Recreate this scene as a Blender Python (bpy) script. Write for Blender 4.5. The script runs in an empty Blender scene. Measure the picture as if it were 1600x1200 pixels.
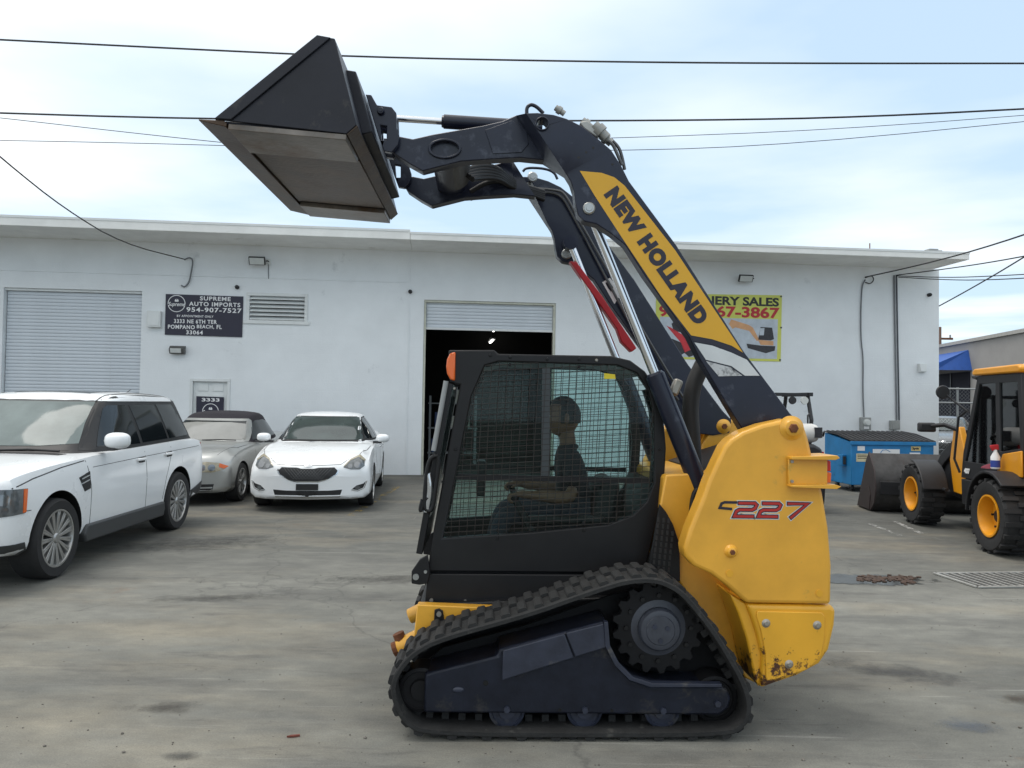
import bpy, bmesh, math, random
from mathutils import Vector, Matrix
from mathutils.bvhtree import BVHTree
random.seed(7)
R = math.radians
scene = bpy.context.scene
COL = scene.collection

# ------------------------------------------------------------------ camera
FPX = 1200.0
CAM = Vector((0, 0, 1.65))
_p, _a = R(1.4), R(0.9)
_f = Vector((0, math.cos(_p), math.sin(_p)))
_r0 = Vector((1, 0, 0)); _u0 = Vector((0, -math.sin(_p), math.cos(_p)))
_r = _r0*math.cos(_a) + _u0*math.sin(_a)
_u = _u0*math.cos(_a) - _r0*math.sin(_a)
cd = bpy.data.cameras.new('camera'); cam = bpy.data.objects.new('camera', cd); COL.objects.link(cam)
cd.sensor_width = 36; cd.lens = FPX/1600*36; cd.clip_start = 0.05; cd.clip_end = 3000
M = Matrix((_r, _u, -_f)).transposed().to_4x4(); M.translation = CAM
cam.matrix_world = M
scene.camera = cam

# ------------------------------------------------------------------ world and sun
SUN_AZ, SUN_EL = R(-88), R(72)          # azimuth from +Y towards +X
sun_dir = Vector((math.sin(SUN_AZ)*math.cos(SUN_EL), math.cos(SUN_AZ)*math.cos(SUN_EL), math.sin(SUN_EL)))
world = bpy.data.worlds.new('World'); scene.world = world; world.use_nodes = True
nt = world.node_tree; nt.nodes.clear()
def wn(t, **kw):
    n = nt.nodes.new(t)
    for k, v in kw.items(): setattr(n, k, v)
    return n
sky = wn('ShaderNodeTexSky', sky_type='NISHITA', sun_disc=False, sun_elevation=SUN_EL, sun_rotation=SUN_AZ,
         air_density=1.0, dust_density=1.2, ozone_density=1.5)
bg = wn('ShaderNodeBackground'); bg.inputs[1].default_value = 0.15
wo = wn('ShaderNodeOutputWorld')
tc = wn('ShaderNodeTexCoord')
sep = wn('ShaderNodeSeparateXYZ'); nt.links.new(tc.outputs['Generated'], sep.inputs[0])
zz = wn('ShaderNodeMath', operation='MAXIMUM'); nt.links.new(sep.outputs[2], zz.inputs[0]); zz.inputs[1].default_value = 0.06
dv = wn('ShaderNodeVectorMath', operation='DIVIDE')
cmb = wn('ShaderNodeCombineXYZ')
for i in range(3): nt.links.new(zz.outputs[0], cmb.inputs[i])
nt.links.new(tc.outputs['Generated'], dv.inputs[0]); nt.links.new(cmb.outputs[0], dv.inputs[1])
mp = wn('ShaderNodeMapping'); mp.inputs['Scale'].default_value = (0.55, 0.62, 1.0); mp.inputs['Rotation'].default_value = (0, 0, 0.5)
mp.inputs['Location'].default_value = (3.1, 0.7, 0)
nt.links.new(dv.outputs[0], mp.inputs[0])
nz = wn('ShaderNodeTexNoise'); nz.inputs['Scale'].default_value = 0.8; nz.inputs['Detail'].default_value = 6; nz.inputs['Roughness'].default_value = 0.48
nt.links.new(mp.outputs[0], nz.inputs['Vector'])
# aureole of the veiled sun
dt = wn('ShaderNodeVectorMath', operation='DOT_PRODUCT'); nrm = wn('ShaderNodeVectorMath', operation='NORMALIZE')
nt.links.new(tc.outputs['Generated'], nrm.inputs[0]); nt.links.new(nrm.outputs[0], dt.inputs[0]); dt.inputs[1].default_value = sun_dir
glow = wn('ShaderNodeMapRange'); glow.inputs[1].default_value = 0.34; glow.inputs[2].default_value = 0.70
glow.inputs[3].default_value = 0.0; glow.inputs[4].default_value = 0.62
nt.links.new(dt.outputs['Value'], glow.inputs[0])
ad = wn('ShaderNodeMath', operation='ADD'); nt.links.new(nz.outputs[0], ad.inputs[0]); nt.links.new(glow.outputs[0], ad.inputs[1])
cr = wn('ShaderNodeValToRGB'); cr.color_ramp.elements[0].position = 0.45; cr.color_ramp.elements[1].position = 0.80
cr.color_ramp.elements[0].color = (0.0, 0.0, 0.0, 1); cr.color_ramp.elements[1].color = (0.95, 0.95, 0.95, 1)
nt.links.new(ad.outputs[0], cr.inputs[0])
mx = wn('ShaderNodeMixRGB'); mx.inputs[2].default_value = (7.6, 7.75, 7.8, 1)
veil = wn('ShaderNodeMixRGB'); veil.inputs[0].default_value = 0.72; veil.inputs[2].default_value = (4.5, 5.8, 6.9, 1)      # thin bright haze over the whole sky
nt.links.new(sky.outputs[0], veil.inputs[1])
nt.links.new(cr.outputs[0], mx.inputs[0]); nt.links.new(veil.outputs[0], mx.inputs[1])
nt.links.new(mx.outputs[0], bg.inputs[0]); nt.links.new(bg.outputs[0], wo.inputs[0])
sl = bpy.data.lights.new('sun', 'SUN'); so = bpy.data.objects.new('sun', sl); COL.objects.link(so)
sl.energy = 1.5; sl.angle = R(24); sl.color = (1.0, 0.95, 0.88)
so.rotation_euler = (-sun_dir).to_track_quat('-Z', 'Y').to_euler()
vs = scene.view_settings; vs.view_transform = 'Standard'; vs.look = 'None'; vs.exposure = 0.15; vs.gamma = 1.0; vs.use_curve_mapping = False

# ------------------------------------------------------------------ pixel helpers (directions only)
def ray(px, py): return _f + _r*((px-800)/FPX) + _u*((600-py)/FPX)
def G(px, py, z=0.0):
    d = ray(px, py); return CAM + d*((z-CAM.z)/d.z)
class Frame:
    """A vertical frame: x along, y depth, z up; turns a pixel into the local point at a known depth."""
    def __init__(s, o, yaw):
        s.o = Vector((o[0], o[1], 0)); s.yaw = yaw; s.rot = Matrix.Rotation(yaw, 3, 'Z'); s.inv = s.rot.transposed()
    def at(s, px, py, w=0.0):
        c = s.inv @ (CAM - s.o); d = s.inv @ ray(px, py); t = (w-c.y)/d.y
        return c + d*t
    def uz(s, px, py, w=0.0):
        p = s.at(px, py, w); return (p.x, p.z)
    def poly(s, pts, w): return [s.uz(x, y, w) for x, y in pts]
    def local(s, p): return s.inv @ (Vector(p) - s.o)
    def world(s, p): return s.rot @ Vector(p) + s.o

# ------------------------------------------------------------------ materials
def mat(name, col, rough=0.5, metal=0.0, var=0.12, scale=6.0, bump=0.0, bscale=60.0, coat=0.0, spec=0.5, stain=None, emit=None, alpha=None, trans=0.0):
    """Principled material with colour drift, optional fine relief and optional stain layer (colour, amount, scale)."""
    m = bpy.data.materials.new(name); m.use_nodes = True
    t = m.node_tree; b = t.nodes['Principled BSDF']; L = t.links.new
    b.inputs['Roughness'].default_value = rough; b.inputs['Metallic'].default_value = metal
    b.inputs['Coat Weight'].default_value = coat; b.inputs['Coat Roughness'].default_value = 0.06
    b.inputs['Specular IOR Level'].default_value = spec
    if trans: b.inputs['Transmission Weight'].default_value = trans
    co = t.nodes.new('ShaderNodeTexCoord')
    n = t.nodes.new('ShaderNodeTexNoise'); n.inputs['Scale'].default_value = scale; n.inputs['Detail'].default_value = 6; n.inputs['Roughness'].default_value = 0.6
    L(co.outputs['Object'], n.inputs['Vector'])
    ramp = t.nodes.new('ShaderNodeValToRGB')
    ramp.color_ramp.elements[0].position = 0.3; ramp.color_ramp.elements[1].position = 0.7
    ramp.color_ramp.elements[0].color = (*[c*(1-var) for c in col], 1); ramp.color_ramp.elements[1].color = (*[min(1, c*(1+var)) for c in col], 1)
    L(n.outputs['Fac'], ramp.inputs[0]); out = ramp.outputs[0]
    if stain:
        scol, amt, ssc = stain
        n2 = t.nodes.new('ShaderNodeTexNoise'); n2.inputs['Scale'].default_value = ssc; n2.inputs['Detail'].default_value = 9; n2.inputs['Roughness'].default_value = 0.68
        L(co.outputs['Object'], n2.inputs['Vector'])
        r2 = t.nodes.new('ShaderNodeValToRGB'); r2.color_ramp.elements[0].position = 0.66-amt*0.3; r2.color_ramp.elements[1].position = 0.74-amt*0.2
        L(n2.outputs['Fac'], r2.inputs[0])
        mxx = t.nodes.new('ShaderNodeMixRGB'); mxx.inputs[2].default_value = (*scol, 1)
        L(r2.outputs[0], mxx.inputs[0]); L(out, mxx.inputs[1]); out = mxx.outputs[0]
    L(out, b.inputs['Base Color'])
    rr = t.nodes.new('ShaderNodeMapRange'); rr.inputs[3].default_value = max(0, rough-0.06); rr.inputs[4].default_value = min(1, rough+0.08)
    L(n.outputs['Fac'], rr.inputs[0]); L(rr.outputs[0], b.inputs['Roughness'])
    if bump:
        n3 = t.nodes.new('ShaderNodeTexNoise'); n3.inputs['Scale'].default_value = bscale; n3.inputs['Detail'].default_value = 4
        L(co.outputs['Object'], n3.inputs['Vector'])
        bp = t.nodes.new('ShaderNodeBump'); bp.inputs['Strength'].default_value = bump; bp.inputs['Distance'].default_value = 0.01
        L(n3.outputs['Fac'], bp.inputs['Height']); L(bp.outputs[0], b.inputs['Normal'])
    if emit:
        b.inputs['Emission Color'].default_value = (*emit[0], 1); b.inputs['Emission Strength'].default_value = emit[1]
    return m
def glass(name, tint=(0.75, 0.85, 0.84), refl=0.12):
    m = bpy.data.materials.new(name); m.use_nodes = True; t = m.node_tree; t.nodes.clear()
    o = t.nodes.new('ShaderNodeOutputMaterial'); tr = t.nodes.new('ShaderNodeBsdfTransparent'); gl = t.nodes.new('ShaderNodeBsdfGlossy')
    tr.inputs[0].default_value = (*tint, 1); gl.inputs['Roughness'].default_value = 0.03
    fr = t.nodes.new('ShaderNodeFresnel'); fr.inputs[0].default_value = 1.5
    ad = t.nodes.new('ShaderNodeMath'); ad.operation = 'MULTIPLY_ADD'; ad.inputs[1].default_value = refl*5; ad.inputs[2].default_value = 0.0
    mi = t.nodes.new('ShaderNodeMixShader')
    t.links.new(fr.outputs[0], ad.inputs[0]); t.links.new(ad.outputs[0], mi.inputs[0]); t.links.new(tr.outputs[0], mi.inputs[1]); t.links.new(gl.outputs[0], mi.inputs[2])
    t.links.new(mi.outputs[0], o.inputs[0]); return m

# ------------------------------------------------------------------ mesh builder
def empty(name, loc=(0, 0, 0), yaw=0.0):
    o = bpy.data.objects.new(name, None); COL.objects.link(o); o.location = loc; o.rotation_euler = (0, 0, yaw); o.empty_display_size = 0.2
    return o
def tag(o, label=None, cat=None, group=None, kind=None):
    if label: o['label'] = label
    if cat: o['category'] = cat
    if group: o['group'] = group
    if kind: o['kind'] = kind
    return o
def thing(name, label, cat, loc=(0, 0, 0), yaw=0.0, group=None):
    return tag(empty(name, loc, yaw), label, cat, group)
class MB:
    def __init__(s): s.bm = bmesh.new()
    def _xf(s, vs, rot, c):
        for v in vs:
            if rot is not None: v.co = rot @ v.co
            v.co += Vector(c)
    def box(s, c, d, rot=None):
        r = bmesh.ops.create_cube(s.bm, size=1.0)['verts']
        for v in r: v.co = Vector((v.co.x*d[0], v.co.y*d[1], v.co.z*d[2]))
        s._xf(r, rot, c); return s
    def box2(s, a, b):
        return s.box([(a[i]+b[i])/2 for i in range(3)], [abs(b[i]-a[i]) for i in range(3)])
    def prism(s, poly, y0, y1, holes=(), axis='y'):
        """Outline in x,z pushed along y (axis='x': outline in y,z along x; axis='z': outline x,y along z)."""
        def P(a, b, c):
            return {'y': (a, c, b), 'x': (c, a, b), 'z': (a, b, c)}[axis]
        loops = [poly]+list(holes)
        A = [[s.bm.verts.new(P(p[0], p[1], y0)) for p in l] for l in loops]
        B = [[s.bm.verts.new(P(p[0], p[1], y1)) for p in l] for l in loops]
        if holes:
            for V in (A, B):
                es = []
                for l in V:
                    for i in range(len(l)): es.append(s.bm.edges.new((l[i], l[(i+1) % len(l)])))
                bmesh.ops.triangle_fill(s.bm, use_beauty=True, edges=es)
        else:
            s.bm.faces.new(A[0]); s.bm.faces.new(list(reversed(B[0])))
        for l0, l1 in zip(A, B):
            n = len(l0)
            for i in range(n):
                s.bm.faces.new((l0[i], l0[(i+1) % n], l1[(i+1) % n], l1[i]))
        return s
    def tube(s, pts, r, seg=10, cap=True, closed=False):
        pts = [Vector(p) for p in pts]; n = len(pts); rs = r if isinstance(r, (list, tuple)) else [r]*n
        rings = []; prev = None
        for i, p in enumerate(pts):
            if closed: d = pts[(i+1) % n]-pts[i-1]
            else: d = pts[min(i+1, n-1)]-pts[max(i-1, 0)]
            d.normalize()
            if prev is None:
                a = d.orthogonal().normalized()
            else:
                a = (prev - d*prev.dot(d)); a = a.normalized() if a.length > 1e-6 else d.orthogonal().normalized()
            prev = a; b = d.cross(a)
            rings.append([s.bm.verts.new(p+(a*math.cos(2*math.pi*k/seg)+b*math.sin(2*math.pi*k/seg))*rs[i]) for k in range(seg)])
        m = n if closed else n-1
        for i in range(m):
            q0, q1 = rings[i], rings[(i+1) % n]
            for k in range(seg): s.bm.faces.new((q0[k], q0[(k+1) % seg], q1[(k+1) % seg], q1[k]))
        if cap and not closed:
            s.bm.faces.new(list(reversed(rings[0]))); s.bm.faces.new(rings[-1])
        return s
    def cyl(s, a, b, r, seg=20, r2=None):
        return s.tube([a, b], [r, r if r2 is None else r2], seg)
    def lathe(s, prof, c, axis='y', seg=32, caps=True):
        """prof: (radius, offset along axis) pairs, revolved round the axis through c."""
        rings = []
        for rad, off in prof:
            ring = []
            for k in range(seg):
                t = 2*math.pi*k/seg; x, y = rad*math.cos(t), rad*math.sin(t)
                v = {'y': (x, off, y), 'x': (off, x, y), 'z': (x, y, off)}[axis]
                ring.append(s.bm.verts.new(Vector(c)+Vector(v)))
            rings.append(ring)
        for a, b in zip(rings, rings[1:]):
            for k in range(seg): s.bm.faces.new((a[k], a[(k+1) % seg], b[(k+1) % seg], b[k]))
        for ring, pr in ((rings[0], prof[0]), (rings[-1], prof[-1])):
            if caps and pr[0] > 1e-5: s.bm.faces.new(ring)
        return s
    def quad(s, *ps):
        s.bm.faces.new([s.bm.verts.new(p) for p in ps]); return s
    def grid(s, fn, nu, nv):
        V = [[s.bm.verts.new(fn(i/nu, j/nv)) for j in range(nv+1)] for i in range(nu+1)]
        for i in range(nu):
            for j in range(nv): s.bm.faces.new((V[i][j], V[i+1][j], V[i+1][j+1], V[i][j+1]))
        return s
    def sphere(s, c, r, seg=12, sc=(1, 1, 1)):
        vs = bmesh.ops.create_uvsphere(s.bm, u_segments=seg, v_segments=max(6, seg//2), radius=r)['verts']
        for v in vs: v.co = Vector((v.co.x*sc[0], v.co.y*sc[1], v.co.z*sc[2]))
        s._xf(vs, None, c); return s
    def mesh(s, name, weld=True):
        if weld: bmesh.ops.remove_doubles(s.bm, verts=s.bm.verts, dist=1e-5)
        bmesh.ops.recalc_face_normals(s.bm, faces=s.bm.faces)
        me = bpy.data.meshes.new(name); s.bm.to_mesh(me); s.bm.free(); return me
    def build(s, name, m, parent=None, smooth=None, bevel=0.0, seg=2, loc=None):
        me = s.mesh(name)
        o = bpy.data.objects.new(name, me); COL.objects.link(o)
        if m is not None: me.materials.append(m)
        if parent is not None: o.parent = parent
        if loc is not None: o.location = loc
        if smooth is not None:
            for p in me.polygons: p.use_smooth = True
            me.set_sharp_from_angle(angle=R(smooth))
        if bevel:
            b = o.modifiers.new('bevel', 'BEVEL'); b.width = bevel; b.segments = seg; b.limit_method = 'ANGLE'; b.angle_limit = R(38)
            if smooth is None:
                for p in me.polygons: p.use_smooth = True
                me.set_sharp_from_angle(angle=R(50))
        return o
def ring_pts(cx, cz, rx, rz=None, n=24, a0=0.0):
    rz = rx if rz is None else rz
    return [(cx+rx*math.cos(a0+2*math.pi*i/n), cz+rz*math.sin(a0+2*math.pi*i/n)) for i in range(n)]
def chaikin(p, k=2, closed=True):
    for _ in range(k):
        q = []; n = len(p)
        rng = range(n) if closed else range(n-1)
        if not closed: q.append(p[0])
        for i in rng:
            a, b = Vector(p[i]), Vector(p[(i+1) % n]); q.append(tuple(a*0.75+b*0.25)); q.append(tuple(a*0.25+b*0.75))
        if not closed: q.append(p[-1])
        p = q
    return p
def text_mesh(txt, size=1.0, bold=0.0, width=None, shear=0.0, depth=0.0, align='CENTER', spacing=1.0):
    """Outline lettering as a mesh in x,y; width squeezes or stretches it to that length."""
    c = bpy.data.curves.new('lettering', 'FONT'); c.body = txt; c.size = size; c.offset = bold; c.shear = shear; c.extrude = depth
    c.align_x = 'LEFT'; c.space_character = spacing; c.resolution_u = 4
    o = bpy.data.objects.new('lettering', c); COL.objects.link(o)
    dg = bpy.context.evaluated_depsgraph_get(); me = bpy.data.meshes.new_from_object(o.evaluated_get(dg))
    bpy.data.objects.remove(o); bpy.data.curves.remove(c)
    xs = [v.co.x for v in me.vertices]; ys = [v.co.y for v in me.vertices]
    x0, x1, y0, y1 = min(xs), max(xs), min(ys), max(ys)
    k = (width/(x1-x0)) if width else 1.0
    h = size/(y1-y0)
    for v in me.vertices:
        v.co.x = (v.co.x-x0)*k - (0 if align == 'LEFT' else (x1-x0)*k/2); v.co.y = (v.co.y-y0)*h - size/2
    return me
def put_text(parent, name, txt, m, c, size, width=None, bold=0.0, shear=0.0, rot=0.0, depth=0.001, align='CENTER', spacing=1.0):
    """Lettering standing in the x,z plane facing -y, turned by rot in that plane."""
    me = text_mesh(txt, size, bold, width, shear, depth, align, spacing); me.materials.append(m)
    for v in me.vertices:
        x, y, z = v.co; xr = x*math.cos(rot)-y*math.sin(rot); yr = x*math.sin(rot)+y*math.cos(rot)
        v.co = (xr, -z, yr)
    o = bpy.data.objects.new(name, me); COL.objects.link(o); o.parent = parent; o.location = c
    return o
def child_copy(o, parent, **kw):
    c = o.copy(); COL.objects.link(c); c.parent = parent
    for k, v in kw.items(): setattr(c, k, v)
    return c
def mirror_copy(o, parent, y0, name=None):
    """The same part on the far side of the plane y=y0 of its thing."""
    me = o.data.copy(); me.transform(Matrix.Translation((0, 2*y0, 0)) @ Matrix.Diagonal((1, -1, 1, 1))); me.flip_normals()
    c = o.copy(); c.data = me; COL.objects.link(c); c.parent = parent; c.location = (o.location.x, -o.location.y, o.location.z)
    return c

# ================================================================== SETTING
M_ = {}
M_['wall'] = mat('white_wall_paint', (0.765, 0.79, 0.80), 0.8, var=0.05, scale=1.2, bump=0.3, bscale=30, stain=((0.54, 0.565, 0.58), 0.16, 0.9))
def block_joints(m, k):
    """Faint relief of the painted blockwork, on top of the paint's own texture."""
    t = m.node_tree; L = t.links.new; b = t.nodes['Principled BSDF']; old = b.inputs['Normal'].links[0].from_node
    co = t.nodes.new('ShaderNodeTexCoord'); sp = t.nodes.new('ShaderNodeSeparateXYZ'); cb = t.nodes.new('ShaderNodeCombineXYZ'); br = t.nodes.new('ShaderNodeTexBrick')
    L(co.outputs['Object'], sp.inputs[0]); L(sp.outputs[0], cb.inputs[0]); L(sp.outputs[2], cb.inputs[1]); L(cb.outputs[0], br.inputs['Vector'])
    br.inputs['Scale'].default_value = 1.0; br.inputs['Brick Width'].default_value = 0.41; br.inputs['Row Height'].default_value = 0.205; br.inputs['Mortar Size'].default_value = 0.006; br.inputs['Mortar Smooth'].default_value = 0.8
    bp = t.nodes.new('ShaderNodeBump'); bp.inputs['Strength'].default_value = k; bp.inputs['Distance'].default_value = 0.004; bp.invert = True
    L(br.outputs['Fac'], bp.inputs['Height']); L(old.outputs[0], bp.inputs['Normal']); L(bp.outputs[0], b.inputs['Normal'])
block_joints(M_['wall'], 0.35)
M_['trim'] = mat('white_trim_paint', (0.70, 0.72, 0.71), 0.7, var=0.06, scale=3, stain=((0.45, 0.43, 0.38), 0.05, 2.0))
M_['shutter'] = mat('shutter_paint', (0.62, 0.66, 0.70), 0.5, var=0.05, scale=2, stain=((0.42, 0.38, 0.34), 0.0, 1.5))
M_['roof_white'] = mat('roof_edge_white', (0.80, 0.80, 0.77), 0.75, var=0.08, scale=2.0, stain=((0.50, 0.47, 0.40), 0.08, 1.5))
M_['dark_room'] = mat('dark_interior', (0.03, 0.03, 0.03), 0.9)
M_['black_metal'] = mat('black_metal', (0.015, 0.015, 0.017), 0.45)
M_['grey_metal'] = mat('grey_metal', (0.30, 0.31, 0.31), 0.5, metal=0.3)
M_['bolt'] = mat('zinc_bolt', (0.35, 0.33, 0.29), 0.45, metal=0.7)
M_['lamp_glass'] = mat('lamp_lens', (0.62, 0.64, 0.62), 0.25, var=0.05)
M_['cable'] = mat('black_cable', (0.02, 0.02, 0.022), 0.7)
M_['grey_cable'] = mat('grey_cable', (0.16, 0.17, 0.18), 0.7)
M_['white_print'] = mat('white_print', (0.78, 0.78, 0.78), 0.6, var=0.03)
M_['navy_print'] = mat('navy_print', (0.018, 0.016, 0.035), 0.45, var=0.1)
M_['tube_light'] = mat('lit_tube', (0.9, 0.9, 0.9), 0.5, emit=((1, 0.97, 0.92), 6.0))
M_['concrete_grey'] = mat('grey_stucco', (0.30, 0.29, 0.28), 0.9, var=0.1, scale=0.6, bump=0.2, bscale=20)
M_['rust'] = mat('rust', (0.14, 0.05, 0.02), 0.85, var=0.4, scale=14, bump=0.3)

# ---- ground: one worn sheet of asphalt and concrete
def ground_material():
    m = bpy.data.materials.new('worn_lot_surface'); m.use_nodes = True; t = m.node_tree; b = t.nodes['Principled BSDF']; L = t.links.new
    g = t.nodes.new('ShaderNodeNewGeometry')
    def noise(sc, det=6, rough=0.6, stretch=None, rot=0.0):
        n = t.nodes.new('ShaderNodeTexNoise'); n.inputs['Scale'].default_value = sc; n.inputs['Detail'].default_value = det; n.inputs['Roughness'].default_value = rough
        mpn = t.nodes.new('ShaderNodeMapping'); mpn.inputs['Scale'].default_value = stretch or (1, 1, 1); mpn.inputs['Rotation'].default_value = (0, 0, rot)
        L(g.outputs['Position'], mpn.inputs[0]); L(mpn.outputs[0], n.inputs['Vector']); return n.outputs['Fac']
    def ramp(f, a, b_, c0=(0, 0, 0), c1=(1, 1, 1)):
        r = t.nodes.new('ShaderNodeValToRGB'); r.color_ramp.elements[0].position = a; r.color_ramp.elements[1].position = b_
        r.color_ramp.elements[0].color = (*c0, 1); r.color_ramp.elements[1].color = (*c1, 1); L(f, r.inputs[0]); return r.outputs[0]
    def mix(f, a, b_, mode='MIX', k=None):
        n = t.nodes.new('ShaderNodeMixRGB'); n.blend_type = mode
        if k is not None:
            mm = t.nodes.new('ShaderNodeMath'); mm.operation = 'MULTIPLY'; mm.inputs[1].default_value = k; L(f, mm.inputs[0]); f = mm.outputs[0]
        if f is not None: L(f, n.inputs[0])
        for i, q in ((1, a), (2, b_)):
            if isinstance(q, tuple): n.inputs[i].default_value = (*q, 1)
            else: L(q, n.inputs[i])
        return n.outputs[0]
    base = mix(ramp(noise(0.35, 5), 0.35, 0.65), (0.130, 0.131, 0.121), (0.212, 0.210, 0.193))
    # older, darker asphalt towards the building
    sp = t.nodes.new('ShaderNodeSeparateXYZ'); L(g.outputs['Position'], sp.inputs[0])
    wob = t.nodes.new('ShaderNodeMath'); wob.operation = 'MULTIPLY_ADD'; wob.inputs[1].default_value = 5.0; L(noise(0.3, 4), wob.inputs[0]); L(sp.outputs[1], wob.inputs[2])
    mr = t.nodes.new('ShaderNodeMapRange'); mr.inputs[1].default_value = 8.6; mr.inputs[2].default_value = 12.5; L(wob.outputs[0], mr.inputs[0])
    base = mix(mr.outputs[0], base, (0.082, 0.084, 0.080), k=0.80)
    # tan dust, dark oil and tyre smears, each with its own shape
    base = mix(ramp(noise(0.55, 6, 0.65, (0.5, 1.3, 1), 0.25), 0.50, 0.66), base, (0.250, 0.218, 0.165), k=0.5)
    base = mix(ramp(noise(0.8, 7, 0.7, (0.35, 1.6, 1), 0.12), 0.52, 0.62), base, (0.105, 0.105, 0.101), k=0.60)
    base = mix(ramp(noise(2.3, 6, 0.7, (0.3, 1.8, 1), -0.2), 0.57, 0.64), base, (0.095, 0.091, 0.087), k=0.50)
    base = mix(ramp(noise(1.3, 7, 0.7), 0.63, 0.72), base, (0.17, 0.095, 0.05), k=0.35)
    # pale scrapes
    base = mix(ramp(noise(3.0, 5, 0.75, (0.12, 4.0, 1), 0.1), 0.62, 0.68), base, (0.33, 0.325, 0.31), k=0.5)
    base = mix(ramp(noise(3.4, 5, 0.75, (4.0, 0.15, 1), -0.5), 0.67, 0.73), base, (0.34, 0.33, 0.31), k=0.4)
    # patchiness at arm's length and finer
    for sc_, lo, hi in ((1.7, 0.80, 1.16), (6.0, 0.84, 1.14), (230.0, 0.78, 1.18)):
        pm = mix(None, base, base, 'MULTIPLY'); pm.node.inputs[0].default_value = 1.0
        L(ramp(noise(sc_, 5, 0.65, (0.7, 1.2, 1), 0.3), 0.30, 0.70, (lo, lo, lo), (hi, hi, hi*0.98)), pm.node.inputs[2]); base = pm
    # aggregate
    ag = noise(95, 3, 0.7); ag2 = noise(240, 2, 0.6)
    base = mix(None, base, base, 'MULTIPLY')
    n_ = base.node; n_.inputs[0].default_value = 1.0
    L(ramp(ag, 0.34, 0.64, (0.88, 0.88, 0.88), (1.10, 1.10, 1.09)), n_.inputs[1])
    vo = t.nodes.new('ShaderNodeTexVoronoi'); vo.inputs['Scale'].default_value = 55; L(g.outputs['Position'], vo.inputs['Vector'])
    base = mix(ramp(vo.outputs['Distance'], 0.06, 0.16, (1, 1, 1), (0, 0, 0)), base, (0.30, 0.29, 0.27), k=0.05)
    # hairline cracks
    vc = t.nodes.new('ShaderNodeTexVoronoi'); vc.feature = 'DISTANCE_TO_EDGE'; vc.inputs['Scale'].default_value = 0.22
    nd = t.nodes.new('ShaderNodeTexNoise'); nd.inputs['Scale'].default_value = 1.4; nd.inputs['Detail'].default_value = 6; L(g.outputs['Position'], nd.inputs['Vector'])
    va = t.nodes.new('ShaderNodeMixRGB'); va.blend_type = 'LINEAR_LIGHT'; va.inputs[0].default_value = 0.5; L(g.outputs['Position'], va.inputs[1]); L(nd.outputs['Color'], va.inputs[2]); L(va.outputs[0], vc.inputs['Vector'])
    base = mix(ramp(vc.outputs['Distance'], 0.001, 0.0035, (1, 1, 1), (0, 0, 0)), base, (0.05, 0.05, 0.048), k=0.4)
    L(base, b.inputs['Base Color'])
    rg = t.nodes.new('ShaderNodeMapRange'); rg.inputs[3].default_value = 0.72; rg.inputs[4].default_value = 0.95; L(noise(1.2), rg.inputs[0]); L(rg.outputs[0], b.inputs['Roughness'])
    bp = t.nodes.new('ShaderNodeBump'); bp.inputs['Strength'].default_value = 0.16; bp.inputs['Distance'].default_value = 0.005
    L(mix(ramp(ag, 0.2, 0.8), ag2, ag, k=0.5), bp.inputs['Height']); L(bp.outputs[0], b.inputs['Normal'])
    return m
gm = MB().quad((-500, -60, 0), (500, -60, 0), (500, 900, 0), (-500, 900, 0))
tag(gm.build('ground', ground_material()), kind='structure')

# ---- white warehouse
WF = Frame(G(630, 742), R(5.5))
def wp(px, py, w=0.0): return WF.uz(px, py, w)
zs = WF.uz(1440, 420)[1]                     # soffit height at the wall
sR = WF.uz(1467, 560)[0]; sL = -17.0
OPEN = {
 'garage': (wp(6, 450)[0], wp(221, 500)[0], 0.0, wp(120, 452)[1]),
 'door': (wp(297, 600)[0], wp(360, 600)[0], 0.0, wp(330, 592)[1]),
 'vent': (wp(390, 480)[0], wp(476, 480)[0], wp(433, 501)[1], wp(433, 463)[1]),
 'bay': (wp(661, 560)[0], wp(868, 520)[0], 0.0, wp(765, 471)[1]),
}
warehouse = thing('white_warehouse', 'long white painted warehouse with flat overhanging roof and roller doors', 'building', WF.o, WF.yaw)
xs = sorted({sL, sR, *[v for o in OPEN.values() for v in o[:2]]}); zl = sorted({0.0, zs, *[v for o in OPEN.values() for v in o[2:]]})
wb = MB()
def in_open(x, z): return any(o[0] < x < o[1] and o[2] < z < o[3] for o in OPEN.values())
for i in range(len(xs)-1):
    for j in range(len(zl)-1):
        if in_open((xs[i]+xs[i+1])/2, (zl[j]+zl[j+1])/2): continue
        wb.quad((xs[i], 0, zl[j]), (xs[i+1], 0, zl[j]), (xs[i+1], 0, zl[j+1]), (xs[i], 0, zl[j+1]))
for n, (a, b, z0, z1) in OPEN.items():
    d = 0.24
    wb.quad((a, 0, z0), (a, d, z0), (a, d, z1), (a, 0, z1)); wb.quad((b, 0, z0), (b, d, z0), (b, d, z1), (b, 0, z1))
    wb.quad((a, 0, z1), (b, 0, z1), (b, d, z1), (a, d, z1))
    if z0 > 0: wb.quad((a, 0, z0), (b, 0, z0), (b, d, z0), (a, d, z0))
wb.quad((sR, 0, 0), (sR, 14, 0), (sR, 14, zs), (sR, 0, zs)); wb.quad((sL, 0, 0), (sL, 14, 0), (sL, 14, zs), (sL, 0, zs)); wb.quad((sL, 14, 0), (sR, 14, 0), (sR, 14, zs), (sL, 14, zs))
wb.build('wall', M_['wall'], warehouse)
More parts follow.
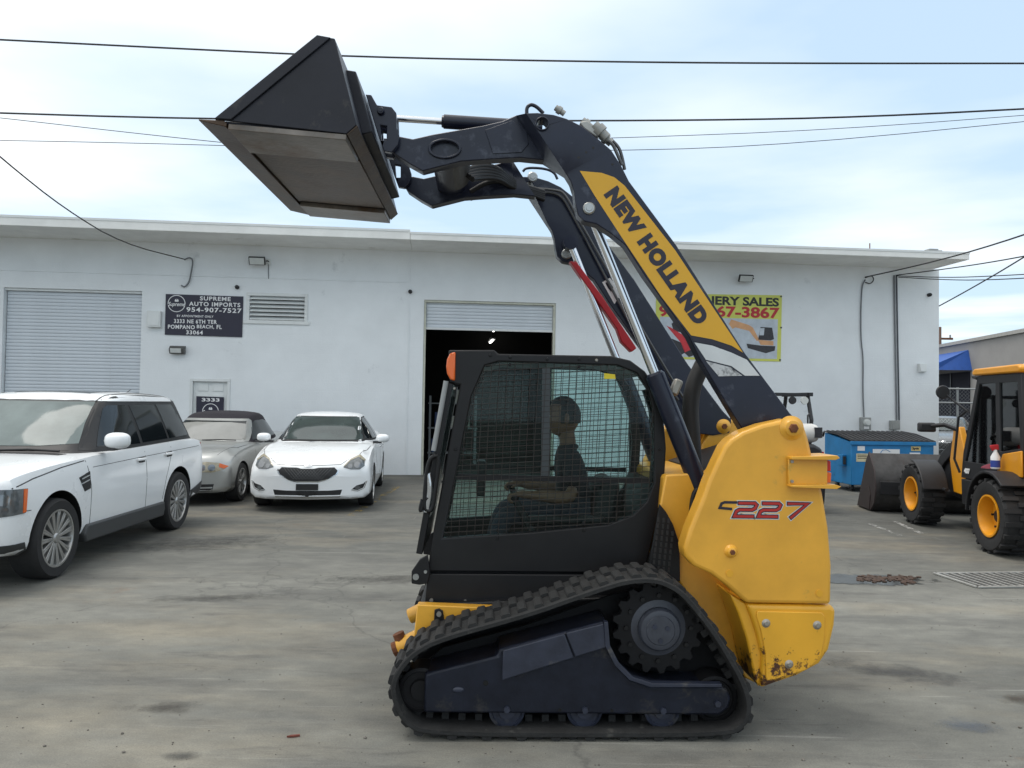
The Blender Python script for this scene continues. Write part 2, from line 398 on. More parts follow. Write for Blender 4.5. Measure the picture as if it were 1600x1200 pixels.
# roof slabs with deep overhang; the left one sits a little higher and further out
ov = 1.25
zfl = WF.uz(300, 353.5, -ov)[1]; zfr = WF.uz(1000, 391, -ov)[1]
x_seam = WF.uz(641, 370, -ov)[0]; xr_tip = WF.uz(1515, 402, -ov)[0]
for nm, a, b, top in (('roof_slab', sL-0.4, x_seam, 0.20), ('roof_slab', x_seam+0.004, xr_tip, 0.155)):
    zb = zs
    wbm = MB().prism([(-ov, zb+0.0), (-ov, zb+top), (14.4, zb+top+0.35), (14.4, zb+0.0)], a, b, axis='x')
    ro = wbm.build(nm, M_['roof_white'], warehouse, bevel=0.012)
    fl = MB().box2((a, -ov-0.012, zb+top-0.035), (b, -ov-0.002, zb+top+0.012)); fl.build('drip_edge', M_['grey_metal'] if 0 else M_['trim'], ro)
# string-course line (a shallow scored joint with a lip)
zc = wp(400, 434)[1]
MB().box2((sL, -0.012, zc-0.012), (wp(640, 440)[0], -0.002, zc+0.012)).build('string_course', M_['wall'], warehouse, bevel=0.004)
MB().box2((wp(640, 440)[0]-0.01, -0.014, 0), (wp(640, 440)[0]+0.012, -0.002, zs)).build('expansion_joint', M_['wall'], warehouse)
# roller shutters built of interlocking slats
def shutter(name, a, b, z0, z1, pitch, depth, parent):
    root = MB().box2((a+0.01, depth+0.03, z0), (b-0.01, depth+0.05, z1)).build(name, M_['shutter'], parent)
    sm = MB().prism([(0, 0), (-0.008, 0.18*pitch), (-0.011, 0.55*pitch), (-0.008, 0.88*pitch), (0.0, 0.93*pitch), (0.012, 0.9*pitch), (0.012, 0)], a+0.02, b-0.02, axis='x')
    me = sm.mesh('slat'); me.materials.append(M_['shutter'])
    n = int((z1-z0)/pitch)
    for i in range(n):
        o = bpy.data.objects.new('slat', me); COL.objects.link(o); o.parent = root; o.location = (0, depth+0.014, z0+i*pitch)
    return root
a, b, z0, z1 = OPEN['garage']; shutter('roller_door', a, b, 0.02, z1, 0.0745, 0.12, warehouse)
MB().box2((a, 0.05, z1-0.05), (b, 0.2, z1-0.003)).build('door_header', M_['trim'], warehouse)
a, b, z0, z1 = OPEN['bay']; zk = wp(765, 513)[1]
rb = shutter('roller_door', a+0.04, b-0.04, zk, z1-0.04, 0.0745, 0.10, warehouse)
MB().box2((a+0.04, 0.085, zk-0.05), (b-0.04, 0.13, zk-0.002)).build('bottom_bar', M_['trim'], rb)
cream = mat('cream_jamb_paint', (0.55, 0.55, 0.46), 0.7)
for q in (a+0.002, b-0.05): MB().box2((q, 0.03, 0.002), (q+0.048, 0.2, z1-0.05)).build('door_guide', cream, warehouse, bevel=0.004)
MB().box2((a+0.002, 0.03, z1-0.046), (b-0.002, 0.2, z1-0.003)).build('door_header', cream, warehouse)
# dim room behind the open bay
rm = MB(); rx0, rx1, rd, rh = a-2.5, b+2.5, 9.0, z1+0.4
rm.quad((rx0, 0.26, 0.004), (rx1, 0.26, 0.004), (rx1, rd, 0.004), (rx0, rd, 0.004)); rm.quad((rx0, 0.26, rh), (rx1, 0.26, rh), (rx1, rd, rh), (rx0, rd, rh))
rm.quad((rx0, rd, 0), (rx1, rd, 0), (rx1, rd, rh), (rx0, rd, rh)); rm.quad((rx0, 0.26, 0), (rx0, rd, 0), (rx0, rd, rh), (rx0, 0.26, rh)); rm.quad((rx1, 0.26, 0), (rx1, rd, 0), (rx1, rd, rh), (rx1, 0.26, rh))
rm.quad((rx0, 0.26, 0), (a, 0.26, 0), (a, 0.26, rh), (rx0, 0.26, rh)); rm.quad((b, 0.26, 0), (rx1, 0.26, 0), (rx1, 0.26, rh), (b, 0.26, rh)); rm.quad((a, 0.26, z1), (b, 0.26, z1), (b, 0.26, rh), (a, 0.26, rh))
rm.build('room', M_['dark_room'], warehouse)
for (px, py, w, L_) in ((768, 533, 6.0, 1.2), (772, 516, 8.3, 0.6)):
    p = WF.at(px, py, w); lt = thing('strip_light', 'lit ceiling strip light inside the dark bay' if w < 7 else 'small lit ceiling lamp deep inside the dark bay', 'lamp', WF.world((p.x, p.y, p.z)), WF.yaw)
    MB().box((0, 0, 0.03), (0.16, L_+0.05, 0.04)).build('housing', M_['trim'], lt); MB().cyl((0, -L_/2, 0), (0, L_/2, 0), 0.03, 10).build('tube', M_['tube_light'], lt)
    MB().cyl((0, 0, 0.05), (0, 0, rh-p.z-0.002), 0.008, 6).build('hanger', M_['grey_metal'], lt)
sh = thing('storage_rack', 'dark storage rack with boxes inside the open bay', 'rack', WF.world((a+0.75, 3.2, 0.004)), WF.yaw)
for sx in (-0.6, 0.6):
    for sy in (-0.25, 0.25): MB().box((sx, sy, 0.9), (0.05, 0.05, 1.8)).build('post', M_['grey_metal'], sh)
for z in (0.3, 0.95, 1.6): MB().box((0, 0, z), (1.3, 0.6, 0.03)).build('shelf', M_['grey_metal'], sh)
bxm = mat('faded_blue_box', (0.08, 0.12, 0.25), 0.7)
for (x, z, w_, h_, mm) in ((-0.35, 0.32, 0.4, 0.35, bxm), (0.2, 0.97, 0.5, 0.3, cream), (-0.3, 0.97, 0.35, 0.4, bxm), (0.1, 1.62, 0.6, 0.35, cream)):
    tag(MB().box((0, 0, h_/2), (w_, 0.4, h_)).build('storage_box', mm, None, bevel=0.008, loc=WF.world((a+0.75+x, 3.2, z+0.002))), '%s box on the dark rack, %s' % ('blue' if mm is bxm else 'cream', 'on its lowest shelf' if z < 0.5 else 'on its top shelf' if z > 1.5 else 'on its middle shelf'), 'box').rotation_euler = (0, 0, WF.yaw)
# louvred vent
a, b, z0, z1 = OPEN['vent']
vt = MB().box2((a-0.07, -0.025, z1), (b+0.07, 0.02, z1+0.07)).box2((a-0.12, -0.035, z0-0.08), (b+0.12, 0.02, z0)).box2((a-0.07, -0.025, z0+0.001), (a, 0.02, z1-0.001)).box2((b, -0.025, z0+0.001), (b+0.07, 0.02, z1-0.001)).build('vent_frame', M_['trim'], warehouse, bevel=0.004)
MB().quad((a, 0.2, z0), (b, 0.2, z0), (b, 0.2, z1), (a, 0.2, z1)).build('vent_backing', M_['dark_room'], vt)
nsl = 6; dz = (z1-z0)/nsl
sm = MB().prism([(-0.02, 0.0), (-0.02, 0.012), (0.09, dz*0.95), (0.09, dz*0.95-0.012)], a+0.004, b-0.004, axis='x').mesh('louvre_slat'); sm.materials.append(M_['trim'])
for i in range(nsl):
    o = bpy.data.objects.new('louvre_slat', sm); COL.objects.link(o); o.parent = vt; o.location = (0, 0, z0+i*dz+0.01)
# panelled personnel door with frame
a, b, z0, z1 = OPEN['door']
fr = MB().box2((a+0.002, -0.02, 0.004), (a+0.06, 0.12, z1-0.062)).box2((b-0.06, -0.02, 0.004), (b-0.002, 0.12, z1-0.062)).box2((a+0.002, -0.02, z1-0.06), (b-0.002, 0.12, z1-0.002)).build('door_frame', M_['trim'], warehouse, bevel=0.004)
dr = MB().box2((a+0.063, 0.05, 0.01), (b-0.063, 0.09, z1-0.064)).build('door', M_['trim'], warehouse)
wd = (b-a-0.126)
for cx in (0.28, 0.72):
    for (q0, q1) in ((0.87, 0.95), (0.50, 0.83), (0.08, 0.44)):
        x = a+0.063+wd*cx; MB().box2((x-wd*0.15, 0.036, q0*z1), (x+wd*0.15, 0.049, q1*z1)).build('panel', M_['trim'], dr, bevel=0.008)
MB().cyl((b-0.13, 0.0, 1.0), (b-0.13, 0.049, 1.0), 0.025, 12).build('handle', M_['grey_metal'], dr)

# ================================================================== COMPACT TRACK LOADER
LF = Frame(G(895, 1160), R(2.0)); YC = 0.86
loader = thing('compact_track_loader', 'yellow and black compact track loader with raised lift arms and tilted bucket', 'track loader', LF.o, LF.yaw)
m_yel = mat('machine_yellow', (0.75, 0.38, 0.038), 0.36, var=0.13, scale=3.0, coat=0.15, stain=((0.50, 0.30, 0.05), 0.1, 4.0))
m_yel_rust = mat('machine_yellow_chipped', (0.75, 0.38, 0.024), 0.36, var=0.10, scale=3.0, coat=0.15)
def rusty_bottom(m, z_hi, z_lo):
    """Chipped paint and rust, thickest where the casting has been scraped low down."""
    t = m.node_tree; b = t.nodes['Principled BSDF']; L = t.links.new; src = b.inputs['Base Color'].links[0].from_socket
    co = t.nodes.new('ShaderNodeTexCoord'); sp = t.nodes.new('ShaderNodeSeparateXYZ'); L(co.outputs['Object'], sp.inputs[0])
    mr = t.nodes.new('ShaderNodeMapRange'); mr.inputs[1].default_value = z_hi; mr.inputs[2].default_value = z_lo; L(sp.outputs[2], mr.inputs[0])
    n = t.nodes.new('ShaderNodeTexNoise'); n.inputs['Scale'].default_value = 16; n.inputs['Detail'].default_value = 9; n.inputs['Roughness'].default_value = 0.72; L(co.outputs['Object'], n.inputs['Vector'])
    a = t.nodes.new('ShaderNodeMath'); a.operation = 'MULTIPLY_ADD'; a.inputs[1].default_value = 0.30; L(mr.outputs[0], a.inputs[0]); L(n.outputs['Fac'], a.inputs[2])
    r = t.nodes.new('ShaderNodeValToRGB'); r.color_ramp.elements[0].position = 0.71; r.color_ramp.elements[1].position = 0.78; L(a.outputs[0], r.inputs[0])
    mi = t.nodes.new('ShaderNodeMixRGB'); mi.inputs[2].default_value = (0.07, 0.025, 0.012, 1); L(r.outputs[0], mi.inputs[0]); L(src, mi.inputs[1]); L(mi.outputs[0], b.inputs['Base Color'])
m_navy = mat('navy_arm_paint', (0.010, 0.013, 0.028), 0.30, spec=0.4, var=0.25, scale=3.0, coat=0.1, stain=((0.045, 0.052, 0.075), 0.28, 8.0))
m_blk = mat('cab_black', (0.011, 0.011, 0.012), 0.40, spec=0.32, var=0.2, scale=4.0, bump=0.05, bscale=250)
m_frame = mat('undercarriage_blue_black', (0.026, 0.031, 0.050), 0.36, var=0.25, scale=9.0, bump=0.12, bscale=45, stain=((0.085, 0.082, 0.078), 0.30, 6.0))
m_spr = mat('black_steel_and_shade', (0.008, 0.008, 0.009), 0.65, spec=0.3, var=0.3)  # black steel, also the painted shade behind the sprocket
m_rub = mat('track_rubber', (0.017, 0.017, 0.017), 0.78, var=0.35, scale=11.0, bump=0.35, bscale=50, stain=((0.060, 0.058, 0.053), 0.22, 9.0))
m_chrome = mat('chrome_rod', (0.72, 0.73, 0.75), 0.12, metal=1.0, var=0.03)
m_red = mat('red_lock_paint', (0.35, 0.006, 0.012), 0.4, var=0.15)
m_steel = mat('scraped_bucket_steel', (0.085, 0.060, 0.042), 0.40, metal=0.5, var=0.5, scale=5.0, bump=0.15, bscale=40, stain=((0.060, 0.030, 0.013), 0.6, 2.2))
m_strip = mat('worn_bright_steel', (0.17, 0.15, 0.13), 0.34, metal=0.5, var=0.5, scale=4.0, bump=0.12, bscale=40, stain=((0.11, 0.062, 0.030), 0.6, 1.8))
m_bucket = mat('bucket_black', (0.012, 0.013, 0.020), 0.42, spec=0.35, var=0.3, scale=3.0, bump=0.08, bscale=30, stain=((0.050, 0.045, 0.042), 0.32, 5.0))
m_pin = mat('pin_steel', (0.42, 0.43, 0.42), 0.35, metal=0.8)
m_amber = mat('amber_lens', (0.75, 0.13, 0.01), 0.25, var=0.05, coat=0.4)
m_redlens = mat('red_lens', (0.55, 0.015, 0.01), 0.25, var=0.05, coat=0.4)
m_decal_y = mat('yellow_decal', (0.66, 0.35, 0.005), 0.35, var=0.03, coat=0.2)
m_decal_w = mat('pale_decal', (0.58, 0.61, 0.62), 0.35, var=0.08, stain=((0.30, 0.31, 0.32), 0.1, 12))
m_decal_k = mat('worn_black_decal', (0.50, 0.52, 0.53), 0.4, var=0.1, stain=((0.02, 0.02, 0.022), 0.62, 16))
m_ink = mat('dark_lettering', (0.016, 0.014, 0.028), 0.4)
m_redink = mat('red_lettering', (0.42, 0.02, 0.015), 0.4)
m_glass = glass('cab_glass', (0.80, 0.89, 0.88), 0.08)
m_wire = mat('guard_wire', (0.022, 0.018, 0.016), 0.5)
m_seat = mat('black_vinyl', (0.02, 0.02, 0.022), 0.6)
U = LF.uz
def pl(pts, w): return LF.poly(pts, w)
def mk(name, pts, w0, w1, m, parent=loader, bevel=0.006, holes=(), wt=None):
    """Outline traced on the plane w (default w0) and given real thickness w0..w1."""
    w = w0 if wt is None else wt
    return MB().prism(pl(pts, w), w0, w1, [pl(h, w) for h in holes]).build(name, m, parent, bevel=bevel)
def circ(cx, cy, r, ry=None, n=28): return ring_pts(cx, cy, r, ry, n)

# ---- rubber tracks
out_px = [(603,1084),(605,1061),(617,1038),(640,1013),(681,990),(819,952),(895,925),(960,903),(986,898),(1013,896),(1040,900),(1070,916),(1093,941),(1124,981),(1150,1023),(1173,1065),(1182,1099),(1179,1126),(1166,1145),(1140,1159),(933,1161),(666,1158),(632,1143),(613,1118)]
op = chaikin(pl(out_px, 0.0), 2)
op = [(x, max(z, 0.0)) for x, z in op]
def resample(p, n):
    P = [Vector(q) for q in p]; L = [0]
    for i in range(len(P)): L.append(L[-1]+(P[(i+1) % len(P)]-P[i]).length)
    res = []; k = 0
    for j in range(n):
        t = L[-1]*j/n
        while L[k+1] < t: k += 1
        f = (t-L[k])/max(1e-9, L[k+1]-L[k]); res.append(P[k].lerp(P[(k+1) % len(P)], f))
    return res, L[-1]
rs, per = resample(op, 208)
area = sum(rs[i].x*rs[i-1].y-rs[i-1].x*rs[i].y for i in range(len(rs)))
sgn = 1 if area < 0 else -1
def nrm2(i):
    d = rs[(i+2) % 208]-rs[i-2]; d.normalize(); return Vector((d.y, -d.x))*sgn
tb = MB(); TW = 0.32; ringv = []
for i in range(208):
    n = nrm2(i); a = rs[i]-n*0.020; b = rs[i]-n*0.048
    sec = [(a, 0.006), (a, TW-0.006), (a-n*0.006, TW), (b+n*0.004, TW), (b, TW-0.02), (b, 0.02), (b+n*0.004, 0.0), (a-n*0.006, 0.0)]
    ringv.append([tb.bm.verts.new((q.x, w, q.y)) for q, w in sec])
for i in range(208):
    q0, q1 = ringv[i], ringv[(i+1) % 208]
    for k in range(8): tb.bm.faces.new((q0[k], q0[(k+1) % 8], q1[(k+1) % 8], q1[k]))
track = tb.build('rubber_track', m_rub, loader, smooth=40)
gt = MB()
for i in range(0, 208, 4):
    n = nrm2(i); c = rs[i]-n*0.064; ang = math.atan2(n.y, n.x)
    gt.box((c.x, TW/2, c.y), (0.034, 0.06, 0.035), Matrix.Rotation(-ang, 3, 'Y'))
guide = gt.build('guide_lug_row', m_rub, track); guide['kind'] = 'stuff'
lug = MB().prism([(-0.004, -0.027), (0.013, -0.021), (0.017, -0.014), (0.017, 0.015), (0.013, 0.022), (-0.004, 0.027)], 0.0, 0.135).mesh('tread_lug'); lug.materials.append(m_rub)
tracks = [track]
def add_lugs(tr, dy, flip):
    for j in range(104):
        i = j*2; n = nrm2(i); c = rs[i]-n*0.020; o = bpy.data.objects.new('tread_lug', lug); COL.objects.link(o); o.parent = tr
        w = 0.008 if (j % 2) else TW-0.143
        if (j//2) % 2: w += 0.018 if (j % 2) else -0.018
        o.location = (c.x, dy+w, c.y); o.rotation_euler = (0, -math.atan2(n.y, n.x), 0)
add_lugs(track, 0.0, 1)
# ---- undercarriage: frame plate, rollers, idlers, sprocket
fpx = [(664,1053),(777,1025),(779,1015),(948,970),(950,1008),(964,1038),(986,1061),(1017,1072),(1129,1073),(1138,1079),(1142,1092),(1139,1107),(1124,1118),(662,1114)]
tf = mk('track_frame', fpx, 0.045, 0.27, m_frame, bevel=0.012)
mk('frame_lip', [(786,1016),(882,990),(897,1028),(784,1064)], 0.030, 0.044, m_frame, tf, 0.006)
mk('frame_lip', [(884,989),(944,974),(948,1012),(899,1027)], 0.026, 0.044, m_frame, tf, 0.006)
mk('curved_flange', [(944,972),(950,972),(953,1008),(967,1036),(989,1058),(1020,1068),(1128,1069),(1128,1074),(1017,1074),(984,1063),(961,1040),(946,1010)], 0.018, 0.06, m_frame, tf, 0.002)
for (x, y, r) in ((759, 1067, 4), (875, 1109, 2.5), (956, 1110, 2.5)):
    u, z = U(x, y, 0.044); MB().cyl((u, 0.040, z), (u, 0.06, z), r*0.0032, 14).build('bolt_hole', m_blk, tf)
u, z = U(716, 1078, 0.044); MB().sphere((u, 0.046, z), 0.03, 14, (1.0, 0.35, 0.5)).build('cast_boss', m_frame, tf, smooth=60)
for (x, y) in ((792, 1108), (914, 1109), (1036, 1110), (1121, 1099)):
    u, z = U(x, y, 0.044); MB().cyl((u, 0.030, z), (u, 0.06, z), 0.016, 6).build('axle_bolt', m_pin if 0 else m_frame, tf)
def wheel_disc(name, px, py, w, rpx, y0, y1, m, parent, k=3.19e-3):
    u, z = U(px, py, w); r = rpx*k
    return MB().lathe([(0.0, y0-0.004), (r*0.45, y0-0.004), (r*0.5, y0+0.012), (r*0.8, y0+0.012), (r*0.86, y0), (r, y0+0.006), (r, y1-0.006), (r*0.8, y1), (0, y1)], (u, 0, z), 'y', 36).build(name, m, parent, smooth=35)
for x in (792, 914, 1036): wheel_disc('bottom_roller', x, 1112, 0.06, 28, 0.07, 0.25, m_frame, loader)
wheel_disc('front_idler', 657, 1080, 0.08, 34, 0.09, 0.25, m_spr, loader)
wheel_disc('rear_idler', 1118, 1094, 0.10, 36, 0.11, 0.25, m_spr, loader)
u, z = U(1034, 988, 0.05); sprp = []
for k in range(34):
    a_ = 2*math.pi*k/34; r_ = 0.205 if k % 2 else 0.235
    for da in (-0.055, 0.055): sprp.append((u+(r_)*math.cos(a_+da), z+r_*math.sin(a_+da)))
mk('track_shade_plate', [(650,1050),(690,1012),(820,977),(960,928),(1013,918),(1056,936),(1106,990),(1150,1070),(1158,1125),(640,1130),(628,1090)], 0.275, 0.30, m_spr, bevel=0.004)  # dark plate added to stand for the shadow within the track loop
spr = MB().prism(sprp, 0.13, 0.18).build('drive_sprocket', m_spr, loader, bevel=0.004)
MB().lathe([(0.0, 0.072), (0.070, 0.072), (0.074, 0.076), (0.082, 0.076), (0.098, 0.082), (0.108, 0.095), (0.108, 0.120), (0.14, 0.129), (0, 0.129)], (u, 0, z), 'y', 40).build('final_drive_hub', mat('hub_grey_blue', (0.045, 0.05, 0.065), 0.4, var=0.2, scale=12, bump=0.1), spr, smooth=30)
for k in range(12):
    a_ = 2*math.pi*k/12; MB().cyl((u+0.165*math.cos(a_), 0.118, z+0.165*math.sin(a_)), (u+0.165*math.cos(a_), 0.132, z+0.165*math.sin(a_)), 0.012, 6).build('sprocket_bolt', m_blk, spr)
for (dx, dz) in ((-0.03, 0.02), (0.034, 0.012), (0.0, -0.05)):
    MB().cyl((u+dx, 0.067, z+dz), (u+dx, 0.073, z+dz), 0.012, 10).build('hub_plug', m_frame, spr)
far_track = mirror_copy(track, loader, YC); fg = mirror_copy(guide, far_track, YC); add_lugs(far_track, 2*YC-TW, -1)
for o in [c for c in loader.children if c.name.split('.')[0] in ('track_frame', 'bottom_roller', 'front_idler', 'rear_idler', 'drive_sprocket')]: mirror_copy(o, loader, YC)

# ---- chassis, lower plates
mk('chassis', [(655,944),(1060,930),(1100,800),(1165,930),(1185,1060),(1100,1064),(645,1040)], 0.40, 2*YC-0.40, m_blk, bevel=0.01)  # chassis coloured black for the shadow between belt and frame
lp = mk('lower_side_plate', [(668,897),(1012,899),(1012,952),(815,949),(664,942)], 0.455, 0.475, m_blk, bevel=0.004)
for x, y in ((674, 938), (727, 940), (773, 941)):
    u, z = U(x, y, 0.45); MB().cyl((u, 0.444, z), (u, 0.456, z), 0.011, 8).build('bolt', M_['bolt'], lp)
mirror_copy(lp, loader, YC)
fb = mk('front_bracket', [(668,868),(672,895),(668,912),(655,914),(643,912),(643,893),(656,874)], 0.44, 0.47, m_blk, bevel=0.004)
for x, y, r in ((650, 901, 0.017), (665, 893, 0.009)):
    u, z = U(x, y, 0.44); MB().cyl((u, 0.428, z), (u, 0.441, z), r, 12).build('bolt', m_pin, fb)
mirror_copy(fb, loader, YC)
sp_ = mk('front_yellow_plate', [(652,945),(818,952),(818,958),(700,988),(642,1008),(646,1000)], 0.33, 0.40, m_yel, bevel=0.005); mirror_copy(sp_, loader, YC)
tg = mk('tie_down_lug', [(679,953),(686,951),(692,955),(696,980),(693,1000),(676,1000)], 0.315, 0.329, m_blk, bevel=0.003)
u, z = U(686, 959, 0.315); MB().cyl((u, 0.300, z), (u, 0.316, z), 0.013, 12).build('bolt', M_['bolt'], tg)
for (x0, y0, x1, y1, wq) in ((655, 998, 622, 1012, 0.55),):
    a_ = LF.at(x0, y0, wq); b_ = LF.at(x1, y1, wq); o = MB().tube([a_, b_], [0.055, 0.047], 14).build('front_hook', m_yel, loader, bevel=0.006)
    d_ = (b_-a_).normalized(); up_ = Vector((-d_.z, 0, d_.x)); up_ = up_ if up_.z > 0 else -up_
    MB().tube([b_-d_*0.03+up_*0.03, b_-d_*0.03+up_*0.075], 0.032, 10).build('rusty_pin_head', M_['rust'], o); MB().tube([b_, b_+d_*0.028], 0.04, 10).build('rusty_end_cap', M_['rust'], o)
    mirror_copy(o, loader, YC)

# ---- rear tower, side panel, bumper
mk('body_side', [(1040,742),(1100,738),(1140,690),(1180,720),(1200,960),(1186,1070),(1165,1060),(1058,905),(1010,905)], 0.37, 0.40, m_yel, bevel=0.01)
mirror_copy(loader.children[-1], loader, YC)
pan_px = [(1096,782),(1077,828),(1069,855),(1071,870),(1084,885),(1111,897),(1134,914),(1153,931),(1167,943),(1299,945),(1300,885),(1295,824),(1286,770),(1270,713),(1264,686),(1257,664),(1245,656),(1230,655),(1192,663),(1161,674),(1142,686),(1132,697),(1119,724),(1107,751)]
panel = MB().prism(pl(pan_px, 0.06), 0.06, 0.20).build('tower_side_panel', m_yel, loader, bevel=0.02, seg=3)
mirror_copy(panel, loader, YC)
for (x, y, r0) in ((1238, 669, 0.062), (1143, 862, 0.034)):
    u, z = U(x, y, 0.05); bo = MB().lathe([(0.0, 0.036), (r0*0.45, 0.036), (r0*0.62, 0.040), (r0*0.66, 0.046), (r0, 0.058), (r0, 0.075)], (u, 0, z), 'y', 28).build('pivot_boss', m_yel, panel, smooth=40)
    MB().lathe([(0.0, 0.022), (r0*0.34, 0.022), (r0*0.4, 0.030), (r0*0.4, 0.04)], (u, 0, z), 'y', 6).build('bolt', M_['rust'], panel)
for (x, y, r_) in ((1140, 896, 0.018), (1280, 927, 0.018)):
    u, z = U(x, y, 0.06); MB().cyl((u, 0.0565, z), (u, 0.062, z), r_, 18).build('plug', m_yel_rust, panel)
# inner twin plate of the towers and the cross body between them
tw = mk('far_tower_top', [(1092,740),(1097,697),(1111,670),(1123,657),(1136,653),(1149,658),(1157,674),(1160,740)], 1.40, 1.50, m_yel, bevel=0.012)
u, z = U(1130, 666, 1.40); MB().lathe([(0, 1.372), (0.026, 1.372), (0.034, 1.378), (0.052, 1.392), (0.052, 1.41)], (u, 0, z), 'y', 26).build('pivot_boss', m_yel, tw, smooth=40); MB().lathe([(0, 1.360), (0.018, 1.360), (0.020, 1.375)], (u, 0, z), 'y', 6).build('bolt', M_['rust'], tw)
MB().prism(pl([(1045,745),(1110,742),(1180,752),(1290,800),(1285,930),(1240,1040),(1190,1055),(1060,900),(1040,800)], 0.3), 0.41, 2*YC-0.41).build('engine_body', m_yel, loader, bevel=0.02)
MB().prism(pl([(1105,740),(1262,690),(1282,780),(1180,775)], 0.35), 0.415, 2*YC-0.415).build('engine_hood', m_blk, loader, bevel=0.02)
bum_px = [(1167,944),(1299,946),(1307,952),(1305,977),(1296,1016),(1281,1038),(1245,1057),(1215,1067),(1188,1077),(1192,1027),(1184,993),(1175,965)]
rusty_bottom(m_yel_rust, 0.62, 0.22)
bum = MB().prism(pl(bum_px, 0.07), 0.07, 2*YC-0.07).build('rear_bumper', m_yel_rust, loader, bevel=0.022, seg=3)
mk('bumper_return', [(1142,929),(1167,944),(1176,965),(1185,993),(1193,1027),(1188,1076),(1180,1060),(1168,1000),(1155,960)], 0.10, 0.36, m_yel_rust, bum, 0.01, wt=0.09)
acc = mk('access_plate', [(1184,955),(1284,957),(1289,963),(1288,1000),(1283,1026),(1262,1046),(1225,1058),(1197,1065),(1196,1020),(1189,985),(1182,962)], 0.061, 0.075, m_yel_rust, bum, 0.004)
for x, y in ((1197, 974), (1277, 977), (1233, 1038)):
    u, z = U(x, y, 0.06); MB().lathe([(0, 0.050), (0.010, 0.050), (0.012, 0.054), (0.022, 0.0605), (0.022, 0.063)], (u, 0, z), 'y', 16).build('bolt', M_['bolt'], acc)
# louvred black side grille
lg = mk('side_grille', [(1031,788),(1041,800),(1052,820),(1062,850),(1063,909),(1010,897),(1020,850)], 0.345, 0.368, m_blk, bevel=0.003)
for r_ in range(9):
    for c_ in range(4):
        x = 1029+c_*8-r_*1.0; y = 812+r_*9.5+c_*1.0
        if x > 1056 or (c_ == 3 and r_ < 2): continue
        u, z = U(x, y, 0.34); MB().box((u, 0.3425, z), (0.012, 0.004, 0.024)).build('louvre_slot', M_['dark_room'], lg)
# tail lamp bracket on the panel
br = mk('lamp_bracket', [(1232,717),(1293,716),(1293,757),(1232,757)], 0.040, 0.055, m_yel, panel, 0.003)
mk('bracket_flange', [(1232,713),(1303,711),(1307,715),(1300,718),(1232,717)], 0.0, 0.20, m_yel, panel, 0.002, wt=0.04)
mk('bracket_flange', [(1232,757),(1300,756),(1309,759),(1302,763),(1232,760)], 0.0, 0.20, m_yel, panel, 0.002, wt=0.04)
mk('tail_lamp', [(1294,719),(1301,721),(1301,737),(1294,737)], 0.058, 0.19, m_redlens, panel, 0.004, wt=0.04)
mk('indicator_lamp', [(1294,738),(1302,739),(1301,755),(1294,755)], 0.058, 0.19, m_amber, panel, 0.004, wt=0.04)
for y in (721, 752):
    u, z = U(1237, y, 0.04); MB().cyl((u, 0.032, z), (u, 0.041, z), 0.008, 10).build('screw', M_['bolt'], panel)
# model lettering
u0, z0_ = U(1207, 797, 0.058)
def stroke_glyph(name, strokes, w, m, y, grow=0.0):
    """Slanted block numeral from polylines of even width."""
    b = MB()
    for pts in strokes:
        P = [Vector((u0+x*0.0305+z_*0.0165*0.42, z0_+z_*0.0165)) for x, z_ in pts]; hw = w/2+grow
        L_, R_ = [], []
        for k, p in enumerate(P):
            d0 = (P[k]-P[k-1]).normalized() if k else (P[1]-P[0]).normalized(); d1 = (P[k+1]-P[k]).normalized() if k < len(P)-1 else d0
            n = Vector((-(d0+d1).y, (d0+d1).x)).normalized(); q = hw/max(0.45, n.dot(Vector((-d0.y, d0.x)))); e = (d0*-1 if k == 0 else d1 if k == len(P)-1 else Vector((0, 0)))*(grow+0.004)
            L_.append(tuple(p+n*q+e)); R_.append(tuple(p-n*q+e))
        b.prism(L_+R_[::-1], y, y+0.0008)
    return b.build(name, m, panel)
two = [(0, 2), (2.6, 2), (3.0, 1.5), (3.0, 0.5), (2.6, 0), (0.5, 0), (0.1, -0.5), (0.1, -2), (3.2, -2)]; sev = [(0, 2), (3.2, 2), (1.4, -2.2)]
for dx, g_ in ((-6.0, two), (-2.0, two), (2.2, sev)):
    st_ = [[(x+dx, z_) for x, z_ in g_]]
    stroke_glyph('model_digit', st_, 0.0125, m_decal_w, 0.0590, 0.0085); stroke_glyph('model_digit', st_, 0.0125, m_ink, 0.0578, 0.0045); stroke_glyph('model_digit', st_, 0.0125, m_redink, 0.0566)
stroke_glyph('model_letter', [[(-6.5, 2.2), (-8.5, 2.2), (-8.9, 1.8), (-8.9, 0.5), (-6.9, 0.2)]], 0.013, m_ink, 0.0578)

# ---- lift arms: rear beam, elbow and the front part that steps inwards
WR, WI, TH = 0.24, 0.44, 0.09
rear_px = [(822,176.5),(840,176),(865,179),(885,185),(910,197),(935,217),(955,234),(970,257),(983,283),(1057,383),(1163,550),(1213,617),(1234,645),(1252,664),(1248,690),(1215,695),(1172,690),(1147,650),(1093,560),(1077,527),(1007,430),(977,383),(955,365),(932,350),(914,346),(903,336),(899,318),(897,300),(892,284),(884,271)]
front_px = [(612,216),(625,213),(645,217),(675,210),(755,196),(785,189),(806,180),(850,250),(812,246),(760,249),(720,252),(660,267),(640,256),(616,240),(609,228)]
ab = MB()
ab.prism(pl(rear_px, WR), WR, WR+TH, [pl(circ(847, 194, 8), WR)])
ab.prism(pl(front_px, WI), WI, WI+TH, [pl(circ(695, 233, 23, 13, 32), WI)])
s4 = [LF.at(806,180,WI), LF.at(822,176.5,WR), LF.at(884,271,WR), LF.at(850,250,WI)]
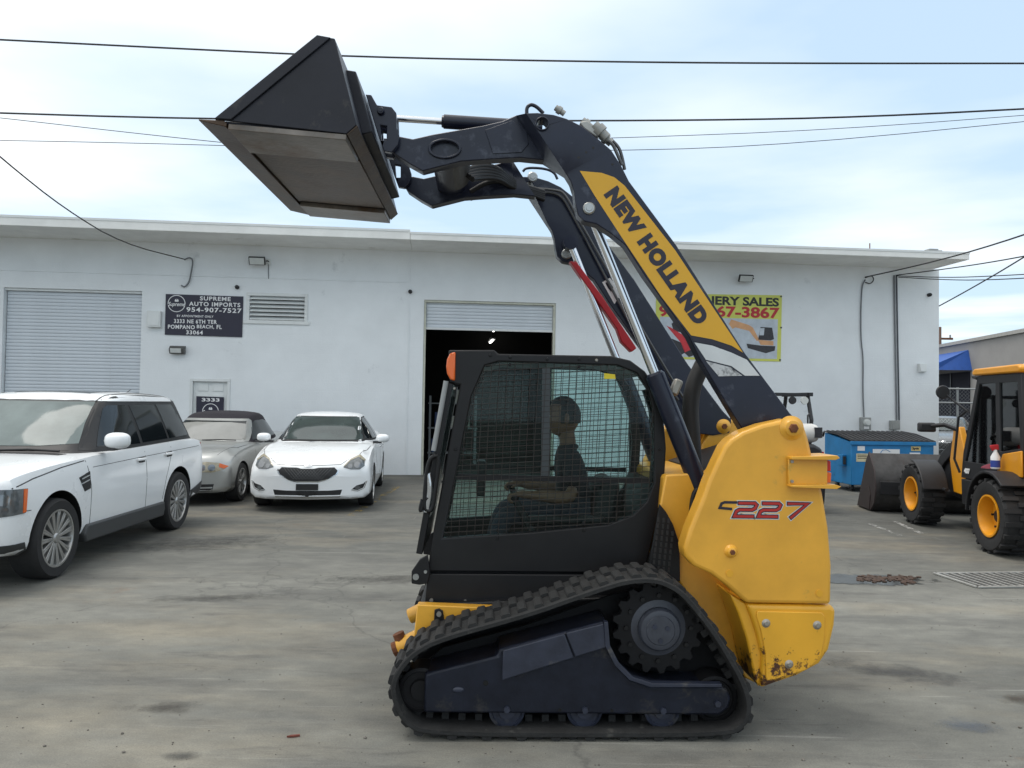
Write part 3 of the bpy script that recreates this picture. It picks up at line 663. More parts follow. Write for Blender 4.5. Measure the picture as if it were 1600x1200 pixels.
va = [ab.bm.verts.new(p) for p in s4]; vb = [ab.bm.verts.new(p+Vector((0, TH, 0))) for p in s4]
ab.bm.faces.new(va); ab.bm.faces.new(list(reversed(vb)))
for i in range(4): ab.bm.faces.new((va[i], va[(i+1) % 4], vb[(i+1) % 4], vb[i]))
arm = ab.build('lift_arm', m_navy, loader, bevel=0.005)
arm2 = mirror_copy(arm, loader, YC)
# gusset on the step, tube collars
mk('elbow_gusset', [(758,203),(800,188),(823,203),(826,225),(815,238),(770,240)], WI-0.006, WI-0.0005, m_navy, arm, 0.002)
def collar(px, py, rx, ry, w, m, parent, name='tube_collar'):
    b = MB(); po = pl(circ(px, py, rx, ry, 36), w); pi_ = pl(circ(px, py, rx*0.84, ry*0.80, 36), w)
    b.prism(po, w-0.014, w+0.03, [pi_]); return b.build(name, m, parent, bevel=0.003)
collar(695, 233, 26, 15.5, WI, m_navy, arm); collar(847, 194, 11, 11, WR, m_navy, arm)
# decals and lettering
dw = WR-0.0015
mk('yellow_decal', [(906,267),(940,270),(960,277),(976,290),(1055,391),(1161,551),(1143,540),(1113,530),(1080,524),(1033,463),(973,373),(930,307)], dw, WR-0.0003, m_decal_y, arm, 0)
mk('black_swoosh', [(1080,526),(1113,532),(1143,542),(1161,553),(1166,560),(1143,549),(1113,538),(1084,533)], dw-0.0006, WR-0.0003, m_ink, arm, 0)
mk('pale_decal', [(1085,535),(1113,540),(1143,551),(1167,562),(1187,587),(1164,587),(1143,572),(1103,562)], dw, WR-0.0003, m_decal_w, arm, 0)
mk('worn_decal', [(1103,564),(1142,574),(1160,587),(1123,588)], dw, WR-0.0003, m_decal_k, arm, 0)
ta, tb_ = U(955, 299, dw), U(1097, 501, dw); ang = math.atan2(tb_[1]-ta[1], tb_[0]-ta[0]); ln = math.hypot(tb_[0]-ta[0], tb_[1]-ta[1])
put_text(arm, 'brand_lettering', 'NEW HOLLAND', m_ink, ((ta[0]+tb_[0])/2, dw-0.0008, (ta[1]+tb_[1])/2), 0.092, ln*1.02, 0.0068, 0.0, ang, 0.0006, spacing=1.12)
# pivot pins
def pin(px, py, w, r, m=m_pin, parent=arm, name='pivot_pin', d=0.022):
    u, z = U(px, py, w); return MB().lathe([(0, w-d), (r*0.5, w-d), (r*0.55, w-d+0.004), (r*0.8, w-d+0.004), (r*0.85, w-d*0.7), (r, w-d*0.5), (r, w+0.01), (0, w+0.01)], (u, 0, z), 'y', 26).build(name, m, parent, smooth=35)
pin(920, 326, WR, 0.032); pin(616, 222, WI, 0.03, m_navy); pin(832, 277, 1.40, 0.035, m_pin, arm2, d=0.02); pin(885, 397, 1.386, 0.035, m_pin, arm2, d=0.02)
for x, y in ((927, 231), (916, 238), (904, 246), (957, 257)):
    u, z = U(x, y, WR); MB().cyl((u, WR-0.001, z), (u, WR+0.004, z), 0.006, 10).build('drilled_hole', M_['dark_room'], arm)
# cross tube joining the arms
u, z = U(695, 233, WI); MB().prism(ring_pts(u, z, 0.086, 0.05, 32), WI+0.02, 2*YC-WI-0.02).build('cross_tube', m_navy, loader, smooth=40)
u, z = U(706, 245, 0.75); MB().tube([(u+0.0, 0.62, z+0.0), (u+0.0, 2*YC-0.62, z)], 0.105, 26).build('torque_tube_box', mat('dusty_tube_grey', (0.055, 0.055, 0.055), 0.5, var=0.3, bump=0.1), loader, bevel=0.01)
# tilt cylinders
def cylinder(name, pa, pb, w, frac, r_rod, r_bar):
    a_ = LF.at(*pa, w); b_ = LF.at(*pb, w); d_ = (b_-a_); m_ = a_+d_*frac
    o = MB().tube([m_-d_.normalized()*0.012, m_, m_, b_], [r_bar*0.8, r_bar*0.9, r_bar, r_bar], 22).build(name, m_navy, loader, smooth=40)
    MB().tube([a_, m_], r_rod, 18).build('piston_rod', m_chrome, o, smooth=40)
    MB().cyl(a_-Vector((0, r_bar*0.8, 0)), a_+Vector((0, r_bar*0.8, 0)), r_rod*1.9, 18).build('rod_eye', m_navy, o, smooth=40)
    return o
for q in (cylinder('tilt_cylinder', (603, 184), (847, 200), 0.62, 0.37, 0.019, 0.040), cylinder('lift_cylinder', (920, 326), (1100, 778), 0.405, 0.575, 0.026, 0.053)):
    c = mirror_copy(q, loader, YC)
    for k in q.children: mirror_copy(k, c, YC)
lc = [o for o in loader.children if o.name.startswith('lift_cylinder')][0]
u, z = U(1097, 768, 0.405); a_ = LF.at(1094, 762, 0.405); b_ = LF.at(1098, 772, 0.405); MB().tube([a_, b_], 0.058, 22).build('barrel_band', M_['bolt'], lc)
MB().box(LF.at(1056, 605, 0.44), (0.05, 0.05, 0.09), Matrix.Rotation(R(22), 3, 'Y')).build('hose_port', M_['bolt'], lc, bevel=0.012)
# red lift lock on the far cylinder, safety decal
rl = mk('lift_lock', [(890,408),(901,409),(942,464),(995,544),(987,550),(971,534),(964,514),(932,468)], 1.28, 1.36, m_red, bevel=0.006)
mk('safety_decal', [(941,441),(953,434),(971,459),(960,475)], 1.3835, 1.386, M_['white_print'], arm2, 0)
mk('safety_pictogram', [(946,442),(952,439),(958,449),(955,456),(950,450)], 1.3822, 1.3834, m_ink, arm2, 0)
# hydraulic lines along the far arm, hose bundle, couplers
def pipe(name, pts, w, r, m, parent=loader, seg=8):
    P = [LF.at(x, y, (w if not isinstance(w, (list, tuple)) else w[i])) for i, (x, y) in enumerate(pts)]
    return MB().tube(chaikin([tuple(p) for p in P], 2, False), r, seg).build(name, m, parent, smooth=60)
m_line = mat('hydraulic_line', (0.10, 0.10, 0.10), 0.35, metal=0.6)
pipe('hydraulic_line', [(735,312),(785,298),(830,302),(872,300),(890,325),(1010,555),(1060,625)], 1.36, 0.009, m_line)
pipe('hydraulic_line', [(740,306),(783,292),(870,296),(884,304),(905,345),(1018,540),(1085,650)], 1.345, 0.009, m_line)
for k in range(5): pipe('hydraulic_hose', [(722+k*4, 268+k*3), (752, 258+k*5), (778, 262+k*4), (800, 285+k*2), (850, 300+k*3)], [0.9, 1.0, 1.1, 1.2, 1.3], 0.017, m_blk)
pipe('hydraulic_hose', [(735,300),(760,285),(785,283),(805,292)], 1.2, 0.02, m_blk)
pipe('lifting_loop', [(823,178),(823,168),(829,163),(838,166),(849,177)], WR+0.05, 0.010, m_navy)
pipe('lifting_loop', [(817,268),(822,262),(850,263),(866,269),(871,280)], 1.36, 0.009, m_navy)
m_fit = mat('grey_coupler', (0.33, 0.33, 0.31), 0.4, metal=0.4, var=0.2)
def coupler(px, py, qx, qy, w, r):
    a_ = LF.at(px, py, w); b_ = LF.at(qx, qy, w); d_ = b_-a_
    return MB().tube([a_, a_+d_*0.25, a_+d_*0.25, a_+d_*0.6, a_+d_*0.6, b_], [r*0.75, r*0.75, r, r, r*0.7, r*0.7], 14).build('quick_coupler', m_fit, loader, smooth=40)
coupler(868, 168, 882, 178, WR+0.04, 0.022); coupler(910, 188, 924, 200, WR+0.04, 0.026); coupler(928, 196, 948, 216, WR+0.03, 0.040); coupler(940, 212, 955, 224, WR+0.07, 0.03)
mk('coupler_block', [(906,190),(918,188),(938,203),(932,214),(912,200)], WR+0.01, WR+0.10, m_fit, bevel=0.006)
pipe('coupler_pipe', [(950,220),(958,226),(964,240),(972,258)], WR+0.02, 0.009, m_line); pipe('coupler_pipe', [(955,218),(967,230),(972,245),(976,265)], WR+0.07, 0.009, m_line)
# exhaust stack
pipe('exhaust_stack', [(1084,735),(1082,690),(1078,640),(1082,604),(1094,577),(1100,566)], 0.62, 0.047, mat('exhaust_black', (0.02, 0.019, 0.018), 0.55, var=0.3), seg=18)
pipe('hydraulic_hose', [(1110,770),(1088,760),(1080,790),(1082,830)], 0.37, 0.016, m_blk)

# ---- quick-attach coupler and bucket
cpl = mk('coupler_plate', [(538,108),(556,111),(582,206),(565,210)], 0.22, 2*YC-0.22, m_bucket, bevel=0.006)
brk = mk('coupler_bracket', [(571,147),(580,148),(589,164),(612,167),(619,176),(620,200),(624,213),(622,226),(612,238),(600,236),(592,215)], 0.54, 0.58, m_navy, bevel=0.004, holes=[[(594,195),(604,197),(604,219),(596,219)]], wt=0.44)
brk2 = mirror_copy(brk, loader, YC)
mk('coupler_bracket', [(571,147),(580,148),(589,164),(612,167),(619,176),(620,200),(624,213),(622,226),(612,238),(600,236),(592,215)], 0.395, 0.43, m_navy, bevel=0.004, holes=[[(594,195),(604,197),(604,219),(596,219)]])
mirror_copy(loader.children[-1], loader, YC)
pin(595, 174, 0.39, 0.02, m_navy, cpl)
W0, W1 = -0.02, 2*YC+0.02
T_, Hh, Hb, Bt, Ft = [Vector((p.x, p.z)) for p in (LF.at(310,188,W0), LF.at(541,209,W0), LF.at(557,195,W0), LF.at(523,60,W0), LF.at(496,55,W0))]
bk = MB()
def inset_strip(pts, t, y0, y1, mb):
    """Bent plate: follows pts and has thickness t towards the inside."""
    o_ = [Vector(p) for p in pts]; i_ = []
    for k, p in enumerate(o_):
        d0 = (o_[k]-o_[k-1]).normalized() if k else (o_[1]-o_[0]).normalized(); d1 = (o_[k+1]-o_[k]).normalized() if k < len(o_)-1 else d0
        n = Vector((-(d0+d1).y, (d0+d1).x)).normalized(); i_.append(p+n*t/max(0.5, n.dot(Vector((-d0.y, d0.x)))))
    mb.prism([tuple(p) for p in o_+i_[::-1]], y0, y1)
Lp = T_.lerp(Hh, 0.17)
inset_strip([Lp, Hh, Hb, Bt, Ft], 0.014, W0+0.016, W1-0.016, bk)
bucket = bk.build('bucket', m_bucket, loader, bevel=0.003)
ce = MB(); nfl = Vector((-(Hh-T_).y, (Hh-T_).x)).normalized()
ce.prism([tuple(T_), tuple(Lp+(Hh-T_)*0.02-nfl*0.020), tuple(Lp+(Hh-T_)*0.02-nfl*0.001), tuple(Lp+nfl*0.012), tuple(T_+nfl*0.006)], W0, W1)
ce.build('cutting_edge', m_steel, bucket, bevel=0.003)
side_px = [(496,55),(523,60),(557,195),(541,209),(335,186)]
for y0, y1 in ((W0, W0+0.015), (W1-0.015, W1)):
    sdp = MB().prism(pl(side_px, W0), y0, y1).build('side_plate', m_bucket, bucket, bevel=0.003)
    yo = (W0-0.012, W0-0.0005) if y0 == W0 else (W1+0.0005, W1+0.012)
    MB().prism(pl([(496,56),(517,60),(362,188),(336,186)], W0), *yo).build('edge_strip', m_bucket, sdp, bevel=0.003)
fl_a, fl_b = Lp+(Hh-T_)*0.03, Hh
for (q0, q1, mm) in ((W0+0.004, W0+0.36, m_strip), (W0+0.40, W1-0.34, m_steel), (W1-0.30, W1-0.004, m_strip)):
    t_ = 0.030 if q1-q0 < 0.5 else 0.008
    MB().prism([tuple(fl_a-nfl*0.001), tuple(fl_a-nfl*t_), tuple(fl_b-nfl*t_), tuple(fl_b-nfl*0.001)], q0, q1).build('wear_strip' if q1-q0 < 0.5 else 'floor_plate', mm, bucket, bevel=0.003)
nh = Vector((-(Hb-Hh).y, (Hb-Hh).x)).normalized()
MB().prism([tuple(Hh-nh*0.001), tuple(Hh-nh*0.008), tuple(Hb-nh*0.008), tuple(Hb-nh*0.001)], W0+0.004, W1-0.004).build('heel_plate', m_steel, bucket, bevel=0.002)

# ---- cab
CW, CF = 0.48, 2*YC-0.48
cab_px = [(701,547),(773,547),(778,553),(955,556),(985,563),(1008,580),(1025,604),(1036,640),(1041,700),(1038,755),(1030,800),(1018,850),(1008,896),(668,893),(674,847),(719,601),(703,598)]
win_px = [(758,571),(779,565),(965,571),(995,583),(1013,610),(1022,646),(1022,754),(1010,784),(989,805),(950,820),(830,832),(692,841),(737,619)]
cab = MB().prism(pl(cab_px, CW), CW, CW+0.05, [pl(win_px, CW)]).build('cab', m_blk, loader, bevel=0.008)
far_side = MB().prism(pl(cab_px, CW), CF-0.05, CF, [pl(win_px, CW)]).build('far_side_frame', m_blk, cab, bevel=0.008)
roof_px = [(701,547),(773,547),(778,553),(955,556),(985,563),(1008,580),(1002,588),(978,573),(955,568),(785,565),(765,572),(704,580)]
MB().prism(pl(roof_px, CW), CW+0.051, CF-0.051).build('roof', m_blk, cab, bevel=0.006)
MB().prism(pl([(1020,755),(1036,755),(1008,893),(985,893)], CW), CW+0.051, CF-0.051).build('rear_wall', m_blk, cab)
MB().prism(pl([(672,893),(1000,893),(1000,912),(668,908)], CW), CW+0.03, CF-0.03).build('floor', m_blk, cab)
MB().prism(pl([(674,850),(690,842),(690,893),(668,893)], CW), CW+0.051, CF-0.051).build('front_sill', m_blk, cab)
for y in (CW+0.051, CF-0.091):
    MB().prism(pl([(1022,604),(1034,640),(1039,700),(1036,755),(1020,755),(1024,700),(1018,640),(1008,610)], CW), y, y+0.04).build('rear_pillar', m_blk, cab)
gl = MB().prism(pl(win_px, CW), CW+0.030, CW+0.035).build('side_window', m_glass, cab)
MB().prism(pl(win_px, CW), CF-0.035, CF-0.030).build('side_window', m_glass, cab)
for yy in (CW+0.020, CF-0.045):
    MB().prism(pl([(848,575),(860,575),(859,744),(846,744)], CW), yy, yy+0.008).build('sliding_window_stile', mat('grey_window_stile', (0.05, 0.06, 0.065), 0.4) if yy < 0.6 else m_blk, cab)
    MB().prism(pl([(715,741),(1015,748),(1015,756),(713,750)], CW), yy-0.001, yy+0.009).build('window_rail', m_blk, cab)
# welded wire guard, clipped to the window opening
wl = [Vector(p) for p in pl(win_px, CW)]
def clip(p, d):
    """Longest span of the line p+t*d inside the window outline."""
    ts = []
    n = len(wl)
    for i in range(n):
        a_, b_ = wl[i], wl[(i+1) % n]; e = b_-a_; den = d.x*e.y-d.y*e.x
        if abs(den) < 1e-9: continue
        q = a_-p; t = (q.x*e.y-q.y*e.x)/den; s_ = (q.x*d.y-q.y*d.x)/den
        if -1e-6 <= s_ <= 1+1e-6: ts.append(t)
    return (min(ts), max(ts)) if len(ts) >= 2 else None
gw = MB()
p0 = Vector(U(692, 841, CW)); ex = Vector(U(1022, 841, CW))-p0; vdir = (Vector(U(758, 571, CW))-Vector(U(720, 841, CW))).normalized(); hdir = (Vector(U(1022,640,CW))-Vector(U(737,655,CW))).normalized()
vd2 = (Vector(U(900, 571, CW))-Vector(U(886, 841, CW))).normalized()
for k in range(-2, 30):
    p = p0+ex*(k/27.0); r_ = clip(p, vd2)
    if r_ and r_[1]-r_[0] > 0.02:
        a_, b_ = p+vd2*r_[0], p+vd2*r_[1]; gw.tube([(a_.x, CW-0.0055, a_.y), (b_.x, CW-0.0055, b_.y)], 0.0018, 5)
for k in range(-6, 40):
    p = p0+Vector((0, 0.0303*k)); r_ = clip(p, hdir)
    if r_ and r_[1]-r_[0] > 0.02:
        a_, b_ = p+hdir*r_[0], p+hdir*r_[1]; gw.tube([(a_.x, CW-0.0025, a_.y), (b_.x, CW-0.0025, b_.y)], 0.0018, 5)
gme = gw.build('window_guard', m_wire, cab)
mirror_copy(gme, cab, YC)
for x, y in ((766, 555), (797, 558), (797, 570), (855, 561), (905, 561), (905, 573), (932, 563), (710, 607), (712, 702), (725, 702), (777, 828), (777, 841), (912, 817), (912, 828), (1018, 702), (1031, 702), (692, 753)):
    u, z = U(x, y, CW); MB().lathe([(0, -0.008), (0.006, -0.008), (0.009, -0.003), (0.009, 0.002)], (u, CW, z), 'y', 10).build('guard_bolt', M_['bolt'] if (x*y) % 3 else m_blk, cab)
mk('warning_tag', [(944,583),(961,585),(962,592),(944,592)], CW-0.012, CW-0.009, mat('yellow_tag', (0.62, 0.50, 0.02), 0.5), cab, 0)
# amber corner lamp, front door with glass, grab handles
la = U(703, 573, CW)
MB().prism([(la[0]+0.03, la[1]-0.078), (la[0]+0.03, la[1]+0.082), (la[0]+0.0, la[1]+0.074), (la[0]-0.016, la[1]+0.04), (la[0]-0.02, la[1]), (la[0]-0.014, la[1]-0.04), (la[0]+0.004, la[1]-0.072)], CW-0.02, CW+0.10).build('marker_lamp', m_amber, cab, bevel=0.008)
dt_, db_ = LF.at(708, 600, CW), LF.at(660, 866, CW)
def dpt(s_, w): p = dt_.lerp(db_, s_); return Vector((p.x, w, p.z))
fdn = Vector((-(db_-dt_).z, 0, (db_-dt_).x)).normalized(); fdn = fdn if fdn.x < 0 else -fdn
def slab(a_, b_, c_, d_, t, name, m):
    b = MB(); v0 = [b.bm.verts.new(p) for p in (a_, b_, c_, d_)]; v1 = [b.bm.verts.new(p+fdn*t) for p in (a_, b_, c_, d_)]
    b.bm.faces.new(v0); b.bm.faces.new(v1[::-1])
    for i in range(4): b.bm.faces.new((v0[i], v0[(i+1) % 4], v1[(i+1) % 4], v1[i]))
    return b.build(name, m, cab, bevel=0.004)
slab(dpt(0, CW-0.01), dpt(1, CW-0.01), dpt(1, CW+0.06), dpt(0, CW+0.06), 0.035, 'front_door_stile', m_blk); slab(dpt(0, CF-0.06), dpt(1, CF-0.06), dpt(1, CF+0.01), dpt(0, CF+0.01), 0.035, 'front_door_stile', m_blk)
slab(dpt(0.0, CW+0.061), dpt(0.07, CW+0.061), dpt(0.07, CF-0.061), dpt(0, CF-0.061), 0.03, 'front_door_rail', m_blk); slab(dpt(0.80, CW+0.061), dpt(1, CW+0.061), dpt(1, CF-0.061), dpt(0.80, CF-0.061), 0.03, 'front_door_rail', m_blk)
slab(dpt(0.07, CW+0.061), dpt(0.80, CW+0.061), dpt(0.80, CF-0.061), dpt(0.07, CF-0.061), 0.006, 'windscreen', m_glass)
a_, b_ = dpt(-0.01, CW-0.015)+fdn*0.040, dpt(0.40, CW-0.015)+fdn*0.040; MB().tube([a_, b_], 0.014, 10).build('wiper_tube', M_['grey_metal'], cab)
pipe('grab_handle', [(684,712),(674,714),(668,728),(664,765),(663,792),(668,800),(676,796),(681,760),(686,725),(684,712)], CW-0.03, 0.012, m_blk, cab)
pipe('grab_handle', [(670,778),(662,782),(658,800),(656,796),(660,780)], CW-0.03, 0.010, m_blk, cab)
pipe('mirror_arm', [(668,740),(672,765),(666,800)], CW-0.02, 0.02, mat('mirror_glass', (0.6, 0.62, 0.65), 0.1, metal=0.9), cab)
# seat, control towers, lap bar
su, sz = U(880, 826, YC)
st = MB().box((su+0.02, YC, sz-0.03), (0.46, 0.46, 0.12)).build('seat_cushion', m_seat, cab, bevel=0.03)
MB().prism([(su+0.13, sz+0.02), (su+0.26, sz+0.02), (su+0.31, sz+0.30), (su+0.25, sz+0.33), (su+0.18, sz+0.28)], YC-0.22, YC+0.22).build('seat_back', m_seat, cab, bevel=0.03)
MB().box((su+0.05, YC, sz-0.22), (0.4, 0.4, 0.26)).build('seat_base', m_blk, cab, bevel=0.01)
for s_ in (-1, 1):
    MB().tube([(su-0.18, YC+s_*0.30, sz-0.02), (su-0.30, YC+s_*0.30, sz+0.20)], [0.03, 0.02], 12).sphere((su-0.31, YC+s_*0.30, sz+0.225), 0.03, 12).build('joystick', m_blk, cab)
    MB().box((su-0.02, YC+s_*0.31, sz+0.10), (0.44, 0.07, 0.05)).build('arm_rest', m_blk, cab, bevel=0.02)
MB().box((su-0.50, YC-0.2, sz+0.32), (0.05, 0.14, 0.20)).build('display_panel', m_blk, cab, bevel=0.01)

# ---- operator, seated, facing the bucket
def skin_mesh(name, chains, m, parent, sub=1):
    """chains: lists of (point, radius); points that coincide are welded so limbs grow from the trunk."""
    vs, es, rad, idx = [], [], [], {}
    for ch in chains:
        prev = None
        for p, r_ in ch:
            k = tuple(round(c, 4) for c in p)
            if k not in idx: idx[k] = len(vs); vs.append(p); rad.append(r_)
            if prev is not None and prev != idx[k]: es.append((prev, idx[k]))
            prev = idx[k]
    me = bpy.data.meshes.new(name); me.from_pydata(vs, es, []); o = bpy.data.objects.new(name, me); COL.objects.link(o)
    md = o.modifiers.new('skin', 'SKIN'); md.use_smooth_shade = True
    for i, sv in enumerate(me.skin_vertices[0].data):
        r_ = rad[i]; sv.radius = r_ if isinstance(r_, tuple) else (r_, r_); sv.use_root = (i == 0)
    ss = o.modifiers.new('subsurf', 'SUBSURF'); ss.levels = sub; ss.render_levels = sub
    dg = bpy.context.evaluated_depsgraph_get(); res = bpy.data.meshes.new_from_object(o.evaluated_get(dg)); bpy.data.objects.remove(o)
    res.name = name; res.materials.clear(); res.materials.append(m)
    for p in res.polygons: p.use_smooth = True
    q = bpy.data.objects.new(name, res); COL.objects.link(q); q.parent = parent
    return q
m_skin = mat('skin', (0.19, 0.095, 0.058), 0.55, var=0.1, scale=20); m_shirt = mat('dark_shirt', (0.018, 0.018, 0.024), 0.85, bump=0.1); m_pant = mat('dark_jeans', (0.025, 0.03, 0.045), 0.85, bump=0.1); m_hair = mat('black_hair', (0.012, 0.010, 0.009), 0.65, bump=0.15, bscale=200)
hu, hz = U(880, 652, YC)                                   # middle of the head
pw = LF.world((su+0.05, YC, sz+0.03))
person = thing('person', 'person in a dark shirt seated at the controls inside the loader cab', 'person', pw, LF.yaw)
ox, oy, oz = su+0.05, YC, sz+0.03
def q3(x, y, z): return (x-ox, y-oy, z-oz)
hip = q3(su+0.08, YC, sz+0.10); ch = q3(hu+0.045, YC, hz-0.33); nk = q3(hu+0.03, YC, hz-0.15)
body_ch = [[(q3(hu+0.035, YC, hz-0.27), 0.05), (nk, 0.055), (q3(hu+0.022, YC, hz-0.10), 0.052), (q3(hu+0.012, YC, hz-0.04), 0.055)]]
shirt_ch = [[(hip, (0.15, 0.12)), (q3((su+0.08+hu+0.045)/2, YC, (sz+0.10+hz-0.33)/2), (0.16, 0.115)), (ch, (0.17, 0.115)), (q3(hu+0.035, YC, hz-0.20), (0.10, 0.08)), (nk, 0.066)]]
pant_ch = [[(hip, (0.15, 0.12))]]
def hand(base, d, side):
    """Palm and five bent fingers closed round the stick."""
    d = Vector(d).normalized(); b = Vector(base); up = Vector((0, 0, 1)); sd = d.cross(up).normalized(); res = []
    palm = b+d*0.07
    for k, ln_ in enumerate((0.068, 0.076, 0.072, 0.058)):
        r0 = palm+sd*((k-1.5)*0.019)
        res.append([(tuple(palm), 0.022), (tuple(r0+d*0.012), 0.011), (tuple(r0+d*(0.012+ln_*0.45)-up*0.008), 0.009), (tuple(r0+d*(0.012+ln_*0.62)-up*(0.012+ln_*0.3)), 0.008), (tuple(r0+d*(ln_*0.45)-up*(0.02+ln_*0.45)), 0.007)])
    t0 = b+d*0.03
    res.append([(tuple(b), 0.026), (tuple(t0-sd*side*0.028), 0.012), (tuple(t0-sd*side*0.040+d*0.03-up*0.012), 0.010), (tuple(t0-sd*side*0.034+d*0.055-up*0.03), 0.009)])
    return [[(tuple(b), 0.026), (tuple(palm), 0.022)]]+res
for s_ in (-1, 1):
    shd = q3(hu+0.045, YC+s_*0.17, hz-0.25); elb = q3(hu+0.03, YC+s_*0.27, hz-0.50); wr = q3(su-0.22, YC+s_*0.29, sz+0.235)
    elb = (elb[0], elb[1], max(elb[2], wr[2]-0.02))
    mid = tuple((Vector(shd)*0.35+Vector(elb)*0.65))
    shirt_ch += [[(ch, (0.17, 0.115)), (shd, 0.072), (mid, 0.058)]]
    body_ch += [[(mid, 0.046), (elb, 0.044), (tuple(Vector(elb).lerp(Vector(wr), 0.35)), 0.043), (wr, 0.027)]]
    body_ch += hand(wr, Vector(wr)-Vector(elb), s_)
    kn = q3(su-0.36, YC+s_*0.16, sz+0.11); an = q3(su-0.47, YC+s_*0.16, sz-0.30)
    pant_ch += [[(hip, (0.15, 0.12)), (q3(su+0.02, YC+s_*0.10, sz+0.09), 0.09), (kn, 0.066), (tuple(Vector(kn).lerp(Vector(an), 0.5)), 0.056), (an, 0.046)]]
sk = skin_mesh('body', body_ch[:1], m_skin, person)
bmx = bmesh.new(); bmx.from_mesh(sk.data)
for ch_ in (body_ch[1:7], body_ch[7:]):
    if not ch_: continue
for part in [body_ch[1:1+(len(body_ch)-1)//2], body_ch[1+(len(body_ch)-1)//2:]]:
    t_ = skin_mesh('limb', part, m_skin, person); bmx.from_mesh(t_.data); bpy.data.objects.remove(t_)
# head: skull, brow, nose, lips, chin, ears; faces -x
def head_fn(p):
    x, y, z = p; f = max(0.0, -x)                           # unit sphere, f = towards the face
    X, Y, Z = x*0.098, y*0.076, z*0.118
    if z < -0.2: Y *= 1-0.28*(-z-0.2); X *= 1-0.10*(-z-0.2)
    g = lambda cy, cz, sy, sz_: math.exp(-((y-cy)/sy)**2-((z-cz)/sz_)**2) if x < 0 else 0.0
    X -= 0.024*g(0, -0.12, 0.16, 0.20)+0.012*g(0, -0.26, 0.20, 0.10)         # nose
    X -= 0.008*g(0, 0.20, 0.7, 0.12); X += 0.010*(g(0.36, 0.04, 0.17, 0.10)+g(-0.36, 0.04, 0.17, 0.10))   # brow, eye sockets
    X -= 0.008*g(0, -0.47, 0.30, 0.06)+0.008*g(0, -0.58, 0.28, 0.05)         # lips
    X += 0.006*g(0, -0.525, 0.30, 0.025); X -= 0.012*g(0, -0.82, 0.35, 0.14)  # mouth line, chin
    return Vector((X, Y, Z))
vs = bmesh.ops.create_uvsphere(bmx, u_segments=40, v_segments=32, radius=1.0)['verts']
hc = Vector(q3(hu, YC, hz))
for v in vs: v.co = head_fn(v.co)+hc
for s_ in (-1, 1):
    ev = bmesh.ops.create_uvsphere(bmx, u_segments=12, v_segments=8, radius=1.0)['verts']
    for v in ev: v.co = Vector((v.co.x*0.018+0.012, v.co.y*0.009+s_*0.077, v.co.z*0.032-0.005))+hc
bmx.to_mesh(sk.data); bmx.free()
for p in sk.data.polygons: p.use_smooth = True
for s_ in (-1, 1): MB().sphere(hc+Vector((-0.079, s_*0.028, 0.006)), 0.0115, 12).build('eye', mat('eye', (0.5, 0.48, 0.45), 0.2), person, smooth=60)
hb = MB(); hv = bmesh.ops.create_uvsphere(hb.bm, u_segments=36, v_segments=24, radius=1.0)['verts']
for v in hv:
    x, y, z = v.co; p = head_fn(v.co); k = 1.09+0.012*math.sin(17*y+9*z)+0.012*math.sin(21*x+5*z)
    if x < -0.25 and z < 0.62: k = 0.86
    if z < -0.30: k = 0.86
    v.co = p*k+hc
hb.build('hair', m_hair, person, smooth=60)
skin_mesh('shirt', shirt_ch, m_shirt, person, 2); skin_mesh('trousers', pant_ch, m_pant, person, 2)
for s_ in (-1, 1): MB().box(Vector(q3(su-0.52, YC+s_*0.16, sz-0.355)), (0.27, 0.10, 0.09)).build('boot', m_blk, person, bevel=0.03)

# ================================================================== CARS
from mathutils.geometry import delaunay_2d_cdt
def smooth_stations(st, n):
    """Catmull-Rom through station rows (first entry is x), resampled to n rows."""
    out = []; m = len(st)-1
    for i in range(n+1):
        t = i/n*m; k = min(int(t), m-1); f = t-k
        p0, p1, p2, p3 = st[max(k-1, 0)], st[k], st[k+1], st[min(k+2, m)]
        row = []
        for a, b, c, d in zip(p0, p1, p2, p3):
            s1 = 0.0 if (b-a)*(c-b) <= 0 else (c-a)/2; s2 = 0.0 if (c-b)*(d-c) <= 0 else (d-b)/2
            row.append((2*f**3-3*f**2+1)*b+(f**3-2*f**2+f)*s1+(-2*f**3+3*f**2)*c+(f**3-f**2)*s2)
        out.append(row)
    return out
def loft(rows, section, bend):
    """Closed symmetrical skin through the sections; bend(x, y, half-width) shifts x for rounded plan corners."""
    bm = bmesh.new(); rings = []
    for r in rows:
        half = section(r); full = [(y, z) for y, z in half]+[(-y, z) for y, z in half[-2:0:-1]]
        rings.append([bm.verts.new((r[0]+bend(r[0], y), y, z)) for y, z in full])
    n = len(rings[0])
    for a, b in zip(rings, rings[1:]):
        for k in range(n): bm.faces.new((a[k], a[(k+1) % n], b[(k+1) % n], b[k]))
    for rg, r in ((rings[0], rows[0]), (rings[-1], rows[-1])):       # end caps follow the plan curve
        hn = n//2; prev = None
        for k in range(hn+1):
            a, b = rg[k], rg[(n-k) % n]
            if a is b: row = [a]*11
            else: row = [a]+[bm.verts.new((r[0]+bend(r[0], a.co.y*(1-j/5)), a.co.y*(1-j/5), a.co.z)) for j in range(1, 10)]+[b]
            if prev:
                for j in range(10):
                    f = []
                    for v in (prev[j], prev[j+1], row[j+1], row[j]):
                        if v not in f: f.append(v)
                    if len(f) > 2: bm.faces.new(f)
            prev = row
    bmesh.ops.remove_doubles(bm, verts=bm.verts, dist=1e-5); bmesh.ops.recalc_face_normals(bm, faces=bm.faces)
    return bm
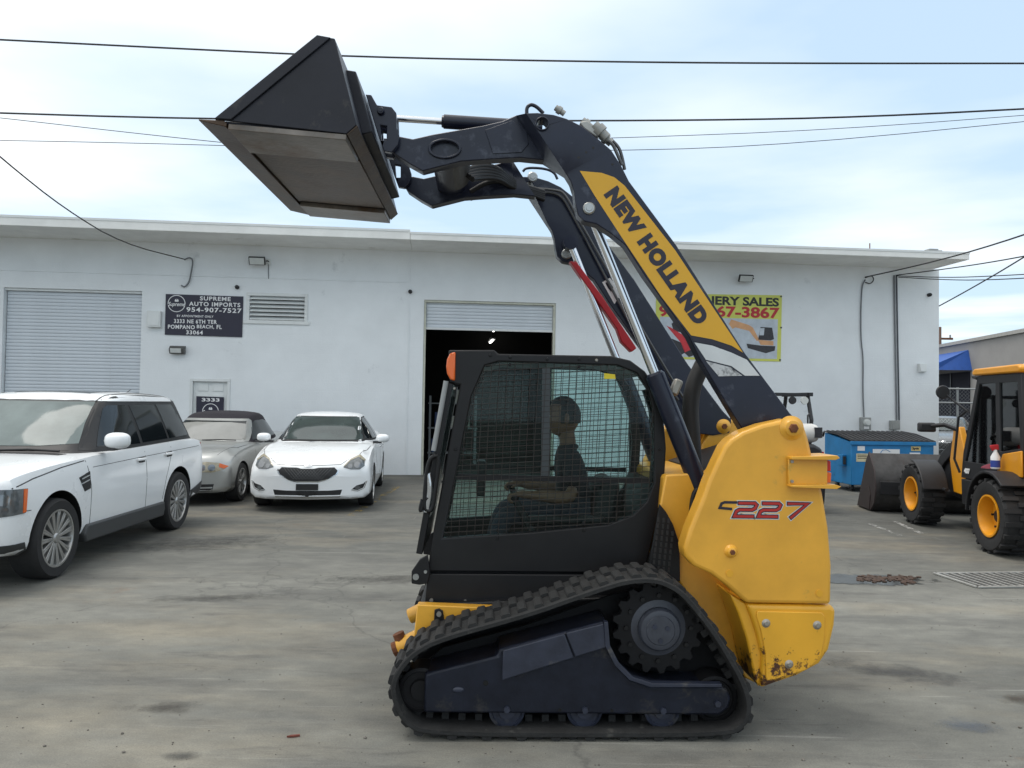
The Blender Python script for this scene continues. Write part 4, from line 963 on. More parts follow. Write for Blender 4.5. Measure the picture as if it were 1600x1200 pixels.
class Car:
    def __init__(s, name, label, x, y, yaw, paint, scale=1.0, group=None):
        s.root = thing(name, label, 'car', (x, y, 0), yaw, group); s.root.scale = (scale,)*3; s.paint = paint
    def body(s, st, bend, arches, well):
        def sec(r):
            x, zb, w, zs_, zt, cr = r; h = zs_-zb
            return [(0, zb), (0.70*w, zb), (0.90*w, zb+0.015), (0.965*w, zb+0.06), (0.985*w, zb+0.16*h), (0.995*w, zb+0.36*h), (w, zb+0.56*h), (0.992*w, zb+0.70*h), (0.985*w, zb+0.80*h),
                    (0.972*w, zb+0.90*h), (0.945*w, zs_-0.012), (0.905*w, zs_), (0.82*w, zs_+(zt-zs_)*cr), (0.62*w, zs_+(zt-zs_)*(0.55+0.45*cr)), (0.32*w, zs_+(zt-zs_)*0.95), (0, zt)]
        bm = loft(smooth_stations(st, 110), sec, bend)
        me = bpy.data.meshes.new('body'); bm.to_mesh(me); bm.free(); me.materials.append(s.paint); me.materials.append(well)
        o = bpy.data.objects.new('body', me); COL.objects.link(o)
        cuts = []
        for (ax, r, w) in arches:
            for sg in (-1, 1):
                cb = MB().cyl((ax, sg*(w-0.34), r[1]), (ax, sg*(w+0.3), r[1]), r[0], 48); cm = cb.mesh('cut'); cm.materials.append(well); co = bpy.data.objects.new('cut', cm); COL.objects.link(co); cuts.append(co)
                md = o.modifiers.new('arch', 'BOOLEAN'); md.object = co; md.operation = 'DIFFERENCE'; md.solver = 'EXACT'; md.material_mode = 'TRANSFER'
        dg = bpy.context.evaluated_depsgraph_get(); res = bpy.data.meshes.new_from_object(o.evaluated_get(dg)); bpy.data.objects.remove(o)
        for c in cuts: bpy.data.objects.remove(c)
        for p in res.polygons: p.use_smooth = True
        res.set_sharp_from_angle(angle=R(38)); res.name = 'body'
        s.bo = bpy.data.objects.new('body', res); COL.objects.link(s.bo); s.bo.parent = s.root
        bb = bmesh.new(); bb.from_mesh(res); s.bbvh = BVHTree.FromBMesh(bb); bb.free()
    def cabin(s, st, bend, m=None, name='cabin'):
        def sec(r):
            x, wb, zb, wr, zr = r; h = max(0.004, zr-zb); e = min(0.07, h*0.45)
            pts = [(0, zb), (wb, zb)]
            for t in (0.2, 0.4, 0.6, 0.8, 1.0): pts.append((wb+(wr-wb)*t+0.018*math.sin(math.pi*t), zb+(h-e)*t))
            return pts+[(wr-0.018, zr-e*0.55), (wr-0.055, zr-e*0.22), (wr-0.12, zr-e*0.05), (wr*0.55, zr+0.012*min(1, h*4)), (wr*0.25, zr+0.02*min(1, h*4)), (0, zr+0.022*min(1, h*4))]
        bm = loft(smooth_stations(st, 80), sec, bend)
        s.gbvh = BVHTree.FromBMesh(bm); me = bpy.data.meshes.new(name); bm.to_mesh(me); bm.free(); me.materials.append(m or s.paint)
        for p in me.polygons: p.use_smooth = True
        me.set_sharp_from_angle(angle=R(50))
        s.go = bpy.data.objects.new(name, me); COL.objects.link(s.go); s.go.parent = s.root
    def patch(s, name, poly, m, view='front', off=0.004, bvh=None, parent=None, h=0.05, both=False, depth=0.012, round_=0, d=None):
        """A panel laid on the skin: outline in (y,z) for front/rear, (x,z) for side, (x,y) for top."""
        bvh = bvh or s.bbvh
        if round_: poly = chaikin(poly, round_)
        B = []
        for i in range(len(poly)):
            a, b = Vector(poly[i]), Vector(poly[(i+1) % len(poly)]); k = max(1, int((b-a).length/h))
            for j in range(k): B.append(a.lerp(b, j/k))
        n = len(B); pts = list(B)
        x0, x1 = min(p.x for p in B), max(p.x for p in B); y0, y1 = min(p.y for p in B), max(p.y for p in B)
        def inside(q):
            c = False
            for i in range(n):
                a, b = B[i], B[i-1]
                if (a.y > q.y) != (b.y > q.y) and q.x < (b.x-a.x)*(q.y-a.y)/(b.y-a.y)+a.x: c = not c
            return c
        gx = x0+h*0.5
        while gx < x1:
            gy = y0+h*0.5
            while gy < y1:
                q = Vector((gx, gy))
                if inside(q) and min((q-b).length for b in B) > h*0.35: pts.append(q)
                gy += h
            gx += h
        r = delaunay_2d_cdt(pts, [(i, (i+1) % n) for i in range(n)], [], 1, 1e-6)
        V, F = r[0], r[2]; be = [(a, b) for a, b in r[1]]
        outs = []
        for sg in ((1, -1) if both else (1,)):
            top, bot = [], []
            for p in V:
                if view == 'front': o, dr = Vector((4, p.x*sg, p.y)), Vector((-1, 0, 0))
                elif view == 'rear': o, dr = Vector((-4, p.x*sg, p.y)), Vector((1, 0, 0))
                elif view == 'side': o, dr = Vector((p.x, 3*sg, p.y)), Vector((0, -sg, 0))
                elif view == 'top': o, dr = Vector((p.x, p.y*sg, 4)), Vector((0, 0, -1))
                else:                                       # 'corner': outline seen from 45 degrees at the front
                    c_ = Vector((0.7071, 0.7071*sg, 0)); t_ = Vector((-0.7071*sg, 0.7071, 0))*sg
                    o, dr = c_*5+t_*p.x+Vector((0, 0, p.y)), -c_
                hit, nn, _, _ = bvh.ray_cast(o, dr)
                if hit is None: hit, nn, _, _ = bvh.find_nearest(o+dr*(2.0 if view != 'side' else 2.2))
                if nn.dot(dr) > 0: nn = -nn
                top.append(hit+nn*off); bot.append(hit-nn*depth)
            mb = MB(); tv = [mb.bm.verts.new(p) for p in top]; bv = [mb.bm.verts.new(p) for p in bot]
            cnt = {}
            for f in F:
                for i in range(len(f)): e = tuple(sorted((f[i], f[(i+1) % len(f)]))); cnt[e] = cnt.get(e, 0)+1
                try: mb.bm.faces.new([tv[i] for i in f])
                except ValueError: pass
            for (a, b), c in cnt.items():
                if c == 1: mb.bm.faces.new((tv[a], tv[b], bv[b], bv[a]))
            outs.append(mb.build(name, m, parent or s.root, smooth=45))
        return outs
    def line(s, name, pts, w, m, view='side', **kw):
        P = [Vector(p) for p in pts]; L, Rr = [], []
        for k, p in enumerate(P):
            d = (P[min(k+1, len(P)-1)]-P[max(k-1, 0)]).normalized(); n = Vector((-d.y, d.x))*w/2; L.append(tuple(p+n)); Rr.append(tuple(p-n))
        return s.patch(name, L+Rr[::-1], m, view, off=kw.pop('off', 0.0012), h=kw.pop('h', 0.06), depth=0.003, **kw)
def make_wheel(car, x, y, r, wdt, rim_r, nsp, m_tyre, m_rim, sg, spoke_w=0.022, pair=0.0, steer=0.0):
    t = [(rim_r*0.97, -wdt*0.42), (rim_r*1.02, -wdt*0.48), (r*0.93, -wdt*0.5), (r*0.985, -wdt*0.40), (r, -wdt*0.25), (r, wdt*0.25), (r*0.985, wdt*0.40), (r*0.93, wdt*0.5), (rim_r*1.02, wdt*0.48), (rim_r*0.97, wdt*0.42)]
    tyre = MB().lathe(t, (0, 0, 0), 'y', 48, caps=False).build('wheel', m_tyre, car.root, smooth=35); tyre.location = (x, y, r); tyre.rotation_euler = (0, 0, steer)
    o = sg*wdt*0.44
    MB().lathe([(rim_r*1.0, o), (rim_r*1.0, o+sg*0.008), (rim_r*0.94, o+sg*0.008), (rim_r*0.90, o-sg*0.02), (rim_r*0.88, -o*0.8)], (0, 0, 0), 'y', 48, caps=False).build('rim', m_rim, tyre, smooth=35)
    MB().lathe([(0, o-sg*0.09), (rim_r*0.72, o-sg*0.09), (rim_r*0.72, o-sg*0.10), (0, o-sg*0.10)], (0, 0, 0), 'y', 32).build('brake_disc', M_['grey_metal'], tyre)
    MB().lathe([(rim_r*0.9, o-sg*0.13), (0, o-sg*0.13)], (0, 0, 0), 'y', 32).build('wheel_backing', M_['dark_room'], tyre)
    MB().lathe([(0, o), (rim_r*0.13, o), (rim_r*0.17, o-sg*0.008), (rim_r*0.24, o-sg*0.03), (rim_r*0.24, o-sg*0.06)], (0, 0, 0), 'y', 24).build('hub_cap', m_rim, tyre, smooth=35)
    for k in range(nsp):
        for pp in ((-pair, pair) if pair else (0,)):
            a = 2*math.pi*k/nsp+pp
            b = MB(); q0, q1 = rim_r*0.16, rim_r*0.93
            ca, sa = math.cos(a), math.sin(a)
            def P(u_, v_, w_): return (u_*ca-v_*sa, w_, u_*sa+v_*ca)
            f0, f1 = o-sg*0.012, o+sg*0.0
            va = [b.bm.verts.new(P(q0, -spoke_w*0.8, f0)), b.bm.verts.new(P(q1, -spoke_w, f1)), b.bm.verts.new(P(q1, spoke_w, f1)), b.bm.verts.new(P(q0, spoke_w*0.8, f0))]
            vb = [b.bm.verts.new(P(q0, -spoke_w, f0-sg*0.04)), b.bm.verts.new(P(q1, -spoke_w*1.2, f1-sg*0.03)), b.bm.verts.new(P(q1, spoke_w*1.2, f1-sg*0.03)), b.bm.verts.new(P(q0, spoke_w, f0-sg*0.04))]
            b.bm.faces.new(va); b.bm.faces.new(vb[::-1])
            for i in range(4): b.bm.faces.new((va[i], va[(i+1) % 4], vb[(i+1) % 4], vb[i]))
            b.build('spoke', m_rim, tyre, bevel=0.003)
    return tyre
def add_mirror(car, x, y, z, m, sg, sz=(0.10, 0.13, 0.085)):
    b = MB().sphere((0, 0, 0), 1.0, 20, sz); bm = b.bm
    for v in bm.verts:
        if v.co.x < -sz[0]*0.55: v.co.x = -sz[0]*0.55
        v.co.z = math.copysign(abs(v.co.z/sz[2])**0.7*sz[2], v.co.z); v.co.y = math.copysign(abs(v.co.y/sz[1])**0.75*sz[1], v.co.y)
    o = b.build('door_mirror', m, car.root, smooth=50, loc=(x, y, z))
    MB().prism([(-0.05, -sz[2]*0.7), (0.04, -sz[2]*0.7), (0.05, -sz[2]*1.25), (-0.06, -sz[2]*1.25)], -sg*0.02, -sg*(sz[1]+0.05)).build('mirror_stalk', M_['black_metal'], o)
    return o
c_white = mat('white_car_paint', (0.82, 0.84, 0.85), 0.28, var=0.03, scale=1.5, coat=0.6); c_silver = mat('silver_car_paint', (0.40, 0.41, 0.40), 0.32, metal=0.55, var=0.04, coat=0.6)
c_black = mat('car_black_trim', (0.014, 0.014, 0.015), 0.5); c_gap = mat('panel_gap', (0.05, 0.05, 0.052), 0.7); c_dark = mat('tinted_glass', (0.010, 0.013, 0.015), 0.05, var=0.05, spec=0.6)
c_tyre = mat('tyre_rubber', (0.018, 0.018, 0.019), 0.75, var=0.25, scale=20); c_alloy = mat('silver_alloy', (0.42, 0.42, 0.41), 0.3, metal=0.75, var=0.08); c_chrome = mat('car_chrome', (0.66, 0.67, 0.68), 0.12, metal=1.0)
c_lens = mat('headlamp_lens', (0.10, 0.11, 0.115), 0.08, var=0.35, scale=18, coat=0.8); c_lens_warm = mat('aged_headlamp_lens', (0.36, 0.32, 0.23), 0.15, var=0.3, scale=18, coat=0.7)
c_shade = mat('sunshade_behind_glass', (0.26, 0.26, 0.245), 0.06, var=0.12, scale=2.0, spec=0.7); c_screen = mat('windscreen_glass', (0.17, 0.20, 0.195), 0.06, var=0.25, scale=1.6, spec=0.12)
c_mesh = mat('grille_grey', (0.10, 0.10, 0.10), 0.4)
c_proj = mat('lamp_projector_glass', (0.22, 0.23, 0.24), 0.1, metal=0.6, coat=0.6)
c_sill = mat('grey_sill', (0.045, 0.048, 0.05), 0.5)

# ---- white off-roader
suv = Car('white_off_roader', 'white boxy sport utility vehicle with black pillars and silver many-spoked wheels', -5.05, 8.30, R(-88.6), c_white, 0.97)
def bend_suv(x, y):
    k = 0.0
    if x > 1.2: k -= 0.20*((x-1.2)/1.05)**2*(abs(y)/0.95)**2.6
    if x < -1.6: k += 0.12*((-x-1.6)/0.75)**2*(abs(y)/0.95)**3
    return k
suv.body([(-2.36,0.50,0.86,0.95,0.97,0.5),(-2.33,0.40,0.92,1.05,1.07,0.5),(-2.25,0.34,0.945,1.12,1.14,0.5),(-1.6,0.30,0.96,1.15,1.165,0.5),(-0.6,0.28,0.962,1.135,1.15,0.5),(0.5,0.28,0.962,1.11,1.125,0.5),(0.95,0.28,0.96,1.085,1.125,0.6),(1.5,0.28,0.96,1.055,1.10,0.65),(2.0,0.30,0.95,1.01,1.055,0.7),(2.18,0.33,0.935,0.97,1.01,0.7),(2.25,0.38,0.91,0.90,0.93,0.7),(2.28,0.46,0.88,0.80,0.82,0.7)], bend_suv,
         [(1.3725, (0.43, 0.385), 0.96), (-1.3725, (0.43, 0.385), 0.96)], c_black)
def bend_suvg(x, y): return -0.16*max(0, min(1, (x+0.2)/1.0))*(abs(y)/0.75)**2+0.05*max(0, min(1, (-x-1.4)/0.7))*(abs(y)/0.75)**2
suv.cabin([(0.90,0.80,1.10,0.74,1.118),(0.70,0.84,1.09,0.73,1.24),(0.45,0.88,1.09,0.71,1.42),(0.20,0.895,1.09,0.695,1.60),(0.02,0.90,1.09,0.69,1.685),(-0.25,0.905,1.09,0.70,1.725),(-0.9,0.905,1.09,0.70,1.74),(-1.5,0.90,1.09,0.69,1.725),(-1.85,0.885,1.09,0.67,1.695),(-1.98,0.87,1.09,0.66,1.62),(-2.10,0.86,1.09,0.68,1.40),(-2.20,0.85,1.09,0.72,1.15)], bend_suvg, c_black)
suv.patch('roof_panel', [(0.06,-0.60),(-0.05,-0.66),(-1.90,-0.645),(-1.98,-0.55),(-1.98,0.55),(-1.90,0.645),(-0.05,0.66),(0.06,0.60),(0.13,0.3),(0.15,0),(0.13,-0.3)], c_white, 'top', 0.006, suv.gbvh, h=0.07)
# glazing: black band round the whole side, panes on top
suv.patch('side_glass_band', [(0.66,1.135),(0.14,1.60),(0.02,1.645),(-1.72,1.645),(-2.02,1.19),(-1.0,1.165),(0.0,1.145)], c_black, 'side', 0.003, suv.gbvh, both=True, h=0.06)
for po in ([(0.44,1.165),(0.10,1.565),(0.02,1.60),(-0.33,1.60),(-0.40,1.16)], [(-0.47,1.165),(-0.42,1.60),(-1.08,1.605),(-1.16,1.18)], [(-1.22,1.18),(-1.14,1.605),(-1.66,1.605),(-1.90,1.20)]):
    suv.patch('side_window', po, c_dark, 'side', 0.007, suv.gbvh, both=True, h=0.07)
suv.patch('windscreen_surround', [(-0.74,1.14),(-0.69,1.40),(-0.64,1.66),(0.64,1.66),(0.69,1.40),(0.74,1.14)], c_black, 'front', 0.003, suv.gbvh, h=0.07)
suv.patch('windscreen', [(-0.70,1.205),(-0.65,1.40),(-0.61,1.635),(0.61,1.635),(0.65,1.40),(0.70,1.205),(0.4,1.185),(-0.4,1.185)], c_screen, 'front', 0.007, suv.gbvh, h=0.07)
suv.patch('cant_rail', [(0.10,1.645),(-1.74,1.645),(-1.80,1.69),(-0.1,1.715),(0.08,1.68)], c_white, 'side', 0.007, suv.gbvh, both=True, h=0.05)
suv.patch('sunroof', [(-0.15,-0.42),(-0.15,0.42),(-0.85,0.42),(-0.85,-0.42)], c_dark, 'top', 0.010, suv.gbvh, h=0.1)
for s_ in (-1, 1):
    suv.patch('roof_ditch', [(0.08, s_*0.60),(-1.8, s_*0.575),(-1.8, s_*0.590),(0.08, s_*0.615)], c_black, 'top', 0.0085, suv.gbvh, h=0.1)
suv.patch('rear_window', [(-0.6,1.22),(-0.56,1.58),(0.56,1.58),(0.6,1.22)], c_dark, 'rear', 0.006, suv.gbvh, h=0.08)
suv.patch('cowl', [(0.98,-0.72),(0.98,0.72),(0.84,0.72),(0.84,-0.72)], c_black, 'top', 0.004, h=0.08)
for (y0, y1) in ((-0.55, 0.08), (0.05, 0.66)):
    MB().tube([(0.93, y0, 1.150), (0.86, (y0+y1)/2, 1.158), (0.86, y1, 1.145)], 0.012, 8).build('wiper', c_black, suv.root)
# panel gaps, vent, lamps, sills, bumper skirt
for ln_ in ([(0.86,1.06),(0.80,0.80),(0.80,0.42)], [(-0.43,1.13),(-0.44,0.80),(-0.44,0.42)], [(-1.18,1.14),(-1.12,0.95),(-0.98,0.72),(-0.90,0.45)]): suv.line('panel_gap', ln_, 0.008, c_gap, both=True)
suv.line('bonnet_gap', [(0.88,1.055),(1.3,1.02),(1.75,0.96),(2.02,0.90)], 0.010, c_gap, both=True)
suv.line('swage_line', [(0.75,0.98),(0.0,1.00),(-1.0,1.02),(-2.1,1.04)], 0.006, c_gap, both=True, off=0.0006)
suv.patch('wing_vent', [(1.02,0.90),(0.82,0.945),(0.82,0.775),(0.93,0.755)], c_black, 'side', 0.006, both=True, h=0.04)
for z in (0.90, 0.855): suv.patch('vent_blade', [(0.99,z-0.012),(0.84,z+0.015),(0.84,z+0.002),(0.98,z-0.024)], c_chrome, 'side', 0.012, both=True, h=0.04)
for s_ in (-1, 1): MB().prism([(0.90,0.245),(-0.90,0.245),(-0.94,0.33),(-0.92,0.42),(0.88,0.42),(0.93,0.33)], s_*0.86, s_*0.977).build('sill', c_sill, suv.root, bevel=0.02)
suv.patch('rear_skirt', [(-1.83,0.33),(-2.25,0.42),(-2.28,0.56),(-1.80,0.46)], c_sill, 'side', 0.010, both=True, h=0.08)
suv.patch('front_skirt', [(1.82,0.28),(2.15,0.30),(2.20,0.43),(1.80,0.42)], c_sill, 'side', 0.010, both=True, h=0.06)
suv.patch('front_skirt', [(-0.8,0.34),(0.8,0.34),(0.8,0.45),(-0.8,0.45)], c_sill, 'front', 0.010, h=0.08)
hl = suv.patch('headlamp', [(-1.20,0.655),(-0.66,0.68),(-0.64,0.885),(-0.90,0.90),(-1.20,0.905)], c_lens, 'corner', 0.008, both=True, h=0.04)
for sg_, h_ in zip((1, -1), hl):
    pass
suv.patch('indicator_lens', [(-0.69,0.684),(-0.66,0.688),(-0.645,0.88),(-0.68,0.885)], m_amber, 'corner', 0.013, both=True, h=0.04)
for cx, cz, rr in ((-1.04, 0.80, 0.060), (-0.85, 0.81, 0.048), (-0.84, 0.725, 0.028)): suv.patch('lamp_projector', ring_pts(cx, cz, rr, rr, 18), c_proj, 'corner', 0.012, both=True, h=0.03)
suv.patch('grille', [(-0.48,0.74),(0.48,0.74),(0.52,0.90),(-0.52,0.90)], c_black, 'front', 0.008, h=0.07)
for z in (0.78, 0.82, 0.86): suv.patch('grille_bar', [(-0.47,z),(0.47,z),(0.47,z+0.012),(-0.47,z+0.012)], c_alloy, 'front', 0.014, h=0.07)
suv.patch('fog_lamp', ring_pts(-1.02, 0.545, 0.035, 0.04, 18), c_lens, 'corner', 0.008, both=True, h=0.03)
suv.line('bumper_gap', [(1.80,0.69),(2.0,0.70),(2.15,0.71)], 0.007, c_gap, both=True)
for (x, z) in ((-0.28, 0.985), (-1.03, 1.00)):
    for s_ in (-1, 1):
        MB().box((x, s_*0.972, z), (0.20, 0.025, 0.032)).build('door_handle', c_white, suv.root, bevel=0.010)
        MB().box((x-0.03, s_*0.958, z-0.008), (0.13, 0.012, 0.06)).build('handle_recess', c_gap, suv.root, bevel=0.005)
for s_ in (-1, 1): add_mirror(suv, 0.50, s_*1.06, 1.24, c_white, s_)
for x in (1.3725, -1.3725):
    for s_ in (-1, 1): make_wheel(suv, x, s_*0.835, 0.372, 0.265, 0.268, 15, c_tyre, c_alloy, s_, 0.011, 0.055)
MB().tube([(-1.55, 0.15, 1.735), (-1.72, 0.15, 1.80)], [0.008, 0.004], 6).build('aerial', c_black, suv.root)
suv.patch('tail_lamp', [(-0.92,0.85),(-0.78,0.85),(-0.78,1.08),(-0.90,1.08)], m_redlens, 'rear', 0.008, both=True, h=0.05)

# ---- white saloon
sed = Car('white_saloon', 'white four-door saloon with dark hexagonal grille parked beside the open bay', -3.22, 13.50, R(-83.3), c_white, 0.98)
def bend_sed(x, y):
    k = 0.0
    if x > 1.3: k -= 0.34*((x-1.3)/1.1)**2*(abs(y)/0.92)**2.4
    if x < -1.6: k += 0.2*((-x-1.6)/0.95)**2*(abs(y)/0.92)**2.6
    return k
sed.body([(-2.56,0.50,0.80,0.88,0.93,0.6),(-2.52,0.36,0.86,0.96,1.04,0.6),(-2.4,0.26,0.89,1.0,1.09,0.6),(-1.9,0.20,0.92,0.99,1.08,0.6),(-1.0,0.18,0.925,0.965,1.0,0.6),(0.0,0.18,0.925,0.945,0.98,0.6),(0.9,0.18,0.925,0.93,0.985,0.6),(1.3,0.18,0.92,0.89,0.965,0.75),(1.8,0.18,0.915,0.81,0.90,0.8),(2.15,0.18,0.905,0.73,0.81,0.8),(2.30,0.19,0.895,0.67,0.74,0.8),(2.375,0.21,0.88,0.60,0.66,0.8),(2.40,0.25,0.86,0.52,0.55,0.8)], bend_sed,
         [(1.4225, (0.36, 0.325), 0.925), (-1.4225, (0.36, 0.325), 0.925)], c_black)
def bend_sedg(x, y): return -0.22*max(0, min(1, (x+0.3)/1.2))*(abs(y)/0.75)**2+0.18*max(0, min(1, (-x-0.7)/1.0))*(abs(y)/0.75)**2
sed.cabin([(1.05,0.76,0.94,0.68,0.965),(0.85,0.80,0.93,0.66,1.06),(0.5,0.84,0.93,0.63,1.235),(0.15,0.86,0.93,0.60,1.375),(-0.1,0.865,0.93,0.59,1.43),(-0.5,0.865,0.93,0.59,1.45),(-0.95,0.86,0.93,0.58,1.425),(-1.25,0.85,0.93,0.575,1.36),(-1.6,0.82,0.94,0.58,1.22),(-1.95,0.78,0.96,0.62,1.06)], bend_sedg)
sed.patch('windscreen_surround', [(-0.70,0.99),(-0.64,1.20),(-0.565,1.395),(0.565,1.395),(0.64,1.20),(0.70,0.99)], c_black, 'front', 0.002, sed.gbvh, h=0.06)
sed.patch('windscreen', [(-0.675,1.015),(-0.62,1.20),(-0.55,1.38),(0.55,1.38),(0.62,1.20),(0.675,1.015)], mat('clear_dark_screen', (0.035, 0.05, 0.048), 0.03, var=0.3, scale=2.5, spec=0.8), 'front', 0.006, sed.gbvh, h=0.06)
sed.patch('side_glass_band', [(0.72,1.0),(0.25,1.30),(-0.1,1.385),(-0.6,1.395),(-1.05,1.35),(-1.5,1.10),(-1.2,1.02),(0.0,0.985)], c_black, 'side', 0.002, sed.gbvh, both=True, h=0.06)
for po in ([(0.55,1.03),(0.22,1.27),(-0.06,1.36),(-0.30,1.37),(-0.30,1.01)], [(-0.36,1.01),(-0.36,1.37),(-0.60,1.375),(-1.0,1.335),(-1.30,1.15),(-1.2,1.04)]): sed.patch('side_window', po, c_dark, 'side', 0.006, sed.gbvh, both=True, h=0.07)
sed.patch('rear_window', [(-0.58,1.10),(-0.50,1.36),(0.50,1.36),(0.58,1.10)], c_dark, 'rear', 0.006, sed.gbvh, h=0.08)
for (y0, y1) in ((-0.60, 0.0), (0.02, 0.62)): MB().tube([(1.10, y0, 1.005), (1.02, (y0+y1)/2, 1.012), (0.98, y1, 1.0)], 0.010, 8).build('wiper', c_black, sed.root)
gp = [(-0.43,0.625),(-0.38,0.672),(-0.16,0.668),(-0.09,0.655),(0.09,0.655),(0.16,0.668),(0.38,0.672),(0.43,0.625),(0.40,0.570),(0.25,0.497),(0.15,0.472),(-0.15,0.472),(-0.25,0.497),(-0.40,0.570)]
sed.patch('grille_surround', [(y*1.055, 0.572+(z-0.572)*1.13) for y, z in gp], c_chrome, 'front', 0.006, h=0.04)
gr = sed.patch('grille', gp, c_black, 'front', 0.011, h=0.04)[0]
for k in range(-9, 10):
    for sl_ in (-1, 1):
        y0 = k*0.045
        seg_ = [(y0-sl_*0.07, 0.505), (y0+sl_*0.07, 0.655)]
        
        if max(abs(a) for a, b in seg_) > 0.40 or abs(seg_[0][0]) > 0.24: continue
        if abs(seg_[0][0]-seg_[1][0]) < 0.1: continue
        sed.line('grille_mesh', seg_, 0.005, c_mesh, 'front', off=0.014, h=0.05, parent=gr)
sed.patch('number_plate', [(-0.16,0.345),(0.16,0.345),(0.16,0.435),(-0.16,0.435)], c_black, 'front', 0.018, h=0.05)
sed.patch('lower_intake', [(-0.50,0.345),(-0.47,0.245),(0.47,0.245),(0.50,0.345),(0.3,0.335),(-0.3,0.335)], c_black, 'front', 0.004, h=0.05)
sed.patch('lower_intake_trim', [(-0.48,0.243),(0.48,0.243),(0.47,0.230),(-0.47,0.230)], c_chrome, 'front', 0.006, h=0.05)
sed.patch('badge', ring_pts(0, 0.700, 0.062, 0.022, 20), c_chrome, 'front', 0.008, h=0.03)
hp = [(0.72,0.835),(0.80,0.765),(0.805,0.68),(0.74,0.635),(0.62,0.64),(0.51,0.672),(0.60,0.775)]
sed.patch('headlamp', hp, c_lens, 'front', 0.006, both=True, h=0.035)
sed.patch('headlamp_eyebrow', [(0.725,0.84),(0.81,0.765),(0.80,0.745),(0.71,0.81),(0.60,0.765),(0.53,0.69),(0.51,0.685),(0.60,0.785)], c_lens_warm, 'front', 0.010, both=True, h=0.03)
for cy, cz, rr in ((0.70, 0.70, 0.045), (0.60, 0.685, 0.034)): sed.patch('lamp_projector', ring_pts(cy, cz, rr, rr, 18), c_proj, 'front', 0.010, both=True, h=0.03)
fp = [(0.64,0.345),(0.72,0.325),(0.80,0.36),(0.835,0.455),(0.80,0.42),(0.70,0.395)]
sed.patch('fog_lamp_recess', fp, c_black, 'front', 0.004, both=True, h=0.035)
sed.patch('fog_lamp', ring_pts(0.715, 0.362, 0.036, 0.03, 16), c_lens, 'front', 0.010, both=True, h=0.03)
sed.line('fog_trim', [(0.63,0.335),(0.72,0.312),(0.81,0.352),(0.85,0.46)], 0.010, c_chrome, 'front', off=0.006, both=True, h=0.04)
sed.line('bonnet_gap', [(-0.58,0.79),(-0.47,0.715),(-0.2,0.705),(0.2,0.705),(0.47,0.715),(0.58,0.79)], 0.007, c_gap, 'front', h=0.04)
sed.line('bonnet_gap', [(2.0,0.70),(1.5,0.80),(1.0,0.83)], 0.008, c_gap, 'top', both=True)
for ln_ in ([(0.75,0.96),(0.78,0.60),(0.74,0.28)], [(-0.33,0.96),(-0.33,0.30)], [(-1.28,0.97),(-1.1,0.65),(-1.0,0.32)]): sed.line('panel_gap', ln_, 0.007, c_gap, both=True)
for x in (-0.15, -1.0):
    for s_ in (-1, 1): MB().box((x, s_*0.932, 0.86), (0.19, 0.03, 0.03)).build('door_handle', c_chrome, sed.root, bevel=0.010)
for s_ in (-1, 1): add_mirror(sed, 0.55, s_*1.0, 1.035, c_white, s_, (0.09, 0.115, 0.072))
for x in (1.4225, -1.4225):
    for s_ in (-1, 1): make_wheel(sed, x, s_*0.80, 0.325, 0.235, 0.235, 10, c_tyre, c_alloy, s_, 0.014)
sed.patch('tail_lamp', [(0.50,0.78),(0.84,0.80),(0.84,0.94),(0.52,0.93)], m_redlens, 'rear', 0.006, both=True, h=0.05)
sed.patch('chin', [(-0.75,0.185),(0.75,0.185),(0.72,0.222),(-0.72,0.222)], c_black, 'front', 0.004, h=0.06)

# ---- silver convertible with a black fabric roof
cv = Car('silver_convertible', 'silver convertible with black fabric roof and pale sunshade behind its windscreen', -5.22, 13.72, R(-88.0), c_silver, 0.98)
def bend_cv(x, y):
    k = 0.0
    if x > 1.2: k -= 0.32*((x-1.2)/0.95)**2*(abs(y)/0.87)**2.3
    if x < -1.4: k += 0.18*((-x-1.4)/0.85)**2*(abs(y)/0.87)**2.6
    return k
cv.body([(-2.24,0.46,0.76,0.84,0.90,0.6),(-2.20,0.34,0.82,0.93,0.99,0.6),(-2.05,0.24,0.85,0.97,1.03,0.6),(-1.5,0.20,0.87,0.965,1.03,0.6),(-0.8,0.18,0.872,0.93,0.96,0.6),(0.2,0.18,0.872,0.905,0.94,0.6),(0.85,0.18,0.872,0.885,0.96,0.65),(1.3,0.18,0.87,0.845,0.93,0.8),(1.7,0.18,0.865,0.78,0.865,0.8),(1.95,0.19,0.855,0.71,0.79,0.8),(2.06,0.20,0.845,0.64,0.70,0.8),(2.11,0.24,0.82,0.54,0.57,0.8)], bend_cv,
         [(1.33, (0.345, 0.315), 0.872), (-1.33, (0.345, 0.315), 0.872)], c_black)
def bend_cvg(x, y): return -0.20*max(0, min(1, (x+0.2)/1.0))*(abs(y)/0.7)**2+0.12*max(0, min(1, (-x-0.6)/0.8))*(abs(y)/0.7)**2
cv.cabin([(0.82,0.72,0.90,0.66,0.935),(0.60,0.76,0.89,0.635,1.06),(0.35,0.785,0.89,0.605,1.21),(0.12,0.80,0.89,0.585,1.325),(-0.1,0.80,0.89,0.585,1.40),(-0.5,0.80,0.89,0.585,1.435),(-0.85,0.79,0.90,0.57,1.395),(-1.15,0.77,0.92,0.56,1.26),(-1.40,0.74,0.93,0.57,1.05)], bend_cvg, mat('black_fabric_roof', (0.016, 0.014, 0.02), 0.9, bump=0.3, bscale=300), 'fabric_roof')
